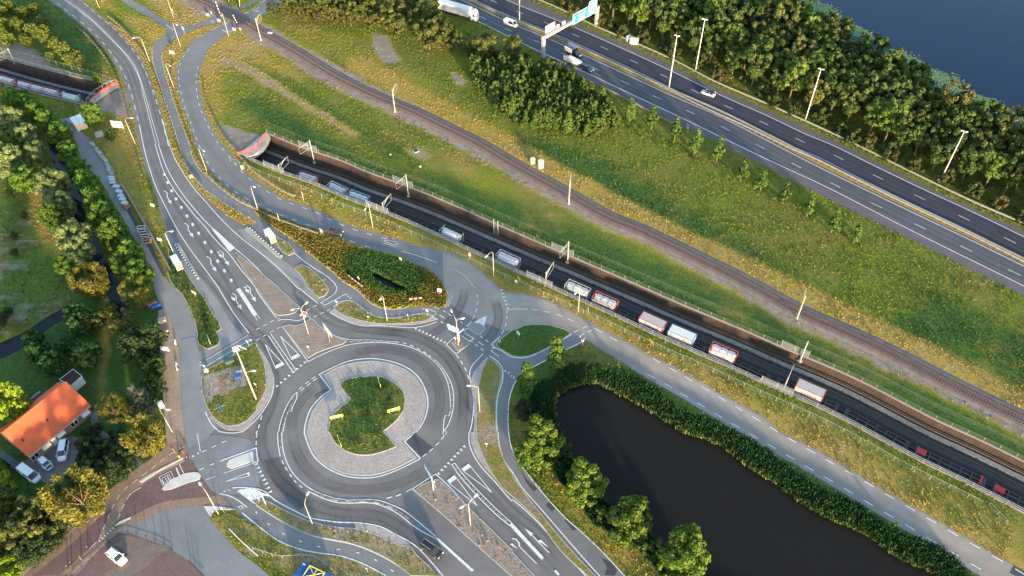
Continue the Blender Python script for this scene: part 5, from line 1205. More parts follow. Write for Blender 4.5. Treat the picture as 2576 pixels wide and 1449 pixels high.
# row along the service lane
rowt = [(25, 245, 1.0), (52, 262, .95), (88, 282, .9), (113, 300, .92), (150, 334, 1.0), (170, 380, .9), (194, 419, .86), (215, 457, .95), (238, 503, 1.12), (262, 547, 1.1), (286, 590, 1.12), (323, 637, 1.12), (300, 668, .78), (348, 692, 1.05)]
for i, (x, y, s) in enumerate(rowt):
    crown_at('row', x, y, s*.93, label=ORD[i]+' round green tree from the upper end of the row beside the service lane', group='row of round trees along the ditch')
def many(kind, pts, base, group, cat='tree', name=None):
    for i, (x, y, s, d) in enumerate(pts):
        crown_at(kind, x, y, s, label=d+' '+base if d else base, group=group, cat=cat, name=name)
many('pale', [(25, 305, 1.0, 'uppermost'), (62, 338, .9, 'second from top,'), (8, 400, 1.15, 'one cut by the left frame edge,'), (88, 384, .8, 'small one near the lane,'), (130, 462, 1.05, 'tall one west of the ditch,'), (150, 510, .9, 'lower partner of the tall one,'), (192, 600, 1.15, 'large silvery one,'), (202, 640, .9, 'lowest silvery one,')], 'pale grey green willow in the meadow thicket', 'pale willows west of the ditch')
many('row', [(62, 450, 1.05, 'rounded'), (135, 545, .95, 'narrower'), (170, 668, .8, 'small'), (30, 360, .9, 'half hidden')], 'mid green tree between the pale willows', 'green trees among the willows')
many('golddroop', [(222, 705, 1.0, 'broad')], 'golden leaved birch by the lower end of the ditch', None)
many('gold', [(245, 722, .7, 'smaller')], 'golden birch pressed against the broad one', None)
many('gold', [(342, 742, .8, 'thin')], 'golden birch beside the service lane and stored pipes', None)
many('golddroop', [(367, 1096, 1.0, 'bright')], 'golden birch by the brick pavement and lamp post', None)
many('golddroop', [(190, 1250, 1.3, 'huge')], 'golden weeping birch above the driveway exit', None)
many('gold', [(288, 1034, .75, 'bushy')], 'golden brown shrub tree near the garden path', None)
many('garden', [(192, 787, 1.0, 'pointed'), (197, 817, .95, 'leaning'), (82, 855, .85, 'single'), (97, 884, .95, 'spreading'), (130, 915, 1.0, 'loose'), (165, 865, .85, 'compact'), (212, 890, 1.15, 'biggest'), (382, 922, 1.0, 'ivy like'), (386, 968, .9, 'dense'), (225, 800, .8, 'low')], 'green fruit tree on the garden lawn', 'garden trees')
many('oldolive', [(243, 806, .8, 'sparse'), (275, 782, .6, 'tiny'), (308, 812, .9, 'yellow rimmed')], 'olive green bush at the head of the garden', 'olive bushes in the garden')
many('dark', [(355, 862, 1.30, 'massive')], 'dark evergreen bush beside the sandy pavement', None, 'bush', 'bush')
many('grey', [(345, 1000, 1.0, 'grey green')], 'conifer in the garden corner', None)
many('lime', [(5, 1018, 1.15, 'bright lime green')], 'tree beside the orange roof', None)
many('dark', [(222, 1124, .62, 'first'), (262, 1128, .62, 'second'), (300, 1140, .6, 'third'), (232, 1165, .6, 'fourth'), (275, 1175, .66, 'fifth'), (245, 1200, .55, 'sixth'), (300, 1185, .5, 'seventh'), (222, 1092, .45, 'eighth')], 'dark shrub of the thicket east of the driveway, counted from the house', 'shrubs east of the driveway', 'shrub', 'shrub')
many('oldolive', [(45, 1312, 1.35, 'largest'), (98, 1312, 1.2, 'right hand'), (8, 1275, .9, 'uppermost'), (20, 1370, 1.1, 'lower')], 'olive green tree in the bottom left grove', 'trees of the bottom left grove')
many('dark', [(95, 1262, .5, 'upper'), (110, 1350, .75, 'lower'), (60, 1380, .9, 'lowest'), (160, 1310, .6, 'small')], 'dark undergrowth shrub in the bottom left grove', 'shrubs of the bottom left grove', 'shrub', 'shrub')
many('lime', [(10, 1436, .7, 'small lime green')], 'tree in the bottom left corner', None)
many('row', [(230, 284, .9, 'single round')], 'tree beside the bridge deck of the west trench', None)
many('shrub', [(278, 336, .8, 'small round')], 'bush on the verge under the big white sign', None, 'bush', 'bush')
many('slope', [(243, 198, .62, 'small bright')], 'tree growing at the trench fence', None)
many('shrub', [(247, 1073, .42, 'clipped round')], 'yellow green bush by the garden path', None, 'bush', 'bush')
sl = [(18, 15, .9), (55, 30, 1), (10, 60, .9), (42, 62, 1), (78, 75, 1), (105, 52, .9), (110, 85, 1), (140, 112, 1), (165, 128, 1), (195, 148, .95), (172, 150, .7), (20, 98, .9), (62, 100, .8), (0, 30, 1.0), (85, 20, .8), (125, 140, .55)]
for i, (x, y, s) in enumerate(sl): crown_at('slope', x, y, s, label=ORD[i]+' yellow green tree down the slope above the west trench', group='trees on the north west slope')
# pond side
many('pond', [(1363, 1112, 1.05, 'uppermost'), (1474, 1208, 1.0, 'second'), (1584, 1308, 1.05, 'third'), (1718, 1402, 1.15, 'lowest')], 'big yellow green tree on the pond bank', 'trees on the west bank of the pond')
many('row', [(1328, 1140, .75, 'left')], 'bushy young tree against the uppermost pond tree', None)
many('dark', [(1317, 1030, .55, 'dark')], 'bush beside the cycle path and pond reeds', None, 'bush', 'bush')
many('dark', [(1402, 1128, .75, 'dark leaning')], 'bush behind the uppermost pond tree', None, 'bush', 'bush')
many('shrub', [(1520, 1292, .8, 'first'), (1445, 1200, .8, 'second'), (1664, 1385, 1.0, 'third'), (1625, 1375, .8, 'fourth'), (1500, 1255, .7, 'fifth')], 'green bush between the pond trees', 'bushes between the pond trees', 'bush', 'bush')
tree('column', W(1398, 930), .95, label='tall columnar tree at the round grass island', cat='tree'); tree('column', W(1325, 992), .9, label='slim columnar tree beside the cycle path fork', cat='tree')
tree('sapling', W(1553, 930), .55, label='tiny sapling at the edge of the pond road', cat='tree'); tree('sapling', W(2248, 1328), .45, label='little bright bush on the lower pond road edge', cat='bush', name='bush')
# poplar plantation and motorway verge
plant = P("O 1185,140 1230,150 1290,125 1360,160 1420,200 1480,240 1545,290 1550,325 1490,345 1400,330 1330,325 1280,300 1230,250 1190,210")
pp = sorted(dart(plant, 2.0, 4000, 5), key=lambda p: p[1])[:150]
for p in pp: tree(random.choice(['poplar', 'bushy']), p, random.uniform(.62, 1.2), label='slender young poplar packed in the plantation beside the motorway', group='poplar plantation', name='poplar')
vs_ = [(1583, 310), (1638, 325), (1696, 350), (1747, 385), (1802, 408), (1862, 455), (1912, 478), (1968, 512), (2028, 545), (2090, 585), (2145, 612), (2500, 790), (1700, 365)]
for i, (x, y) in enumerate(vs_[:11]): tree('sapling', W(x, y), 1.55 if i < 6 else 1.35, label=ORD[i]+' young tree from the plantation along the motorway verge', group='young trees on the motorway verge')
bl = [(735, 12, .9), (775, 5, .9), (820, 18, 1), (860, 5, 1), (905, 22, 1), (950, 8, 1), (990, 35, 1.05), (1030, 18, 1), (1000, 62, .8), (1060, 55, 1.1), (1100, 85, 1.2), (1078, 92, 1.1), (1118, 78, .9), (1165, 112, .8), (1220, 115, 1), (1290, 118, .8), (880, 42, .8), (690, 25, .6), (930, 50, .7), (1000, 20, .6)]
for i, (x, y, s) in enumerate(bl): crown_at('oldolive', x, y, 1.22*s*(1 if i not in (7, 13, 19) else .8), label=(ORD+['last'])[min(i, 20)]+' olive bush of the belt left of the white lorry, counted from the crossing', group='bush belt beside the motorway', cat='bush', name='bush')
extra = [(760, 28, .9), (800, 38, .8), (845, 30, .9), (890, 0, 1), (925, -2, 1), (970, 50, .9), (1015, -5, 1), (1045, 10, 1), (1075, 30, 1.1), (1090, 55, 1), (1135, 100, .8), (1185, 128, .7), (1245, 130, .9)]
for i, (x, y, s) in enumerate(extra): crown_at(random.choice(['oldolive', 'edge']), x, y, s*1.15, label='dark olive bush filling the back of the belt left of the white lorry', group='back row of the motorway bush belt', cat='bush', name='bush')
# hedge by the driveway
def hedge():
    lumps = []; a, b = np.array(W(-20, 1170)), np.array(W(48, 1232))
    for i in range(46): t = random.random(); p = a+(b-a)*t; lumps.append((p[0]+random.uniform(-.8, .8), p[1]+random.uniform(-.8, .8), random.uniform(.5, 2.2), .6))
    me = leafmesh('hedge', lumps, 5000, .28, leaf_mat('leaf_hedge', (.13, .19, .012), (.22, .26, .02)), 9); o = bpy.data.objects.new('hedge', me); link(o); tag(o, 'clipped yellow green hedge along the left side of the driveway', 'hedge')
hedge()
def scrub(name, pg, n, label, mat='leaf_shrub', s=.3, hz=.9, dens=None):
    q = np.array(pg); t = rng.uniform(q.min(0), q.max(0), (n, 2)); t = t[inside(t, pg)]; t = t[~is_paved(t)]; t = t[~inside(t, grow(ditch2, 1.2))]
    lumps = [(x, y, random.uniform(.1, hz), random.uniform(.4, .8)) for x, y in t]
    if not lumps: return
    me = leafmesh(name, lumps, len(lumps)*34, s, MATS[mat], 21); o = bpy.data.objects.new(name, me); link(o); tag(o, label, None, None, 'stuff')
scrub('undergrowth', P("O 215,1080 330,1090 420,1150 300,1240 215,1270 140,1330 60,1449 0,1449 0,1230 60,1235 130,1250 190,1180 210,1120"), 520, 'dark undergrowth covering the ground of the grove and driveway thicket', 'leaf_dark', .34, 1.1)
scrub('undergrowth', P("O 1480,0 1700,130 2030,310 2360,470 2576,560 2576,350 2300,200 2000,30"), 1500, 'dark undergrowth on the floor of the lakeside wood', 'leaf_edge', .5, 1.4)
scrub('undergrowth', P("O 0,200 60,215 120,260 180,330 100,360 150,470 200,560 260,700 330,730 300,760 180,740 120,560 0,470"), 420, 'bushy undergrowth beneath the willows and lane trees', 'leaf_garden', .4, 1.2)
scrub('undergrowth', P('O 1540,290 1600,318 1800,408 2000,505 2180,600 2160,612 1980,520 1780,425 1580,330'), 700, 'low scrub between the young trees along the motorway verge', 'leaf_poplar', .3, .7)
scrub('undergrowth', plant, 420, 'dark undergrowth beneath the young poplar plantation', 'leaf_edge', .4, 1.8)
scrub('undergrowth', P("O 440,690 470,720 540,830 520,850 490,760"), 160, 'low green shrubs on the strip between service lane and bus bay', 'leaf_dark', .25, .4)
scrub('undergrowth', P("O 868,960 905,950 960,952 1000,985 1005,1030 985,1080 1000,1110 930,1140 870,1110 850,1060 880,1010"), 70, 'low weeds in the middle of the roundabout', 'leaf_garden', .22, .35)
# ------------------------------------------------------------------ poles, lamps
M_LPOLE = simple('lamp_pole_paint', (.62, .52, .42), .5, .2); M_LHEAD = simple('lamp_head_shell', (.82, .82, .80), .35)
def b0(s): return np.array(P(s)[0])
def lamp(base, heads, label, h=9.3, group='street lamps'):
    B = b0(base); t = thing('street_lamp', label, 'street lamp', (B[0], B[1], .0), 0, group)
    mb = MB(); mb.tube([(0, 0, 0), (0, 0, 1.2), (0, 0, h-.9)], [.12, .09, .06], 8); mb.build('pole', M_LPOLE, t, True)
    for hs in heads:
        H = np.array(W(*px(hs)[0], h))-B; L = max(.8, min(3.2, np.linalg.norm(H))); u = H/max(1e-6, np.linalg.norm(H)); a = math.atan2(u[1], u[0])
        mb = MB(); mb.tube([(0, 0, h-.95), (u[0]*L*.15, u[1]*L*.15, h-.35), (u[0]*L*.45, u[1]*L*.45, h-.05), (u[0]*(L-.4), u[1]*(L-.4), h)], .045, 6); mb.build('arm', M_LPOLE, t, True)
        mb = MB(); mb.ell((0, 0, 0), (.52, .24, .13), 12, 8); o = mb.build('lamp_head', M_LHEAD, t, True); o.location = (u[0]*L, u[1]*L, h+.02); o.rotation_euler = (0, -.08, a)
    return t
LAMPS = [("00 1000,80", ["00 935,-25"], 'street lamp cut by the top edge beside the northern road'), ("00 1748,183", ["00 1668,62"], 'street lamp with a round sign near the level crossing'), ("00 1817,470", ["00 1800,268"], 'street lamp at the fork of the cycle path'),
 ("00 1510,630", ["00 1345,382"], 'street lamp between guardrail and cycle path, northernmost curve'), ("00 1750,885", ["00 1725,672"], 'street lamp on the verge between cycle path and slip road'), ("00 2300,365", ["00 2225,170"], 'street lamp beside the level crossing barrier'),
 ("00 1360,1445", ["00 1325,1188"], 'street lamp beside the big white sign board'), ("01 2085,290", ["01 2048,68"], 'street lamp on the slip road opposite the trench portal'), ("11 25,680", ["01 2558,430"], 'street lamp by the slip road above the stop sign lights'),
 ("01 1770,1150", ["01 1725,877"], 'street lamp with a small board next to the western bus shelter'), ("11 1175,840", ["11 1098,655"], 'street lamp on the verge next to the tank containers'), ("11 2390,1335", ["11 2315,1130"], 'street lamp with a round plate beside the trench fence'),
 ("12 528,458", ["12 368,215", "12 508,147"], 'twin armed street lamp on the western traffic island'), ("12 1320,328", ["12 1252,108"], 'street lamp on the grass strip north of the roundabout'), ("12 2035,578", ["12 1965,228", "12 2078,303"], 'twin armed street lamp behind the blue direction boards'),
 ("12 2250,1240", ["12 2138,980"], 'street lamp on the narrow grass strip east of the roundabout'), ("13 575,945", ["13 520,620"], 'street lamp on the verge south of the roundabout'), ("13 2157,945", ["13 2068,757", "13 2212,640"], 'twin armed street lamp on the southern median'),
 ("03 2200,830", ["03 2010,522"], 'street lamp leaning over the red brick village street'), ("03 1735,5", ["02 1690,1222"], 'street lamp on the sandy pavement beside the golden birch'), ("22 665,235", ["22 638,50"], 'street lamp before the red framed container')]
for b_, h_, l_ in LAMPS: lamp(b_, h_, l_)
def tall_mast():
    B = b0("12 4,1120"); t = thing('camera_mast', 'tall cream mast with a box on top, standing on the western grass island', 'mast', (*B, .1))
    mb = MB(); mb.tube([(0, 0, 0), (0, 0, 8), (0, 0, 17.3)], [.22, .17, .10], 8); mb.build('pole', M_LPOLE, t, True)
    mb = MB(); mb.box((0, 0, 17.6), (1.2, .8, .7), .5); mb.build('equipment_box', simple('cream_box', (.72, .60, .46), .5), t)
    mb = MB(); mb.tube([(0, 0, 9.5), (.9, .1, 9.9), (1.4, .2, 9.9)], .05, 6); mb.build('arm', M_LPOLE, t)
    mb = MB(); mb.ell((1.8, .25, 9.9), (.5, .25, .14), 12, 8); mb.build('lamp_head', M_LHEAD, t, True)
tall_mast()
HL = [("20 75,215", 18, 'motorway lamp post left of the sign gantry'), ("20 1577,885", 17.9, 'motorway lamp post in the central reservation right of the gantry'), ("20 1845,710", 17.7, 'motorway lamp post behind the guardrail with a small box at its foot'), ("30 372,1215", 17.5, 'motorway lamp post standing before the dense middle of the wood'), ("31 1722,388", 17.1, 'rightmost motorway lamp post at the wood edge')]
for b_, h_, l_ in HL:
    B = b0(b_); t = thing('motorway_lamp', l_, 'lamp post', (*B, 0), 0, 'tall motorway lamps')
    mb = MB(); mb.tube([(0, 0, 0), (0, 0, 6), (0, 0, h_)], [.19, .15, .09], 8); mb.build('pole', M_WHITE, t, True)
    for s_ in (-1, 1):
        mb = MB(); mb.ell((.45*s_, -.25*s_, h_+.08), (.46, .2, .14), 10, 6); mb.build('lamp_head', M_LHEAD, t, True)
B = b0("20 1868,675"); t = thing('cabinet', 'small cream cabinet at the foot of the motorway lamp', 'cabinet', (*B, 0)); mb = MB(); mb.box((0, 0, .9), (1.0, .5, 1.0), -.5); mb.build('housing', M_WHITE, t); mb = MB(); mb.box((0, 0, .2), (.9, .4, .4), -.5); mb.build('plinth', M_CONC, t)

# ------------------------------------------------------------------ fences and guardrails
def fence(name, label, cat, curve, posth, gap, rails, postmat, railmat, postr=.05, group=None, mesh=None, zf=None, railr=.04, flat=False):
    q, d = cum(curve); c0 = q[0]; t = thing(name, label, cat, (c0[0], c0[1], 0), 0, group); zf = zf or (lambda s: 0.0)
    c = resample(curve, 0, 1e9, 2.0); cs = cum(c)[1]
    for i, zr in enumerate(rails):
        mb = MB()
        if flat:
            a = offset(c, .16); b = offset(c, -.16); n = len(c); zz = [zf(s)+zr for s in cs]
            for e, lo, hi in ((a, -.15, .15), (b, -.15, .15)):
                mb.add([(p[0]-c0[0], p[1]-c0[1], z+lo) for p, z in zip(e, zz)]+[(p[0]-c0[0], p[1]-c0[1], z+hi) for p, z in zip(e, zz)], [(j, j+1, n+j+1, n+j) for j in range(n-1)])
        else: mb.tube([(p[0]-c0[0], p[1]-c0[1], zf(s)+zr) for p, s in zip(c, cs)], railr, 5)
        mb.build('rail', railmat, t)
    n = int(d[-1]/gap)+1; mb = MB(); mb.box((0, 0, posth/2), (postr*2, (.42 if flat else postr*2), posth)); me = None; extra = MB()
    for i in range(n):
        p = at(c, i*gap); p2 = at(c, i*gap+.3); ang = math.atan2(p2[1]-p[1], p2[0]-p[0])
        if i < 100:
            if me is None: o = mb.build('post', postmat, t); me = o.data
            else: o = bpy.data.objects.new('post', me); link(o, t)
            o.location = (p[0]-c0[0], p[1]-c0[1], zf(i*gap)); o.rotation_euler = (0, 0, ang)
        else: extra.box((p[0]-c0[0], p[1]-c0[1], posth/2+zf(i*gap)), (postr*2, .42 if flat else postr*2, posth), ang)
    if extra.v: o = extra.build('posts', postmat, t); o['kind'] = 'stuff'
    if mesh:
        nn2 = len(c); m2 = MB(); m2.add([(p[0]-c0[0], p[1]-c0[1], zf(s)+mesh[0]) for p, s in zip(c, cs)]+[(p[0]-c0[0], p[1]-c0[1], zf(s)+mesh[1]) for p, s in zip(c, cs)], [(j, j+1, nn2+j+1, nn2+j) for j in range(nn2-1)])
        m2.build('wire_mesh', MESHM, t)
    return t
def mesh_mat():
    m, n, l, b = nodes('wire_mesh'); b.inputs['Base Color'].default_value = (.35, .36, .36, 1); b.inputs['Metallic'].default_value = .4; b.inputs['Roughness'].default_value = .5; b.inputs['Alpha'].default_value = .08
    return m
MESHM = mesh_mat()
def screen_mat():
    m, n, l, b = nodes('screen_mesh'); b.inputs['Base Color'].default_value = (.30, .33, .38, 1); b.inputs['Metallic'].default_value = .3; b.inputs['Roughness'].default_value = .5; b.inputs['Alpha'].default_value = .5
    return m
SCRM = screen_mat()
M_GUARD = simple('guardrail_steel', (.46, .45, .41), .5, .3, local=False); M_POST = simple('guardrail_post', (.16, .13, .09), .8, local=False)
def guard(label, curve, **k): return fence('guardrail', label, 'guardrail', curve, .68, 2.0, [.68], M_POST, M_GUARD, .05, 'guardrails', flat=True, **k)
guard('guardrail along the left side of the northern road', cut(offset(R1L, -1.7), W(215, 60), W(362, 450)))
guard('guardrail between the northern road and the cycle path', cut(offset(R1R, 1.5), W(262, 45), W(500, 475)))
guard('guardrail between the cycle path and the slip road', cut(offset(R3L, -1.3), W(435, 165), W(800, 588)))
guard('guardrail on the trench side of the slip road', cut(offset(R3R, 1.6), W(512, 205), W(740, 500)))
guard('long guardrail along the foot of the lakeside wood', offset(HHi, 1.9))
guard('guardrail on the left edge of the motorway', cut(offset(HLo, -1.0), W(1395, 165), W(1690, 312)))
guard('northern guardrail of the central reservation', offset(H2i, -1.3)); guard('southern guardrail of the central reservation', offset(H1i, 1.9))
tcap = lambda s: .38
fence('railing', 'green railing on top of the far trench wall', 'railing', offset(ff, .3), 1.0, 3.2, [1.0, .55], M_GALV, simple('green_rail', (.20, .26, .12), .5, local=False), .04, None, zf=tcap)
fence('railing', 'steel railing on top of the near trench wall', 'railing', offset(nn, -.3), 1.0, 3.2, [1.0, .55], M_GALV, M_GALV, .04, None, zf=lambda s: .28)
fence('wire_fence', 'thin wire fence with pale posts on the verge beside the near trench wall', 'fence', offset(cut(near_c, None, W(2500, 1245)), -3.4), 1.5, 3.6, [1.45], simple('pale_post', (.42, .41, .30), .7), M_GALV, .03, None, mesh=(.1, 1.4), railr=.025)
fence('wire_fence', 'wire fence along the green hem beyond the far trench wall', 'fence', offset(ff, 3.3), 1.3, 4.0, [1.25], simple('green_post', (.10, .17, .08), .7), simple('green_wire', (.13, .22, .10), .6), .025, None, mesh=(.1, 1.2), railr=.025)
fence('railing', 'railing on the far wall of the west trench', 'railing', offset(fw, .3), 1.0, 3.0, [1.0, .55], M_GALV, M_GALV, .04, None, zf=tcap)
fence('wire_fence', 'wire fence on the slope above the west trench', 'fence', S("00 -50,505 200,560 450,625 700,690 950,765 1100,810 1205,858"), 1.5, 3.2, [1.45], M_GALV, M_GALV, .045, None, mesh=(.1, 1.4), railr=.025)
fence('railing', 'railing on the near wall of the west trench', 'railing', offset(nw, -.3), 1.0, 3.0, [1.0], M_GALV, M_GALV, .04, None, zf=tcap)
M_ORANGE = simple('orange_red_paint', (.78, .09, .03), .45)
def portal(label, arc, zr, nside):
    """curved deck edge over the trench with its red railing"""
    a = S(arc, 0, 1.0); c0 = a[0]; t = fence('bridge_railing', label, 'railing', a, 1.15, 2.3, [1.15, .8, .45], M_ORANGE, M_ORANGE, .06, 'red bridge railings', zf=lambda s: .3, railr=.065)
    return a
pe = portal('orange red railing over the east trench portal', "O 600,394 625,388 648,374 662,358 671,341", 0, 1)
pw = portal('orange red railing over the west trench portal', "O 232,264 247,246 265,233 283,222 301,215", 0, -1)
# deck slab edges behind the railings
def deck(arc, back, lab):
    mb = MB(); pl = list(arc)+back; sheet_add(mb, pl, .3); n = len(arc); mb.add([(*p, .3) for p in arc]+[(*p, -1.1) for p in arc], [(i, i+1, n+i+1, n+i) for i in range(n-1)]); o = mb.build('bridge_deck', M_CONC); o['kind'] = 'structure'
    return o
dk = S("O 604,400 632,394 656,379 671,360 679,343", 0, 1.0)
deck(dk, P("O 668,335 598,392"), '')
dkw = S("O 222,264 238,244 258,230 276,220 296,213", 0, 1.0); deck(dkw[::-1], P("O 225,272 240,262 268,240 304,220"), '')
# near-black sheets across the trench ends, painted as tunnel darkness under the decks
fence('mesh_fence', 'steel mesh cage fence above the west trench portal', 'fence', dkw, 1.6, 1.6, [1.6, .1], M_GALV, M_GALV, .04, None, mesh=(.3, 1.6), zf=lambda s: .3)
def soffit(name, c, fc, dz, s0, s1):
    mb = MB(); a = at(c, s0); b = at(fc, s0*0+0); return
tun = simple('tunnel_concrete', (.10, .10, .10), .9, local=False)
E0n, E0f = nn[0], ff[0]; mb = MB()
mb.add([(*E0n, -6.5), (*E0f, -6.5), (*E0f, .2), (*E0n, .2)], [(0, 1, 2, 3)]); o = mb.build('tunnel_mouth_shade', simple('tunnel_shadow', (.02, .02, .02), .95)); o['kind'] = 'structure'
mb = MB(); mb.add([(*nw[-1], -6.5), (*fw[-1], -6.5), (*fw[-1], .2), (*nw[-1], .2)], [(3, 2, 1, 0)]); o = mb.build('tunnel_mouth_shade', MATS['tunnel_shadow']); o['kind'] = 'structure'

# mesh screens beside the trench masts
def screen(s0, L, side, label):
    c = offset(ff if side > 0 else nn, .25*side); q = resample(c, s0, s0+L, 1.2); t = thing('mesh_screen', label, 'screen', (*q[0], 0), 0, 'mesh screens at the trench masts'); o0 = q[0]; n = len(q)
    mb = MB(); mb.add([(p[0]-o0[0], p[1]-o0[1], .4) for p in q]+[(p[0]-o0[0], p[1]-o0[1], 2.3) for p in q], [(i, i+1, n+i+1, n+i) for i in range(n-1)]); mb.build('panel', SCRM, t)
    for p in (q[0], q[n//2], q[-1]):
        mb = MB(); mb.box((p[0]-o0[0], p[1]-o0[1], 1.3), (.08, .08, 2.2)); mb.build('post', M_GALV, t)
def sof(pt, cv=None):
    a = np.array(cv if cv is not None else nn); return float(LEN[int(np.argmin(np.hypot(*(a-np.array(pt)).T)))])
LENF = cum(ff)[1]
def soff(pt): a = np.array(ff); return float(LENF[int(np.argmin(np.hypot(*(a-np.array(pt)).T)))])
for (s, lab) in (("11 380,40", 'mesh screen by the first far mast from the east portal'), ("11 1385,420", 'mesh screen by the second far mast from the east portal'), ("21 425,1050", 'mesh screen by the third far mast, above the grey tank'), ("32 180,600", 'mesh screen by the fourth far mast, right part of the trench')): screen(soff(b0(s)), 6.2, 1, lab)
for (s, lab) in (("11 95,215", 'mesh screen on the near wall close to the east portal'), ("11 1135,635", 'mesh screen on the near wall behind the street lamp'), ("21 200,1345", 'mesh screen on the near wall by the middle of the train'), ("32 -20,960", 'mesh screen on the near wall before the last container')): screen(sof(b0(s)), 7.0, -1, lab)

# ------------------------------------------------------------------ overhead line masts
M_MAST = simple('mast_concrete', (.55, .46, .36), .7); M_MG = simple('mast_galvanised', (.50, .50, .48), .5, .3)
def catenary(base, label, h=8.2, armto=None, zb=0.0, low=0):
    B = b0(base) if isinstance(base, str) else np.array(base); t = thing('catenary_mast', label, 'mast', (B[0], B[1], zb), 0, 'overhead line masts of the single track' if not low else 'overhead line masts of the trench')
    mb = MB(); mb.box((0, 0, h/2), (.26, .26, h), .5, top=.7); mb.build('pole', M_MAST if not low else M_MG, t)
    mb = MB(); mb.box((0, 0, .1), (.8, .8, .3), .5); mb.build('footing', M_CONC, t)
    if armto is not None:
        A = np.array(armto)-B; u = A/np.linalg.norm(A); L = np.linalg.norm(A)
        mb = MB()
        for dz, dx in ((0, 0), (-.5, .35)): mb.tube([(u[0]*.1, u[1]*.1, h-.25+dz), (u[0]*L*(1-dx*.4), u[1]*L*(1-dx*.4), h+.1+dz*.2)], .05, 5)
        mb.tube([(0, 0, h-1.7), (u[0]*L*.6, u[1]*L*.6, h-.1)], .06, 5); mb.build('bracket', M_MG, t)
        mb = MB(); mb.tube([(0, 0, h-2.6), (u[0]*L*.95, u[1]*L*.95, h-2.0)], .035, 5); mb.tube([(u[0]*L, u[1]*L, h), (u[0]*L*.95, u[1]*L*.95, h-2.1)], .025, 4); mb.build('cantilever', M_MG, t)
    return t
for b_, l_ in (("10 50,405", 'concrete overhead line mast beside the level crossing'), ("10 1398,1125", 'concrete overhead line mast in the upper stretch of the single track'), ("21 570,600", 'concrete overhead line mast below the two white cabinets'), ("32 290,305", 'concrete overhead line mast in the right part of the single track')):
    B = b0(b_); a = np.array(rail); k = a[int(np.argmin(np.hypot(*(a-B).T)))]; catenary(b_, l_, 8.0, tuple(k))
def wire(name, pts, label):
    o0 = pts[0]; mb = MB(); mb.tube([(p[0]-o0[0], p[1]-o0[1], p[2]) for p in pts], .018, 3); t = thing(name, label, 'wire', (o0[0], o0[1], 0)); mb.build('wire', M_DARK, t)
wr = resample(rail, 0, 1e9, 8); wire('contact_wire', [(*p, 5.9) for p in wr], 'thin overhead wire above the single railway track')
for (s, l_) in (("11 455,180", 'first'), ("11 1465,560", 'second'), ("21 525,1115", 'third'), ("32 258,740", 'fourth')):
    s_ = soff(b0(s)); p = at(ff, s_); q = at(nn, s_); u = (q-p)/np.linalg.norm(q-p); catenary(tuple(p+u*.4), l_+' overhead line mast on the far trench wall from the east portal', 6.4+(-tz(s_))*.35, tuple(p+u*5.0), tz(s_)+1.2, 1)
for (s, l_) in (("11 225,285", 'first'), ("11 1235,680", 'second'), ("21 305,1390", 'third'), ("32 110,1035", 'fourth')):
    s_ = sof(b0(s)); p = at(nn, s_); q = at(ff, min(s_, LENF[-1])); u = (q-p)/np.linalg.norm(q-p); catenary(tuple(p+u*.3), l_+' overhead line mast on the near trench wall from the east portal', 6.2, tuple(p+u*4.2), tz(s_)+.9, 1)
for off, l_ in ((TR1, 'contact wire over the goods train track'), (TR2, 'contact wire over the empty trench track')):
    c = offset(nn, off); wire('contact_wire', [(*p, z+5.6) for p, z in list(zip(c, z0))[::4]], l_)
B = b0("00 140,610"); catenary("00 140,610", 'overhead line mast on the far wall of the west trench', 5.2, tuple(B+np.array((-2.0, -4.5))), -.6, 1)
# ladder posts on the far wall
s_ = soff(b0("11 2380,850")); p = at(ff, s_); t = thing('escape_ladder', 'pair of tall pale ladder posts fixed to the far trench wall', 'ladder', (*p, tz(s_)))
for k in (0, 1):
    q = at(ff, s_+k*1.3)-p; mb = MB(); mb.box((q[0]+.1, q[1]-.3, 2.6), (.16, .16, 5.6)); mb.build('post', M_MG, t)
mb = MB()
for i in range(11): q = at(ff, s_+1.3)-p; mb.tube([(.1, -.3, .3+i*.42), (q[0]+.1, q[1]-.3, .3+i*.42)], .03, 4)
mb.build('rungs', M_MG, t)

# ------------------------------------------------------------------ goods train
M_TANK = simple('tank_white', (.64, .65, .65), .35); M_TANKG = simple('tank_grey', (.52, .52, .51), .35, .2); M_FRED = simple('frame_red', (.40, .07, .075), .5); M_FGREY = simple('frame_grey', (.34, .37, .40), .5); M_FBLUE = simple('frame_blue', (.12, .27, .42), .5); M_FGREEN = simple('frame_green', (.22, .33, .22), .5)
M_CREAM = simple('box_cream', (.56, .53, .49), .5); M_WAG = simple('wagon_steel', (.055, .05, .05), .7); M_WAGR = simple('wagon_red', (.50, .035, .05), .6)
def text(parent, name, body, size, loc, rot, mat, ext=.01):
    cu = bpy.data.curves.new(name, 'FONT'); cu.body = body; cu.size = size; cu.align_x = 'CENTER'; cu.align_y = 'CENTER'; cu.extrude = ext
    ob = bpy.data.objects.new(name, cu); C.objects.link(ob); dg = bpy.context.evaluated_depsgraph_get(); dg.update()
    me = bpy.data.meshes.new_from_object(ob.evaluated_get(dg)); bpy.data.objects.remove(ob); me.materials.clear(); me.materials.append(mat)
    o = bpy.data.objects.new(name, me); link(o, parent); o.location = loc; o.rotation_euler = rot; return o
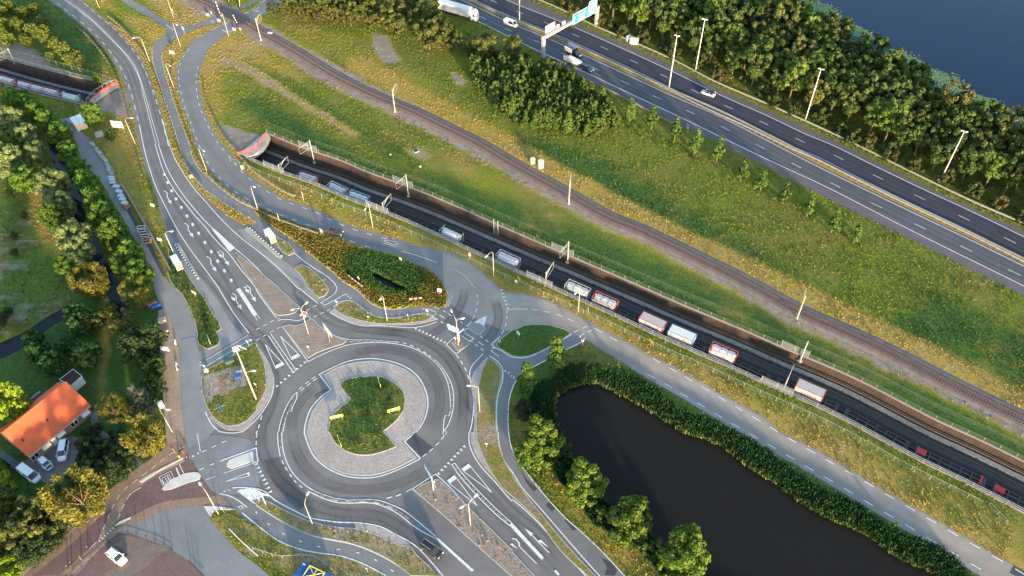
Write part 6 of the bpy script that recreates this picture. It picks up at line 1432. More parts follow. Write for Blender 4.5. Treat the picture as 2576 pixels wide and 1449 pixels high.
def tank(label, pos, ang, z, style, fr, body, letters=None, lmat=None, group='tank containers on the goods train'):
    L, Wd, H = 6.06, 2.44, 2.59; t = thing('tank_container', label, 'tank container', (*pos, z), ang, group)
    mb = MB(); r = 1.12
    ys = [(math.cos(a)*r, math.sin(a)*r+1.32) for a in (2*PI*i/16 for i in range(16))]
    xs = [(-2.75, .55), (-2.55, .85), (-2.2, 1.0), (2.2, 1.0), (2.55, .85), (2.75, .55)]
    mb.loft([[(x, (y)*f, (zz-1.32)*f+1.32) for y, zz in ys] for x, f in xs]); mb.build('tank', body, t, True)
    mb = MB(); f_ = .07
    for x in (-2.96, 2.96):
        for y in (-1.14, 1.14): mb.box((x, y, H/2), (.11, .11, H))
        for zz in (.08, H-.08): mb.box((x, 0, zz), (.14, 2.2, .14))
        for y in (-1, 1): mb.tube([(x, y*1.1, .2), (x, y*.3, H-.2)], .05, 4)
    for y in (-1.14, 1.14): mb.box((0, y, .08), (5.8, .12, .14))
    if style != 'plain':
        for y in (-1.14, 1.14): mb.box((0, y, H-.08), (5.8, .10, .12))
    mb.build('frame', fr, t)
    mb = MB(); mb.box((0, .0, H-.02), (5.4, .55, .05)); mb.box((0, 0, H-.01), (.6, .6, .18)); mb.build('catwalk', M_GALV, t)
    if style == 'panel':
        for x in (-1.75, 0, 1.75): mb = MB(); mb.box((x, .62, H-.28), (1.35, .7, .05), 0, rx=-.5); mb.box((x, -.62, H-.28), (1.35, .7, .05), 0, rx=.5); mb.build('cover_panel', M_TANK, t)
    if letters:
        mb = MB(); mb.box((0, -1.19, 1.15), (5.6, .04, 1.5)); mb.build('side_board', body, t)
        text(t, 'lettering', letters, 1.0, (.4, -1.225, 1.0), (PI/2, 0, 0), lmat)
    return t
def boxc(label, pos, ang, z, fr, body, roof, letters=None, lmat=None):
    L, Wd, H = 6.06, 2.44, 2.59; t = thing('container', label, 'container', (*pos, z), ang, 'box shaped containers on the goods train')
    mb = MB(); mb.box((0, 0, H/2), (L-.2, Wd-.1, H-.1)); mb.build('body', body, t)
    mb = MB(); mb.box((0, 0, H-.01), (L-.35, Wd-.3, .06)); mb.build('roof_sheet', roof, t)
    mb = MB()
    for x in (-2.97, 2.97):
        for y in (-1.16, 1.16): mb.box((x, y, H/2), (.18, .16, H+.04))
        for zz in (.09, H-.07): mb.box((x, 0, zz), (.16, 2.2, .18))
    for y in (-1.19, 1.19):
        for zz in (.09, H-.06): mb.box((0, y, zz), (5.8, .1, .14))
    mb.build('frame', fr, t)
    mb = MB()
    for i in range(10): mb.box((-2.5+i*.55, 1.18, H/2), (.12, .05, H-.5)); 
    mb.build('ribs', body, t)
    if letters: text(t, 'lettering', letters, 1.05, (.3, -1.21, 1.15), (PI/2, 0, 0), lmat)
    return t
def trk(s, off=TR1):
    c = offset(nn, off); p, q = at(c, s), at(c, s+.5); return p, math.atan2(q[1]-p[1], q[0]-p[0])
def strk(pt, z):
    """distance along the train track of the photo point pt seen at height z"""
    q = np.array(W(*px(pt)[0], z)); c = np.array(offset(nn, TR1)); return float(cum(c)[1][int(np.argmin(np.hypot(*(c-q).T)))])
M_LET = simple('dark_lettering', (.03, .03, .04), .6); M_LETR = simple('red_lettering', (.55, .06, .07), .6); M_ROOFG = simple('tarpaulin_grey', (.42, .40, .40), .7)
CONT = [("11 470,335", 'panel', M_FRED, M_TANKG, None, 'grey tank container first out of the east portal'), ("11 730,455", 'panel', M_FGREY, M_TANKG, None, 'grey tank container second from the portal, pale blue ends'), ("11 990,555", 'panel', M_FBLUE, M_TANKG, None, 'tank container with blue frame, third from the portal'),
 ("11 1930,935", 'plain', M_FGREEN, M_TANK, None, 'plain white cylindrical tank container alone on its wagon'), ("11 2530,1190", 'panel', M_FGREY, M_TANK, None, 'whitish tank container before the trench lamp with round plate'), ("22 625,35", 'panel', M_FGREY, M_TANKG, None, 'silver tank container left of the first red framed one'),
 ("22 905,125", 'panel', M_FRED, M_TANKG, ('HOYER', M_LET), 'red framed tank container with dark lettering, left of the wagon gap'), ("22 1370,330", 'box', M_FRED, M_CREAM, ('HOYER', M_LET), 'grey roofed container with red ends and dark lettering'), ("22 1665,455", 'boxw', M_FBLUE, M_CREAM, None, 'white container with dark roof edge, between red framed ones'),
 ("22 2170,665", 'panel', M_FRED, M_TANK, ('HOYER', M_LETR), 'red framed tank container with red lettering, right of the gap'), ("32 395,1025", 'box', M_FRED, M_CREAM, ('HOYER', M_LETR), 'rightmost container, grey roof, red posts and red lettering')]
strs = []
for p_, st, fr, bd, let, lab in CONT:
    s_ = strk(p_, 0.4 if p_[0] == '1' else 1.0); strs.append(s_); p, a = trk(s_); z = tz(s_)+1.32
    if st in ('panel', 'plain'): tank(lab, p, a, z, st, fr, bd, *(let or (None, None)))
    else: boxc(lab, p, a, z, fr, bd, M_ROOFG if st == 'box' else M_TANK, *(let or (None, None)))
def wagon(s, L, label, red=False):
    p, a = trk(s); t = thing('flat_wagon', label, 'wagon', (*p, tz(s)+.28), a, 'flat wagons of the goods train')
    mb = MB()
    for y in (-.95, .95): mb.box((0, y, .82), (L-1.0, .22, .34))
    mb.box((0, 0, .78), (L-1.2, .4, .3))
    for i in range(7): mb.box((-L/2+1+i*(L-2)/6, 0, .84), (.3, 2.1, .26))
    for x in (-L/2+.55, L/2-.55): mb.box((x, 0, .82), (.5, 2.5, .4))
    mb.build('frame', M_WAG, t)
    for x in (-L/2+2.1, L/2-2.1):
        mb = MB(); mb.box((x, 0, .48), (2.6, 1.9, .25)); mb.build('bogie', M_WAG, t)
        for dx in (-.9, .9):
            mb = MB(); mb.tube([(x+dx, -.82, .42), (x+dx, -.68, .42)], .45, 12); mb.tube([(x+dx, .68, .42), (x+dx, .82, .42)], .45, 12); mb.tube([(x+dx, -.7, .42), (x+dx, .7, .42)], .08, 6); mb.build('wheelset', M_DARK, t)
    for x in (-L/2-.15, L/2+.15):
        for y in (-.85, .85): mb = MB(); mb.tube([(x-.25 if x > 0 else x+.25, y, .85), (x, y, .85)], .12, 8); mb.build('buffer', M_DARK, t)
    if red:
        for x, w_ in ((-L/2+1.4, 1.9), (L/2-1.2, .5)): mb = MB(); mb.box((x, .2, 1.02), (w_, 1.5 if w_ > 1 else 2.2, .1)); mb.build('red_fitting', M_WAGR, t)
wl = 15.2; k = 0; s_ = 4.0
while s_ < LEN[-1]-10: 
    wagon(s_+wl/2, wl-.9, ORD[k]+' flat wagon of the goods train from the east portal', red=s_ > strs[-1]+9); s_ += wl; k += 1
# west trench part of the same train
cw = offset(fw, -8.5); CWL = cum(cw)[1]
def wst(pt, z): q = np.array(W(*px(pt)[0], z)); c = np.array(cw); return float(CWL[int(np.argmin(np.hypot(*(c-q).T)))])
for p_, st, fr, bd, lab in (("00 60,810", 'panel', M_FRED, M_TANKG, 'half cut tank container at the left frame edge in the west trench'), ("00 210,860", 'panel', M_FRED, M_TANKG, 'second tank container from the left in the west trench'), ("00 350,900", 'panel', M_FRED, M_TANKG, 'third tank container from the left in the west trench'), ("00 490,945", 'panel', M_FRED, M_TANKG, 'fourth tank container from the left in the west trench'), ("00 680,1005", 'plain', M_FGREY, M_TANK, 'white rounded tank container nearest the west portal')):
    s_ = wst(p_, .0); p, q = at(cw, s_), at(cw, s_+.5); tank(lab, p, math.atan2(q[1]-p[1], q[0]-p[0]), -3.7+1.32, st, fr, bd, group='tank containers in the west trench')
def wagon_at(p, a, z, L, label):
    global trk, tz
wk = 0
for s_ in np.arange(CWL[-1]-16, 2, -wl)[:4]:
    p, q = at(cw, s_), at(cw, s_+.5); _t, _z = trk, tz; trk = lambda s: (p, math.atan2(q[1]-p[1], q[0]-p[0])); tz = lambda s: -3.7
    wagon(s_, wl-.9, ORD[wk]+' flat wagon in the west trench from the portal'); trk, tz = _t, _z; wk += 1

# ------------------------------------------------------------------ road vehicles
M_GLASS = simple('car_glass', (.02, .025, .03), .08, spec=.8); M_TYRE = simple('tyre_rubber', (.02, .02, .02), .8); M_RIM = simple('wheel_rim', (.55, .55, .55), .3, .6); M_LAMPW = simple('headlight_glass', (.75, .76, .75), .15); M_LAMPR = simple('tail_light_glass', (.45, .02, .02), .25)
def carpaint(name, col): 
    m = simple(name, col, .22, var=.04, spec=.6); m.node_tree.nodes['Principled BSDF'].inputs['Coat Weight'].default_value = .6; return m
CP = {'white': carpaint('car_white', (.78, .79, .80)), 'black': carpaint('car_black', (.012, .013, .016)), 'blue': carpaint('car_dark_blue', (.03, .045, .08)), 'silver': carpaint('car_silver', (.45, .46, .48)), 'brown': carpaint('car_bronze', (.045, .04, .036))}
def car(label, pos, ang, paint, L=4.4, Wd=1.8, H=1.5, style='hatch', roof=None, hood=None, cat='car', group=None, z=.05, rails=False, name='car'):
    t = thing(name, label, cat, (*pos, z), ang, group); w = Wd/2; pm = CP[paint]
    belt = H*.60 if style != 'van' else H*.52
    hx = {'hatch': (-.47, -.40, .08, .25), 'estate': (-.49, -.45, .09, .25), 'mpv': (-.49, -.44, .14, .33), 'van': (-.49, -.47, .22, .37), 'suv': (-.48, -.42, .10, .26), 'conv': (-.12, -.10, .08, .19)}[style]
    st = [(-.5, .62, .80), (-.47, .90, .93), (-.36, 1.0, 1.0), (0, 1.0, 1.0), (hx[3]-.01, .99, 1.0), (.38, .90 if style != 'van' else .86, .98), (.46, .78, .90), (.5, .58, .74)]
    mb = MB(); secs = []
    for x, zt, ww in st:
        zt = belt*zt; W_ = w*ww
        secs.append([(x*L, -W_*.90, .22), (x*L, W_*.90, .22), (x*L, W_, .42), (x*L, W_*.99, zt-.16), (x*L, W_*.86, zt), (x*L, -W_*.86, zt), (x*L, -W_*.99, zt-.16), (x*L, -W_, .42)])
    mb.loft(secs); mb.build('body', pm, t, True, 0) if False else mb.build('body', pm, t)
    if hood: mb = MB(); mb.box((L*.385, 0, belt*.90+.03), (L*.20, Wd*.72, .03)); mb.build('hood', CP[hood], t)
    xr0, xr1, xf1, xf0 = (v*L for v in hx); zr = H
    if style != 'conv':
        mb = MB(); a = .90*w; b = (.74 if style != 'van' else .80)*w
        mb.loft([[(xr0, -a, belt-.02), (xr0, a, belt-.02), (xf0, a, belt-.02), (xf0, -a, belt-.02)], [(xr1, -b, zr-.05), (xr1, b, zr-.05), (xf1, b, zr-.05), (xf1, -b, zr-.05)]]); mb.build('windows', M_GLASS, t)
        mb = MB(); x0, x1 = xr1-.04, xf1+.05
        mb.loft([[(x0, -b*1.02, zr-.07), (x0, b*1.02, zr-.07), (x1, b*1.02, zr-.07), (x1, -b*1.02, zr-.07)], [(x0+.12, -b*.86, zr), (x0+.12, b*.86, zr), (x1-.15, b*.86, zr), (x1-.15, -b*.86, zr)]]); mb.build('roof', CP[roof] if roof else pm, t)
        mb = MB()
        for s in (-1, 1):
            mb.tube([(xf0, a*s, belt-.02), (xf1, b*s, zr-.05)], .05, 4); mb.tube([(xr0, a*s, belt-.02), (xr1, b*s, zr-.05)], .07, 4)
            xm = (xf1+xr1)/2+.1; mb.tube([(xm, a*s*1.0, belt), (xm, b*s, zr-.05)], .05, 4)
        if style == 'van':
            for s in (-1, 1): mb.loft([[(xr0+.02, (a+.012)*s, belt-.05), (xm-.2, (a+.012)*s, belt-.05), (xm-.2, (b+.02)*s, zr-.06), (xr1, (b+.02)*s, zr-.06)], [(xr0+.02, (a+.004)*s, belt-.05), (xm-.2, (a+.004)*s, belt-.05), (xm-.2, (b+.01)*s, zr-.06), (xr1, (b+.01)*s, zr-.06)]])
        mb.build('pillars', pm, t)
    else:
        mb = MB(); mb.box((-.12*L, 0, belt+.015), (L*.36, Wd*.62, .03)); mb.build('cabin_floor', M_DARK, t)
        for y in (-.38, .38):
            for x in (-.22, .0): mb = MB(); mb.box((x*L, y, belt+.12), (.5, .5, .22)); mb.box((x*L-.25, y, belt+.3), (.14, .48, .45)); mb.build('seat', simple('seat_leather', (.07, .05, .04), .6), t)
        mb = MB(); mb.add([(L*.15, -.7, belt), (L*.15, .7, belt), (L*.07, .6, belt+.38), (L*.07, -.6, belt+.38)], [(0, 1, 2, 3)]); mb.build('windscreen', M_GLASS, t)
    for x in (-.31*L, .31*L):
        for s in (-1, 1):
            mb = MB(); mb.tube([(0, -.1, 0), (0, .1, 0)], .32, 14); o = mb.build('wheel', M_TYRE, t); o.location = (x, (w-.08)*s, .32)
            mb = MB(); mb.tube([(0, .1*s, 0), (0, .125*s, 0)], .2, 10); mb.build('rim', M_RIM, o)
    for s in (-1, 1):
        mb = MB(); mb.box((L*.475, w*.62*s, belt*.68), (.22, .34, .14), -.35*s); mb.build('headlight', M_LAMPW, t)
        mb = MB(); mb.box((-L*.485, w*.70*s, belt*.78), (.12, .26, .2), .2*s); mb.build('tail_light', M_LAMPR, t)
        mb = MB(); mb.box((xf0-.15, (w+.08)*s, belt+.08), (.14, .2, .13)); mb.build('mirror', pm, t)
    if rails:
        for s in (-1, 1): mb = MB(); mb.tube([(xr1+.2, .58*w*s, zr+.05), (xf1-.2, .58*w*s, zr+.05)], .03, 4); mb.build('roof_rail', M_RIM, t)
    return t
def seg(a, b, z=.6):
    """centre and heading from rear to front as seen in the photo at height z"""
    A, B = np.array(W(*px(a)[0], z)), np.array(W(*px(b)[0], z)); d = B-A; return tuple((A+B)/2), math.atan2(d[1], d[0])
p, a = seg("13 1680,1120", "13 1845,1235"); car('black people carrier with roof rails leaving the roundabout', p, a, 'black', 4.75, 1.9, 1.65, 'mpv', rails=True)
p, a = seg("11 712,865", "11 862,895"); car('dark open topped convertible on the slip road', p, a, 'brown', 4.5, 1.82, 1.35, 'conv')
p, a = seg("03 1085,1185", "03 1260,1325"); car('white hatchback parked alone on the brick car park', p, a, 'white', 4.35, 1.8, 1.5, 'hatch', z=.07)
p, a = seg("03 655,95", "03 622,290"); car('white people carrier nearest the garden on the driveway', p, a, 'white', 4.7, 1.85, 1.85, 'mpv')
p, a = seg("03 405,265", "03 510,370"); car('small white car with a black bonnet on the driveway', p, a, 'white', 3.7, 1.65, 1.45, 'hatch', hood='black')
p, a = seg("03 200,350", "03 400,500"); car('white delivery van parked in the driveway', p, a, 'white', 5.3, 1.95, 1.95, 'van', cat='van', name='van')
p, a = seg("03 50,250", "03 205,370"); car('black estate car parked behind the white van', p, a, 'black', 4.8, 1.85, 1.5, 'estate')
p, a = seg("20 2040,960", "20 1905,915"); car('white car with black roof on the far motorway carriageway', p, a, 'white', 4.3, 1.8, 1.5, 'hatch', roof='black')
p, a = seg("10 2500,215", "20 55,265"); car('white van following the lorry on the motorway', p, a, 'white', 5.2, 1.95, 2.0, 'van', cat='van', name='van')
p, a = seg("20 695,660", "20 805,710"); car('dark blue car towing the boat on the motorway', p, a, 'blue', 4.6, 1.82, 1.5, 'estate')
def wheels(t, xs, y, r=.48):
    for x in xs:
        for s in (-1, 1):
            mb = MB(); mb.tube([(0, -.14, 0), (0, .14, 0)], r, 14); o = mb.build('wheel', M_TYRE, t); o.location = (x, y*s, r); mb = MB(); mb.tube([(0, .13*s, 0), (0, .16*s, 0)], r*.55, 10); mb.build('rim', M_RIM, o)
def lorry():
    p, a = seg("10 1880,60", "10 2230,160", 2.0); t = thing('lorry', 'white articulated lorry on the motorway behind the bush belt', 'lorry', (*p, .05), a); L = 16.0
    mb = MB(); mb.box((-2.0, 0, 2.55), (12.6, 2.5, 2.8)); mb.build('trailer', CP['white'], t)
    mb = MB(); mb.box((-2.0, 0, 3.97), (12.4, 2.3, .06)); mb.build('trailer_roof', M_TANK, t); mb = MB(); mb.box((-2.0, 0, 1.0), (12.0, 1.2, .25)); mb.box((-2, -1.2, .75), (5, .06, .5)); mb.build('chassis', M_DARK, t)
    mb = MB(); secs = []
    for x, zt in ((4.7, 3.75), (5.6, 3.85), (6.3, 3.5), (6.75, 2.6), (6.85, .6)): secs.append([(x, -1.2, .45), (x, 1.2, .45), (x, 1.2, zt-.3), (x, 1.0, zt), (x, -1.0, zt), (x, -1.2, zt-.3)])
    mb.loft(secs); mb.build('cab', CP['white'], t)
    mb = MB(); mb.add([(6.86, -1.05, 1.75), (6.86, 1.05, 1.75), (6.50, 1.0, 3.0), (6.50, -1.0, 3.0)], [(0, 1, 2, 3)]); mb.box((6.1, -1.21, 2.3), (.9, .04, .8)); mb.box((6.1, 1.21, 2.3), (.9, .04, .8)); mb.build('windscreen', M_GLASS, t)
    mb = MB(); mb.box((5.5, 0, 3.95), (.9, .9, .12)); mb.build('roof_hatch', M_FGREY, t)
    wheels(t, (6.0, 2.6, -4.2, -5.5, -6.8), 1.1, .5)
lorry()
def box_truck():
    p, a = seg("20 560,490", "20 690,560", 1.2); t = thing('box_truck', 'small black truck with a white board on its side, left of the boat', 'truck', (*p, .05), a)
    mb = MB(); mb.box((-1.4, 0, 1.75), (4.0, 2.1, 2.0)); mb.build('box', CP['black'], t); mb = MB(); mb.box((-1.6, -1.09, 1.75), (3.2, .05, 1.7)); mb.build('side_board', CP['white'], t)
    text(t, 'lettering', 'MUC', 1.25, (-1.6, -1.13, 1.85), (PI/2, 0, 0), M_LETR)
    mb = MB(); mb.box((-1.4, .4, 2.78), (3.6, 1.0, .08)); mb.build('roof_strip', simple('roof_blue', (.12, .2, .5), .4), t)
    mb = MB(); mb.loft([[(x, -.95, .4), (x, .95, .4), (x, .95, z_-.2), (x, .8, z_), (x, -.8, z_), (x, -.95, z_-.2)] for x, z_ in ((.6, 2.2), (1.3, 2.2), (2.0, 1.35), (3.1, 1.15), (3.2, .7))]); mb.build('cab', CP['black'], t)
    mb = MB(); mb.add([(2.02, -.8, 1.37), (2.02, .8, 1.37), (1.38, .75, 2.17), (1.38, -.75, 2.17)], [(0, 1, 2, 3)]); mb.build('windscreen', M_GLASS, t); mb = MB(); mb.box((2.75, 0, 1.2), (.55, .9, .06)); mb.build('hood_panel', CP['white'], t); wheels(t, (2.2, -2.3), .92, .36)
box_truck()
def boat():
    p, a = seg("20 540,590", "20 690,640", 1.3); t = thing('motorboat', 'white covered motorboat on the trailer behind the dark blue car', 'boat', (*p, .05), a, None)
    mb = MB(); secs = []
    for x, wv, zb, zt in ((-3.0, 1.05, .8, 1.75), (-1.5, 1.15, .65, 1.8), (.5, 1.15, .6, 1.9), (2.0, .85, .75, 2.0), (3.2, .12, 1.4, 2.1)): secs.append([(x, 0, zb), (x, wv*.75, zb+.3), (x, wv, zt), (x, -wv, zt), (x, -wv*.75, zb+.3)])
    mb.loft(secs); mb.build('hull', CP['white'], t)
    mb = MB(); mb.loft([[(x, -w_, z0_), (x, w_, z0_), (x, w_*.45, z1), (x, -w_*.45, z1)] for x, w_, z0_, z1 in ((-2.7, .95, 1.76, 2.0), (-1.4, 1.05, 1.8, 2.75), (.4, 1.0, 1.9, 2.55), (1.2, .8, 1.95, 2.05))]); mb.build('cover', simple('boat_cover', (.60, .56, .54), .7), t)
    mb = MB(); mb.box((-3.25, 0, 1.6), (.45, .5, 1.1)); mb.build('outboard_motor', CP['white'], t)
    u = thing('boat_trailer', 'low trailer carrying the white motorboat', 'trailer', (*p, .05), a); mb = MB(); mb.box((-.5, .6, .5), (5.4, .12, .12)); mb.box((-.5, -.6, .5), (5.4, .12, .12)); mb.tube([(2.0, .6, .5), (4.2, 0, .5), (2.0, -.6, .5)], .06, 4)
    for x in (-2.6, -.6, 1.4): mb.box((x, 0, .5), (.12, 1.3, .1))
    mb.build('frame', M_GALV, u); wheels(u, (-1.3, -.5), 1.0, .3)
boat()

# ------------------------------------------------------------------ sign gantry over the motorway
M_SB = simple('sign_blue', (.03, .36, .68), .4, var=.05); M_SW = simple('sign_white', (.80, .80, .78), .4, var=.03)
def gantry():
    A, B = b0("20 312,575"), b0("20 845,268"); d = B-A; L = np.linalg.norm(d); a = math.atan2(d[1], d[0]); t = thing('sign_gantry', 'grey steel sign gantry spanning both motorway carriageways', 'sign gantry', (*A, 0), a); h = 6.9
    for x in (0, L): mb = MB(); mb.box((x, 0, h/2), (.9, .9, h)); mb.box((x, -.5, h/2), (.5, .12, h)); mb.build('column', M_CONC, t)
    mb = MB(); mb.box((L/2, 0, h+.1), (L+1.2, .8, 1.0)); mb.build('beam', simple('gantry_steel', (.50, .46, .42), .5, .1), t)
    mb = MB(); mb.box((L/2, -.5, h+.68), (L, .5, .06)); mb.build('walkway', M_GALV, t)
    y = -.75
    mb = MB(); mb.box((L*.645, y, h+1.3), (L*.30, .12, 3.6)); mb.build('sign_board', M_SB, t)
    mb = MB(); mb.box((L*.865, y, h+1.7), (L*.15, .12, 4.6)); mb.box((L*.79, y, h+1.7), (.06, .14, 4.4)); mb.build('sign_board', M_SB, t)
    mb = MB()
    for x0, x1, z0_, z1 in ((L*.495, L*.795, h-.5, h+3.1), (L*.79, L*.94, h-.6, h+4.0)):
        mb.box(((x0+x1)/2, y-.07, z0_), (x1-x0, .03, .12)); mb.box(((x0+x1)/2, y-.07, z1), (x1-x0, .03, .12)); mb.box((x0, y-.07, (z0_+z1)/2), (.12, .03, z1-z0_)); mb.box((x1, y-.07, (z0_+z1)/2), (.12, .03, z1-z0_))
    for cx_, cz, w_, h_ in ((.66, 1.9, .13, .38), (.66, 1.3, .10, .34), (.66, .35, .13, .6), (.865, 3.2, .11, .3), (.865, 2.5, .1, .3), (.865, 1.9, .11, .3), (.865, .2, .08, .3)):
        for j in range(5): mb.box((L*(cx_-w_/2+w_*(j+.5)/5), y-.075, h+cz), (L*w_/5*.72, .02, h_*(.8 if j % 2 else 1)))
    for cx_ in (.52, .79): mb.box((L*cx_+.15, y-.075, h+.6), (.18, .02, 1.6)); mb.add([(L*cx_-.25, y-.09, h+1.4), (L*cx_+.55, y-.09, h+1.4), (L*cx_+.15, y-.09, h+2.1)], [(0, 1, 2)])
    mb.build('white_lettering', M_SW, t)
    mb = MB(); mb.box((L*.655, y-.09, h+.35), (1.2, .02, .6)); mb.box((L*.84, y-.09, h+.95), (1.2, .02, .6)); mb.build('red_panel', simple('sign_pink', (.75, .25, .28), .4), t); mb = MB(); mb.box((L*.89, y-.09, h+.95), (1.1, .02, .6)); mb.build('yellow_panel', simple('sign_yellow', (.85, .55, .04), .4), t)
    mb = MB(); mb.box((L*.865, y, h+4.25), (L*.13, .1, .5)); mb.build('exit_plate', M_SW, t)
    mb = MB(); mb.box((L*.145, .75, h+1.5), (L*.17, .12, 3.2)); mb.build('sign_back', simple('sign_back', (.52, .45, .40), .6), t)
    for i in range(4): mb = MB(); mb.tube([(L*(.08+.045*i), .68, h+1.6), (L*(.08+.045*i), -.1, h+.6)], .06, 4); mb.build('strut', M_GALV, t)
    for x in (.27, .38): mb = MB(); mb.box((L*x, .5, h+1.1), (1.3, .4, 1.0)); mb.build('matrix_board', MATS['sign_back'], t)
    for x in (.52, .66): mb = MB(); mb.box((L*x, -.5, h-1.1), (1.3, .4, 1.5)); mb.build('matrix_board', M_DARK, t)
gantry()

# ------------------------------------------------------------------ signs
M_SY = simple('sign_yellow_fluo', (.80, .74, .08), .5); M_SO = simple('sign_orange', (.80, .38, .02), .5); M_SR = simple('sign_red', (.62, .05, .05), .5); M_SCR = simple('sign_cream', (.78, .68, .52), .5)
def sign(base, label, w=.8, h=.6, zc=2.2, face=200, mat=None, posts=1, shape='rect', border=None, cat='road sign', pm=None, name='road_sign', content=None, roll=0.0):
    """face: compass angle in degrees the board looks towards, measured from +X"""
    B = b0(base) if isinstance(base, str) else base; t = thing(name, label, cat, (B[0], B[1], .0), R(face)+PI/2, 'road signs'); mat = mat or M_SW
    xs = [0] if posts == 1 else [w*(-.38+.76*i/(posts-1)) for i in range(posts)]
    for x in xs: mb = MB(); mb.tube([(x, .05, 0), (x, .05, zc+h*.45)], .045, 6); mb.build('post', pm or M_GALV, t)
    mb = MB()
    if shape == 'rect': pts = [(-w/2, -h/2), (w/2, -h/2), (w/2, h/2), (-w/2, h/2)]
    elif shape == 'tri': pts = [(0, -h/2), (w/2, h/2), (-w/2, h/2)]
    elif shape == 'triup': pts = [(0, h/2), (-w/2, -h/2), (w/2, -h/2)]
    elif shape == 'diamond': pts = [(0, -h/2), (w/2, 0), (0, h/2), (-w/2, 0)]
    elif shape == 'arrow': pts = [(-w/2, -h/2), (w*.3, -h/2), (w/2, 0), (w*.3, h/2), (-w/2, h/2)]
    else: pts = [(math.cos(i*PI/8)*w/2, math.sin(i*PI/8)*h/2) for i in range(16)]
    def pan(sc, y0, y1):
        q = [(x*sc, -z*sc if shape == 'triup' and False else z*sc) for x, z in pts]; n = len(q)
        return [(x, y0, zc+z) for x, z in q]+[(x, y1, zc+z) for x, z in q], [tuple(range(n)), tuple(range(n, 2*n))[::-1]]+[(i, (i+1) % n, n+(i+1) % n, n+i) for i in range(n)]
    mb.add(*pan(1, -.03, 0)); mb.build('sign_board', border or mat, t)
    if border: mb = MB(); mb.add(*pan(.72, -.045, -.031)); mb.build('sign_face', mat, t)
    if content:
        for nm, m_, boxes in content:
            mb = MB()
            for cx_, cz, w_, h_ in boxes: mb.box((cx_*w, -.055, zc+cz*h), (w_*w, .02, h_*h))
            mb.build(nm, m_, t)
    return t
CAMF = 250
sign("00 1213,1335", 'big cream sign board on two legs beside the northern road', 3.5, 2.3, 3.0, 262, M_SCR, 2)
t = sign("01 1640,1040", 'small cream board next to the lamp by the western bus shelter', 1.3, .9, 2.9, 255, M_SCR)
sign("01 1555,665", 'small cream board on the grassy verge of the northern road', 1.2, 1.0, 1.8, 255, M_SCR); sign("02 1972,95", 'cream board on the strip between service lane and bus bay', 1.5, .8, 1.9, 235, M_SCR)
sign("02 2120,562", 'narrow white board standing at the tip of the service strip', 1.9, 1.9, 1.6, 205, M_SCR); sign("02 2450,625", 'long low cream board on three posts at the cycle crossing', 2.2, .45, 1.1, 242, M_SCR, 3)
blue = [('lettering', M_SW, [(-.1, .25, .6, .12), (-.15, -.05, .5, .12), (-.1, -.3, .6, .1)])]
def direction(base, label, boards, h):
    B = b0(base); t = thing('direction_sign', label, 'direction sign', (*B, .1), 0, 'blue direction signs'); mb = MB(); mb.tube([(0, 0, 0), (0, 0, h)], [.14, .10], 8); mb.build('post', M_LPOLE, t)
    for z, L, hh, az, sd in boards:
        u = np.array((math.cos(R(az)), math.sin(R(az)))); mb = MB(); c = u*L/2*sd; mb.box((c[0], c[1], z), (L, .1, hh), R(az)); o = mb.build('sign_board', M_SB, t)
        mb = MB(); v = np.array((-u[1], u[0]))*.07
        for k in (-1, 1):
            for j in range(4): q = c+u*(L*(-.32+.2*j))+v*k; mb.box((q[0], q[1], z+.02), (L*.15, .012, hh*.35), R(az))
            q = c+v*k; mb.box((q[0], q[1], z+hh*.45), (L*.97, .012, .06), R(az)); mb.box((q[0], q[1], z-hh*.45), (L*.97, .012, .06), R(az))
        mb.build('lettering', M_SW, o)
direction("12 2045,545", 'blue direction boards fanned both ways on the eastern island', [(4.6, 3.0, .55, 150, 1), (3.95, 3.0, .55, 150, 1), (3.3, 2.8, .5, 150, 1), (3.2, 1.9, .3, 50, 1)], 4.9)
direction("13 1785,585", 'blue direction boards at the tip of the southern median', [(4.9, 3.2, .6, 120, 1), (4.2, 3.2, .6, 120, 1), (3.5, 1.6, .5, 300, 1)], 5.2)
direction("13 98,725", 'blue arrow board beside the white painted island', [(4.6, 2.6, .5, 160, 1), (4.4, 1.9, .4, -20, 1)], 4.9)
sign("12 748,540", 'slanted grey direction board with its back to the lane on the western median', 3.6, 2.2, 4.2, 38, simple('sign_pale_grey', (.60, .63, .66), .4), 1, pm=M_LPOLE)
chev = [('arrow_marks', M_DARK, [(-.3, 0, .06, .5), (-.24, 0, .06, .3), (.3, 0, .06, .5), (.24, 0, .06, .3)]), ('panel', M_SW, [(0, 0, .32, .7)])]
for b_, az, l_ in (("12 1245,975", 200, 'yellow chevron board at the top of the roundabout garden'), ("12 820,1325", 285, 'yellow chevron board at the left of the roundabout garden'), ("12 1392,1255", 290, 'yellow chevron board at the right of the roundabout garden'), ("13 845,120", 205, 'yellow chevron board at the bottom left of the roundabout garden')):
    sign(b_, l_, 2.7, .9, 1.35, az, M_SY, 2, content=chev, pm=simple('yellow_post', (.7, .6, .08), .5))
for b_, l_, z in (("12 538,642", 'give way sign on the western median', 1.9), ("12 2008,558", 'give way sign on the eastern island', 1.9), ("13 2318,160", 'give way sign on the narrow eastern grass strip', 1.5), ("13 1795,545", 'give way sign beneath the southern direction boards', 1.6), ("13 42,705", 'give way sign beneath the western arrow board', 1.4), ("12 10,1010", 'give way sign at the edge of the western grass island', 1.6), ("22 708,580", 'give way sign where the cycle path meets the pond road', 1.8)):
    sign(b_, l_, .9, .8, z, 255, M_SW, shape='tri', border=M_SR)
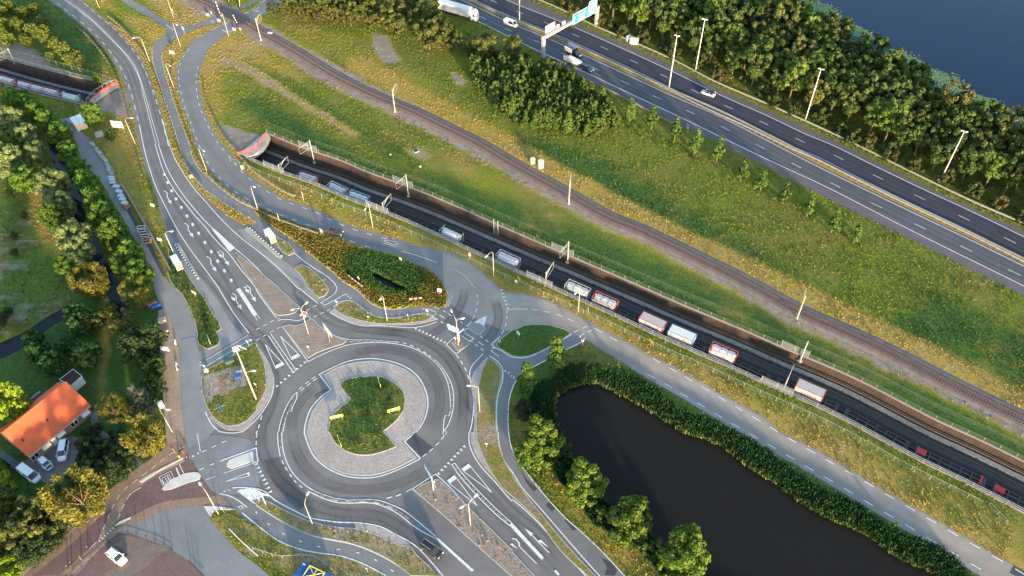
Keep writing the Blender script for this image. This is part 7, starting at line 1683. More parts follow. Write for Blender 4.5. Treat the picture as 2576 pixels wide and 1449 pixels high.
for b_, l_ in (("12 1726,282", 'round blue cycle sign at the east end of the cycle path island'), ("12 820,190", 'round blue cycle sign at the west end of the cycle path island'), ("02 2505,590", 'round blue cycle sign by the long low board'), ("02 2075,835", 'round blue cycle sign where the cycle path meets the service lane'), ("12 2448,585", 'small round sign at the edge of the round grass island'), ("00 1748,150", 'round white blue sign under the lamp near the level crossing')):
    sign(b_, l_, .7, .7, 2.0, 245, M_SB, shape='round', border=M_SW)
sign("12 1850,80", 'white square sign with a red striped plate beside the reed triangle', 1.1, 1.1, 2.1, 262, M_SW, content=[('symbol', M_FGREY, [(0, 0, .4, .4)]), ('striped_plate', M_SR, [(0, -.85, .7, .35)])])
sign("22 62,522", 'white parking sign with a small plate on the round grass island', 1.0, 1.0, 2.6, 225, M_SW, content=[('symbol', M_FGREY, [(0, 0, .5, .5)]), ('lower_plate', M_DARK, [(0, -.95, .5, .3)])])
sign("12 1128,305", 'small white marker on the cycle path grass island', .5, .35, .7, 250); sign("11 665,915", 'white board by the slip road behind the convertible', .95, 1.1, 1.6, 230, M_SCR, 2); sign("11 1460,1195", 'cream board on the grass beside the slip road bend', .8, .8, 1.5, 235, M_SCR)
sign("11 1038,1390", 'white triangular sign at the lower tip of the reed triangle verge', .9, .8, 1.8, 230, M_SW, shape='triup'); sign("11 2152,1160", 'red bordered triangular sign with a plate beside the trench fence', .9, .8, 2.2, 250, M_SW, shape='triup', border=M_SR, content=[('lower_plate', M_SW, [(0, -1.0, .6, .6)])])
sign("22 760,262", 'thin edge on sign by the near trench fence', .6, 1.0, 2.0, 200, M_SCR); sign("21 40,1415", 'small white sign at the trench fence corner', .6, .8, 1.3, 250)
for b_, l_ in (("22 1390,585", 'orange diversion sign on the trench verge of the pond road'), ("21 70,1405", 'orange diversion sign near the trench lamp'), ("03 1318,400", 'orange diversion sign at the village thicket'), ("03 510,1075", 'orange diversion sign at the bottom left grove')): sign(b_, l_, 1.3, .9, 1.9, 210, M_SO, shape='arrow')
sign("00 1745,575", 'cream board on the verge between cycle path and slip road', 1.7, 1.1, 1.8, 258, M_SCR); sign("00 1858,345", 'white crossing approach sign at the cycle path fork', 1.3, 1.2, 2.3, 225, M_SCR)
sign("03 200,1300", 'white diamond sign in the bottom left grove', .8, .9, 1.2, 250, M_SW, shape='diamond'); sign("03 1270,385", 'round blue sign in the village thicket', .7, .7, 2.6, 250, M_SB, shape='round')
sign("02 1680,655", 'bright white board on the sandy pavement', 1.9, 1.4, 1.7, 262, M_SW, pm=M_DARK); sign("03 1760,215", 'small solar panel sign at the village entrance', .6, .7, 2.4, 235, M_DARK); sign("03 825,1295", 'small black panel on a white post beside the car park fence', .7, .6, 2.2, 235, M_DARK)
sign("13 1122,1415", 'short post with a small plate beside the southern cycle path', .3, .3, 1.8, 250); sign("31 4000,0", '', .1) if False else None
sign("20 1757,1335", 'tall narrow board on two legs at the motorway verge', 1.0, 1.7, 2.2, 200, simple('sign_grey_back', (.5, .5, .48), .5), 2)
sign("12 1530,318", 'bare white post with a narrow plate on the cycle path grass island', .12, .5, 1.9, 250); sign("12 2220,372", 'slim bollard sign on the teardrop island', .2, .6, 1.0, 250); sign("03 2255,815", 'leaning white post at the corner of the car park verge', .15, .9, 1.9, 250)
sign("01 1445,-2", 'small cream plate under the lamp beside the guardrail end', .5, .5, .6, 250, M_SCR) if False else None
# railway light signals with striped poles
def stripes(mb0, mb1, p0, p1, n, r=.07):
    p0, p1 = Vector(p0), Vector(p1)
    for i in range(n): (mb0 if i % 2 else mb1).tube([p0.lerp(p1, i/n), p0.lerp(p1, (i+1)/n)], r, 6)
for b_, l_ in (("11 480,570", 'red light signal with striped pole on the trench verge'), ("11 238,788", 'red light signal with striped pole between slip road and cycle path')):
    B = b0(b_); t = thing('crossing_signal', l_, 'signal', (*B, 0), R(215)+PI/2, 'level crossing light signals'); a_, b__ = MB(), MB(); stripes(a_, b__, (0, 0, 0), (0, 0, 1.9), 6); a_.build('pole', M_SW, t); b__.build('pole_stripes', M_SR, t)
    mb = MB(); mb.box((0, -.05, 2.6), (.75, .06, 1.5)); mb.build('backboard', M_SW, t); mb = MB(); mb.box((0, -.09, 2.75), (.55, .05, .9)); mb.build('black_panel', M_DARK, t); mb = MB(); mb.ell((0, -.14, 2.95), (.15, .06, .15), 8, 6); mb.ell((0, -.14, 2.55), (.15, .06, .15), 8, 6); mb.build('lamp_lens', M_SR, t)
for b_, tp, l_ in (("00 2225,180", "00 2167,15", 'raised red and white barrier at the left of the level crossing'), ("00 2395,270", "00 2343,150", 'raised red and white barrier nearest the slip road'), ("00 2420,100", "00 2405,0", 'raised red and white barrier at the far right of the level crossing'), ("00 2310,55", "00 2300,-20", 'raised barrier cut by the top edge at the level crossing')):
    B = b0(b_); t = thing('crossing_barrier', l_, 'barrier', (*B, 0), 0, 'level crossing barriers'); H = 5.6 if '2167' in tp else 4.6; T2 = np.array(W(*px(tp)[0], H))-B
    mb = MB(); mb.box((0, 0, .7), (.9, .6, 1.4), .6); mb.build('drive_unit', M_DARK, t); a_, b__ = MB(), MB(); stripes(a_, b__, (0, 0, 1.2), (T2[0], T2[1], H), 8, .13); a_.build('boom', M_SW, t); b__.build('boom_stripes', M_SR, t)
for b_, l_ in (("00 2092,165", 'small white slatted panel left of the level crossing'), ("00 2205,222", 'small white slatted panel between cycle path and crossing'), ("00 2358,312", 'small white slatted panel beside the near barrier')):
    sign(b_, l_, 1.1, .9, .7, 255, M_SW, 2, content=[('slats', M_FRED, [(0, .2, .9, .12), (0, -.2, .9, .12)])])
sign("00 2430,345", 'cream cabinet sign beside the near crossing barrier', .5, .6, 2.0, 255, M_SCR); sign("00 2130,150", 'low red and white post at the cycle path crossing', .25, 1.0, .9, 255, M_SCR)
# deck of the level crossing
mb = MB()
for s0_ in (cum(rail)[1][-1]*0,): pass
rc_ = np.array(rail); i0 = int(np.argmin(np.hypot(*(rc_-np.array(W(582, 40))).T))); dd = rc_[i0+1]-rc_[i0-1]; an = math.atan2(dd[1], dd[0])
for off, w_ in ((0, 1.3), (1.5, 1.2), (-1.5, 1.2)):
    nn_ = np.array((-math.sin(an), math.cos(an)))*off
    for c_, ln in ((W(598, 47), 10), (W(560, 29), 5)): mb.box((c_[0]+nn_[0], c_[1]+nn_[1], .50), (ln, w_, .06), an)
o = mb.build('crossing_deck', A_PATCH); o['kind'] = 'structure'
# ------------------------------------------------------------------ cabinets, shelters, barriers, stored goods
def cabinet(b_, label, d=(1.1, .7, 2.0), mat=None, rz=.5, roofm=None):
    B = b0(b_); t = thing('cabinet', label, 'cabinet', (*B, 0), rz, 'equipment cabinets'); mb = MB(); mb.box((0, 0, d[2]/2), d); mb.build('housing', mat or M_SCR, t); mb = MB(); mb.box((0, 0, d[2]+.05), (d[0]+.14, d[1]+.14, .10), top=.8); mb.build('roof', roofm or mat or M_SCR, t); mb = MB(); mb.box((0, -d[1]/2-.015, d[2]*.52), (d[0]*.8, .03, d[2]*.8)); mb.build('door', mat or M_SCR, t)
cabinet("21 207,190", 'smaller cream cabinet beside the single railway track', (1.1, .9, 1.7)); cabinet("21 288,238", 'taller cream cabinet beside the single railway track', (1.3, 1.0, 2.6))
cabinet("20 1168,410", 'narrow white cabinet behind the motorway guardrail', (1.4, .8, 1.8), M_SW); cabinet("20 1225,440", 'wide white cabinet behind the motorway guardrail', (2.6, 1.2, 2.0), M_SW, -.4)
cabinet("02 1628,1190", 'pale cabinet against the garden edge', (1.0, .7, 1.5), M_SW); cabinet("02 2310,745", 'dark green cabinet on the western grass island', (2.0, 1.2, 1.0), simple('cabinet_green', (.06, .10, .09), .5), .5); cabinet("10 140,340", 'low white track box beside the rails', (1.5, .9, .35), M_SW, -.4)
cabinet("02 2078,840", 'cream low box at the cycle path corner', (.8, .5, .8)); cabinet("01 2438,245", 'small cream box beside the slip road guardrail', (.7, .7, .9), M_SCR); cabinet("01 1925,335", 'small cream marker box between guardrail and cycle path', (.9, .9, .6), M_SCR)
def shelter(b_, label, ang, poster):
    B = b0(b_); t = thing('bus_shelter', label, 'bus shelter', (*B, .2), ang, 'bus shelters'); mb = MB(); mb.box((0, 0, 2.45), (3.6, 1.7, .16), top=.97); mb.build('roof', CP['white'], t)
    for x in (-1.7, 1.7):
        for y in (-.7, .7): mb = MB(); mb.box((x, y, 1.2), (.09, .09, 2.4)); mb.build('post', M_GALV, t)
    g = simple('shelter_glass', (.45, .52, .52), .1); mb = MB(); mb.box((0, .74, 1.3), (3.3, .03, 2.0)); mb.box((-1.72, 0, 1.3), (.03, 1.3, 2.0)); mb.build('glass_wall', g, t)
    mb = MB(); mb.box((0, .45, .5), (2.4, .4, .08)); mb.box((-.9, .45, .25), (.08, .3, .5)); mb.box((.9, .45, .25), (.08, .3, .5)); mb.build('bench', M_WOOD, t)
    mb = MB(); mb.box((1.78, 0, 1.25), (.14, 1.4, 1.9)); o = mb.build('poster_case', M_SW, t)
    mb = MB(); mb.box((1.865, 0, 1.25), (.02, 1.15, 1.6)); mb.build('poster', simple('poster_lime', (.55, .62, .10), .4, var=.5, scale=3), o)
    if poster: mb = MB(); mb.box((1.9, .55, 1.6), (.4, .3, .5)); mb.build('information_box', M_SW, t)
shelter("01 1795,1235", 'bus shelter with white roof and bright poster by the western platform', R(-55), True); shelter("11 155,965", 'bus shelter with white roof on the eastern footway', R(-55), False)
def barrier(b1, b2, label, z=.9, boards=2, mat=M_SR):
    A, B = b0(b1), b0(b2); d = B-A; L = np.linalg.norm(d); a = math.atan2(d[1], d[0]); t = thing('barrier', label, 'barrier', (*((A+B)/2), .1), a, 'red and white road barriers'); n = max(3, int(L/.55))
    for k in range(boards):
        r_, w_ = MB(), MB()
        for i in range(n): (r_ if i % 2 else w_).box((-L/2+L*(i+.5)/n, 0, z-.45*k), (L/n*.999, .05, .26))
        o = w_.build('plank', M_SW, t); r_.build('stripes', mat, o)
    for x in (-L*.4, L*.4): mb = MB(); mb.box((x, 0, z/2), (.07, .07, z)); mb.box((x, 0, .05), (.3, .8, .1)); mb.build('foot', M_DARK, t)
barrier("12 1545,135", "12 1670,120", 'red and white road barrier on the reed triangle verge', .8); barrier("11 935,1345", "12 1075,5", 'long red and white barrier at the lower edge of the reed triangle', .8); barrier("02 1620,478", "02 1705,452", 'orange barrier across the sandy pavement', .8, 1, M_ORANGE); barrier("02 1592,370", "02 1675,345", 'orange barrier around the stacked crate on the pavement', .6, 1, M_ORANGE)
barrier("03 1815,175", "03 1890,280", 'slim red and white pole barrier at the village entrance', .6, 1)
def pallet(b_, label, d, mats, rz, group):
    B = b0(b_) if isinstance(b_, str) else b_; t = thing('pallet', label, 'pallet stack', (*B, .06), rz, group); mb = MB()
    for y in (-.4, 0, .4): mb.box((0, y*d[1], .06), (d[0], .1, .12))
    mb.build('pallet_base', M_WOOD, t); n = 3
    for i in range(n): mb = MB(); mb.box((random.uniform(-.04, .04), random.uniform(-.04, .04), .14+d[2]*(i+.5)/n), (d[0]*.96, d[1]*.96, d[2]/n*.96)); mb.build('layer', mats[i % len(mats)], t)
    return t
M_STN = simple('stacked_stone', (.36, .36, .37), .8, var=.3, scale=4); M_STN2 = simple('stacked_stone_tan', (.36, .31, .25), .8, var=.3, scale=4); M_WRAP = simple('plastic_wrap', (.46, .50, .58), .3, var=.2, scale=4)
for i, (x, y) in enumerate([(905, 5), (925, 25), (955, 60), (970, 90), (990, 110), (1015, 140), (1035, 165), (1055, 190), (1065, 220), (1080, 250), (1085, 280), (1105, 305)]): pallet("01 %d,%d" % (x+20, y), ORD[i]+' stone pallet from the top of the row on the service lane', (1.2, 1.0, .5+.3*(i % 3 == 1)), [M_STN, M_STN2] if i % 2 else [M_STN], R(-60)+random.uniform(-.3, .3), 'stone pallets on the service lane')
for i, (x, y) in enumerate([(1125, 345), (1130, 372), (1138, 400)]): pallet("01 %d,%d" % (x, y), ORD[i]+' pale flat pallet in the middle of the lane storage row', (1.7, .9, .45), [M_WRAP], R(-5), 'flat wrapped pallets')
for i, (x, y) in enumerate([(1180, 445), (1205, 495), (1225, 540), (1240, 575), (1265, 610)]): pallet("01 %d,%d" % (x, y+10), ORD[i]+' wrapped brick pallet beside the low lane wall', (1.6, 1.2, 1.1), [M_WRAP, M_STN2 if i > 3 else M_WRAP, M_WRAP], R(-10)+random.uniform(-.15, .15), 'wrapped brick pallets')
M_BRP = simple('brick_stack', (.28, .15, .11), .8, var=.3, scale=4); pallet("01 1280,640", 'heap of reddish bricks below the wrapped pallets', (1.9, 1.7, .5), [M_BRP], R(-35), None)
def crate(b_, label, m_, z=0.0):
    B = b0(b_); t = thing('crate', label, 'crate', (*B, .06+z), R(8), 'pipe crates in the lane lay by'); mb = MB()
    for x in (-.95, .95):
        for y in (-.45, .45): mb.box((x, y, .55), (.09, .09, 1.1))
    for zz in (.08, 1.05):
        for y in (-.45, .45): mb.box((0, y, zz), (1.98, .09, .10))
        for x in (-.95, .95): mb.box((x, 0, zz), (.09, .98, .10))
    mb.build('frame', m_, t); mb = MB(); mb.box((0, 0, .5), (1.75, .75, .8)); mb.build('contents', simple('crate_contents', (.035, .04, .06), .6), t)
for i, (x, y, m_) in enumerate([(1430, 865, M_WHITE), (1440, 900, M_WHITE), (1455, 925, simple('crate_tan', (.6, .5, .42), .7)), (1470, 950, M_WHITE), (1485, 985, simple('crate_pink', (.68, .40, .32), .7))]): crate("01 %d,%d" % (x, y), ORD[i]+' crate from the top of the group in the lane lay by', m_)
def retaining(label, s):
    c = S(s); a = offset(c, .35); n = len(c); t = thing('low_wall', label, 'wall', (*c[0], 0)); o0 = c[0]; mb = MB(); sh = lambda q: [(p[0]-o0[0], p[1]-o0[1]) for p in q]; c_, a_ = sh(c), sh(a)
    ribbon(mb, c_, [.9]*n, a_, [.9]*n); ribbon(mb, c_, [0]*n, c_, [.9]*n); ribbon(mb, a_, [.9]*n, a_, [0]*n); mb.build('wall_face', M_CONC, t); m2 = MB(); c2, a2 = sh(offset(c, -.05)), sh(offset(c, .42)); ribbon(m2, c2, [.97]*n, a2, [.97]*n); m2.build('coping', M_COPE, t)
retaining('long low concrete wall between the service lane and the grassy verge', "01 1215,420 1290,530 1370,670 1450,810 1540,970 1620,1120 1720,1300")
def tipper():
    B = b0("00 810,1270"); t = thing('site_container', 'white site container beside the west trench portal', 'container', (*B, .05), R(-52)); mb = MB(); mb.box((0, 0, 1.15), (4.6, 3.0, 2.3)); mb.build('body', M_SCR, t); mb = MB(); mb.box((0, 0, 2.34), (4.7, 3.1, .1)); mb.build('roof', M_SW, t); mb = MB(); mb.box((0, 0, 2.42), (4.4, .08, .08)); mb.build('roof_seam', M_FGREY, t)
    for i in range(7): 
        p = b0("00 %d,%d" % (680+i*12+random.randint(-6, 6), 1215+i*8+random.randint(-10, 10))); t = thing('boulder', ORD[i]+' pale boulder of the heap beside the white site container', 'boulder', (*p, .35), 0, 'boulders by the site container'); mb = MB(); mb.ell((0, 0, 0), (.7, .55, .5), 7, 5); o = mb.build('stone', M_STN, t); 
    B = b0("00 1005,1365"); t = thing('hatch_cover', 'grey flat concrete cover in the scrub above the lane', 'cover', (*B, .05), .4); mb = MB(); mb.box((0, 0, .5), (2.2, 1.8, 1.0)); mb.build('slab', M_STN, t); mb = MB(); mb.box((0, 0, 1.04), (1.6, 1.2, .06)); mb.build('lid', M_CONC, t)
    B = b0("01 1075,-20"); 
tipper()
def skip():
    for b_, l_, c in (("02 1540,175", 'red framed grey pipe rack beside the garden hedge', M_SR), ("02 1575,195", 'bright blue rack beside the red framed one', simple('rack_blue', (.04, .16, .50), .5))):
        B = b0(b_); t = thing('pipe_rack', l_, 'rack', (*B, .05), R(35)); mb = MB()
        for x in (-1.0, 1.0):
            for y in (-.5, .5): mb.box((x, y, .5), (.1, .1, 1.0))
        for y in (-.5, .5): mb.box((0, y, .95), (2.1, .1, .1)); mb.box((0, y, .2), (2.1, .1, .1))
        mb.build('frame', c, t); mb = MB()
        for y in (-.25, 0, .25): mb.tube([(-1.1, y, .55), (1.1, y, .55)], .14, 8)
        mb.build('pipes', M_STN if c is M_SR else c, t)
    B = b0("02 1635,335"); t = thing('crate', 'tan crate inside the orange barriers on the sandy pavement', 'crate', (*B, .08), R(20)); mb = MB(); mb.box((0, 0, .4), (1.7, 1.3, .8)); mb.build('box', M_SCR, t); mb = MB(); mb.box((0, 0, .84), (1.5, 1.1, .08)); mb.build('lid', M_STN2, t)
    for i, (b_, l_) in enumerate((("02 1765,540", 'upper white plastic block at the sandy pavement edge'), ("02 1766,562", 'lower white plastic block of the upper pair'), ("02 1778,765", 'upper white block of the lower group on the pavement edge'), ("02 1776,790", 'middle white block of the lower group on the pavement edge'), ("02 1784,820", 'bottom white block of the lower group on the pavement edge'))):
        B = b0(b_); t = thing('plastic_block', l_, 'block', (*B, .08), R(-60), 'white plastic blocks'); mb = MB(); mb.box((0, 0, .3), (.8, .35, .6), top=.7); mb.build('body', M_SW, t); mb = MB(); mb.box((0, 0, .05), (.95, .45, .1)); mb.build('base', M_DARK, t)
    B = b0("02 2402,885"); t = thing('planter_box', 'blue and cream box on the slab paving of the western island', 'box', (*B, .2), R(100)); mb = MB(); mb.box((-.3, 0, .35), (1.2, 1.3, .7)); mb.build('blue_half', simple('box_blue', (.05, .10, .33), .5), t); mb = MB(); mb.box((.75, 0, .25), (.7, 1.2, .5)); mb.build('cream_half', M_SCR, t)
    B = b0("02 2222,1215"); t = thing('hand_pump', 'small blue frame with a beam on the western grass island', 'frame', (*B, .1), R(-60)); mb = MB(); mb.box((0, 0, .4), (2.2, .18, .2)); mb.build('beam', simple('frame_blue_paint', (.05, .22, .45), .5), t); mb = MB(); mb.tube([(-.2, -1.4, .4), (-.2, 1.2, .4)], .05, 5); mb.build('cross_bar', MATS['frame_blue_paint'], t)
skip()
def bluebox():
    B = P('13 575,1440', 2.5)[0]; t = thing('blue_container', 'blue container with a yellow cross frame at the bottom edge', 'container', (*B, .05), R(-25)); mb = MB(); mb.box((0, 0, 1.25), (6.0, 2.9, 2.5)); mb.build('body', simple('container_blue', (.015, .10, .30), .4), t)
    mb = MB(); mb.box((-2.6, 1.0, 2.53), (.5, .2, .03)); mb.build('white_plate', M_SW, t); y_ = simple('frame_yellow', (.75, .55, .02), .5); mb = MB()
    c = [(-1.5, -1.2), (1.7, -1.2), (1.7, 1.2), (-1.5, 1.2)]
    for i in range(4): mb.tube([(*c[i], 2.62), (*c[(i+1) % 4], 2.62)], .09, 4)
    mb.tube([(*c[0], 2.62), (*c[2], 2.62)], .08, 4); mb.tube([(*c[1], 2.62), (*c[3], 2.62)], .08, 4); mb.tube([(.1, -1.2, 2.62), (.1, 1.2, 2.62)], .07, 4); mb.build('cross_frame', y_, t)
bluebox()
fence('bar_fence', 'black bar fence around the brick car park', 'fence', P("03 730,1447 870,1320 1020,1190 1150,1070 1205,995")+P("03 1290,1010 1400,1045 1520,1080 1650,1130 1740,1195"), 1.3, 2.0, [1.25, .25], M_DARK, M_DARK, .05, None, mesh=(.25, 1.2), railr=.035)
fence('bar_fence', 'black gate fence at the bottom edge of the car park', 'fence', P("03 1920,1320 1990,1390 2070,1470"), 1.2, 1.5, [1.15, .3], M_DARK, M_DARK, .05, None, mesh=(.25, 1.2), railr=.04)
fence('steel_fence', 'pale mesh fence around the blue container', 'fence', P("13 -20,1195 120,1240 240,1280 420,1270 570,1262 700,1350 830,1449"), 1.4, 2.0, [1.35], M_GALV, M_GALV, .04, None, mesh=(.1, 1.3), railr=.03)
fence('steel_fence', 'grey fence panel lying beside the trench at the lower right', 'fence', P("33 2220,735 2400,915"), .9, 2.0, [.85, .1], M_GALV, M_GALV, .04, None, mesh=(.1, .85), railr=.03)
fence('wall_rail', 'white rail along the car park verge bank', 'rail', P("03 2310,985 2400,1080 2500,1170 2600,1260"), .5, 2.5, [.5], M_STN, M_WHITE, .05, None, railr=.08)
for i, s in enumerate(("03 890,1180", "03 725,1335", "03 685,1370", "03 962,755", "03 490,1190", "03 530,1185")):
    B = b0(s); t = thing('bollard', ORD[i]+' dark bollard counted along the village street', 'bollard', (*B, .05), 0, 'bollards of the village street'); mb = MB(); mb.tube([(0, 0, 0), (0, 0, .9)], .11, 8); mb.build('post', M_DARK, t); mb = MB(); mb.tube([(0, 0, .9), (0, 0, 1.0)], .13, 8); mb.build('cap', M_STN, t)
B = b0("03 1810,265"); t = thing('marker_post', 'yellow marker bollard at the village traffic island', 'bollard', (*B, .1)); mb = MB(); mb.box((0, 0, .5), (.35, .2, .9)); mb.build('body', M_SO, t); mb = MB(); mb.box((0, 0, .05), (.5, .4, .1)); mb.build('base', M_DARK, t)
def motorcycle():
    B = b0("11 562,1010"); t = thing('motorcycle', 'dark motorcycle parked in the dry grass beside the cycle path', 'motorcycle', (*B, .1), R(60)); 
    for x in (-.7, .7): mb = MB(); mb.tube([(0, -.06, 0), (0, .06, 0)], .32, 14); o = mb.build('wheel', M_TYRE, t); o.location = (x, 0, .32)
    mb = MB(); mb.ell((.12, 0, .75), (.42, .2, .2), 8, 6); mb.box((0, 0, .5), (.6, .25, .35)); mb.build('body', CP['black'], t); mb = MB(); mb.box((-.4, 0, .82), (.6, .26, .1)); mb.build('seat', M_DARK, t); mb = MB(); mb.tube([(.62, 0, .35), (.5, 0, 1.0)], .04, 5); mb.tube([(.5, -.35, 1.02), (.5, .35, 1.02)], .025, 5); mb.build('handlebar', M_RIM, t)
motorcycle()
def toppled():
    B = b0("12 487,252"); t = thing('barrier', 'toppled red and white barrier with cream feet beside the twin lamp on the traffic island', 'barrier', (*B, .1), R(-15))
    mb = MB(); mb.box((0, 0, .5), (1.7, .12, .3), .1, rx=.4); mb.box((.1, -.3, .25), (1.5, .1, .3), -.2, rx=.5); mb.build('plank', M_SR, t)
    mb = MB()
    for x in (-.6, 0, .6): mb.box((x, -.03, .52), (.28, .14, .31), .1, rx=.4); mb.box((x+.2, -.32, .27), (.24, .12, .31), -.2, rx=.5)
    mb.build('stripes', M_SW, t)
    for x in (-.55, .55): mb = MB(); mb.box((x, -.75, .12), (.35, .6, .2), .3*x, top=.8); mb.build('foot', M_SCR, t)
    mb = MB(); mb.box((.35, .1, .7), (.5, .3, .12), .3); mb.build('lamp_box', M_DARK, t)
toppled()
for i, (x, y) in enumerate([(20, 782), (10, 795), (5, 812), (35, 592), (36, 635), (60, 540), (22, 484)]):
    crown_at('dark', x, y, .26, label=ORD[i]+' dark rush tuft in the pale meadow, counted from the lower ditch', group='rush tufts in the meadow', cat='tuft', name='rush_tuft')
# ------------------------------------------------------------------ house
def tiled(name, col):
    m, n, l, b = nodes(name); tc = n.new('ShaderNodeTexCoord'); sp = n.new('ShaderNodeSeparateXYZ'); l.new(tc.outputs['Object'], sp.inputs[0])
    def wav(sock, k):
        a = n.new('ShaderNodeMath'); a.operation = 'MULTIPLY'; l.new(sock, a.inputs[0]); a.inputs[1].default_value = k; s = n.new('ShaderNodeMath'); s.operation = 'SINE'; l.new(a.outputs[0], s.inputs[0]); return s.outputs[0]
    r1 = ramp(n, l, wav(sp.outputs[0], 2*PI/.30), [(0, .93), (.6, 1.03)]); r2 = ramp(n, l, wav(sp.outputs[1], 2*PI/.42), [(0, .9), (.5, 1.03)])
    f = ramp(n, l, noise(n, l, .7, 5, .7, tc.outputs['Object']), [(.3, .78), (.7, 1.1)]); c = mixc(n, l, 1, col, r1, 'MULTIPLY'); c = mixc(n, l, 1, c, r2, 'MULTIPLY'); c = mixc(n, l, 1, c, f, 'MULTIPLY'); l.new(c, b.inputs['Base Color']); b.inputs['Roughness'].default_value = .7
    return m
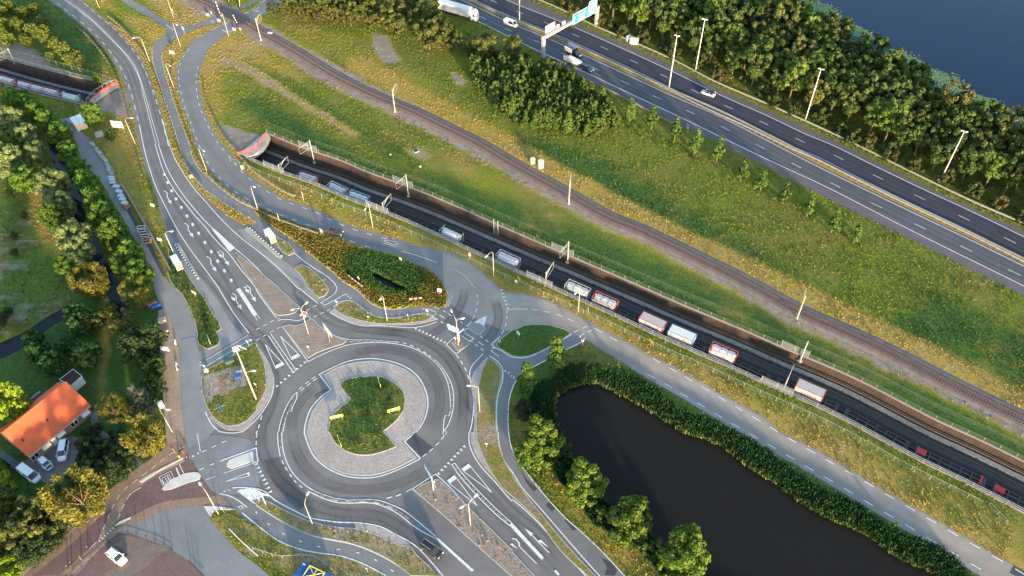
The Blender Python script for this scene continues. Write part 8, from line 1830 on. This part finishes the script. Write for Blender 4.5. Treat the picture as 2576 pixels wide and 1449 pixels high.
def house():
    ez = 2.9; Bc, Cc = np.array(W(229, 1020, ez)), np.array(W(72, 1151, ez)); d = Cc-Bc; L = np.linalg.norm(d); a = math.atan2(d[1], d[0])
    u = d/L; nrm = np.array((u[1], -u[0])); 
    if nrm@np.array((0, 1)) < 0: nrm = -nrm
    # ridge height so that the far edge falls where the photo shows it
    best = min(((abs((np.array(W(165, 962, z))-Bc)@nrm-(z-ez)/math.tan(R(38)))), z) for z in np.arange(4.5, 10, .05)); rz_ = best[1]; D = (rz_-ez)/math.tan(R(38))
    ang = math.atan2(-nrm[1], -nrm[0])+PI/2   # local -y faces the driveway
    t = thing('house', 'low house with an orange red tiled roof at the left edge', 'house', (*Bc, 0), ang)
    # local frame: x along the eave from B to C or reverse
    ux = np.array((math.cos(ang), math.sin(ang))); sx = 1 if ux@u > 0 else -1; X = lambda q: sx*q*L
    uy = np.array((-math.sin(ang), math.cos(ang)))
    rt = tiled('roof_tiles', (.66, .125, .04)); o_ = .35
    mb = MB()
    for s, y0 in ((1, 0), (-1, 2*D)):
        mb.add([(X(0), y0, ez), (X(1), y0, ez), (X(1), D, rz_), (X(0), D, rz_), (X(0), y0, ez-.12), (X(1), y0, ez-.12), (X(1), D, rz_-.12), (X(0), D, rz_-.12)], [(0, 1, 2, 3) if s*sx > 0 else (3, 2, 1, 0), (4, 5, 1, 0), (0, 3, 7, 4), (1, 2, 6, 5)])
    rf = mb.build('roof', rt, t); mb = MB(); mb.tube([(X(0), D, rz_+.02), (X(1), D, rz_+.02)], .12, 6); mb.build('ridge', rt, rf)
    for q in (.52, .9): mb = MB(); mb.tube([(X(q), D*.45, ez+(rz_-ez)*.45), (X(q), D*.45, ez+(rz_-ez)*.45+.7)], .13, 8); mb.build('vent_pipe', M_DARK, rf)
    br = paving('house_brick', (.33, .22, .15), (.28, .24, .2), .22, .07); i_ = .45/L
    mb = MB(); x0, x1 = X(i_), X(1-i_); y0, y1 = .45, 2*D-.45
    mb.add([(x0, y0, 0), (x1, y0, 0), (x1, y1, 0), (x0, y1, 0), (x0, y0, ez-.1), (x1, y0, ez-.1), (x1, y1, ez-.1), (x0, y1, ez-.1), (x0, D, rz_-.35), (x1, D, rz_-.35)], [(0, 1, 5, 4), (1, 2, 6, 9, 5), (2, 3, 7, 6), (3, 0, 4, 8, 7)]); mb.build('wall', simple('brick_wall', (.36, .25, .17), .85, var=.2, scale=6), t)
    mb = MB(); mb.box((X(.5), -.06, ez-.06), (L, .14, .12)); mb.build('gutter', M_FGREY, t)
    for q in (.12, .30, .52, .75, .93):
        mb = MB(); mb.box((X(q), y0-.03, 1.55), (1.5, .08, 1.3)); w_ = mb.build('window', M_GLASS, t); mb = MB()
        for zz in (.9, 2.2): mb.box((X(q), y0-.08, zz), (1.6, .06, .1))
        for k in (-.8, 0, .8): mb.box((X(q)+k, y0-.08, 1.55), (.08, .06, 1.3))
        mb.build('frame', M_SW, w_)
        if q in (.12, .52, .75): mb = MB(); mb.box((X(q), y0-.55, 2.25), (1.7, 1.0, .05), 0, rx=.5); mb.build('awning', M_SCR, t)
    mb = MB(); mb.box((X(.63), y0-.03, 1.1), (1.0, .08, 2.1)); mb.build('door', M_SW, t)
    # flat roofed annex
    z = 2.9; q = [W(101.3, 985.2, z), W(121.3, 995.3, z), W(70, 1037.9, z), W(52.5, 1024, z)]; t2 = thing('annex', 'flat roofed brown annex behind the orange roof', 'annex', (*q[0], 0)); rel = [(p[0]-q[0][0], p[1]-q[0][1]) for p in q]
    mb = MB(); mb.prism(rel, 0, z-.1); mb.build('wall', MATS['brick_wall'], t2); mb = MB(); mb.prism([(x*1.02, y*1.02) for x, y in rel], z-.09, z+.05); mb.build('roof', simple('bitumen_brown', (.10, .05, .05), .8), t2); mb = MB(); mb.tube([(*rel[0], z+.08), (*rel[3], z+.08)], .16, 5); mb.build('roof_edge', simple('zinc', (.45, .52, .55), .5), t2)
    z = 2.5; q = [W(184, 929, z), W(206.5, 946.5, z), W(178, 971, z), W(150, 955, z)]; t3 = thing('garden_shed', 'white shed with a dark brown roof behind the house', 'shed', (*q[0], 0)); rel = [(p[0]-q[0][0], p[1]-q[0][1]) for p in q]
    mb = MB(); mb.prism([(x*.96, y*.96) for x, y in rel], 0, z-.05); mb.build('wall', M_SW, t3); mb = MB(); mb.prism(rel, z-.04, z+.08); mb.build('roof', simple('roof_dark_brown', (.045, .022, .025), .7), t3); mb = MB()
    for i in range(4): mb.tube([(*rel[i], z+.06), (*rel[(i+1) % 4], z+.06)], .08, 4)
    mb.build('fascia', M_SW, t3)
house()
# weeds on the roundabout and verges
def bits():
    for i, (s, l) in enumerate((("11 1352,107", 'small white tuft marker in the mown field'), ("11 1652,228", 'white stone in the mown field'))):
        B = b0(s); t = thing('marker_stone', l, 'stone', (*B, 0), .3); mb = MB(); mb.box((0, 0, .15), (.5, .35, .3), top=.8); mb.build('stone', M_SW, t)
    B = b0("11 1608,70"); t = thing('manhole', 'dark square shaft cover in the bare patch of the field', 'shaft cover', (*B, 0), .5); mb = MB(); mb.box((0, 0, .12), (1.5, 1.5, .24)); mb.build('frame', M_CONC, t); mb = MB(); mb.box((0, 0, .26), (1.1, 1.1, .05)); mb.build('lid', M_DARK, t)
bits()
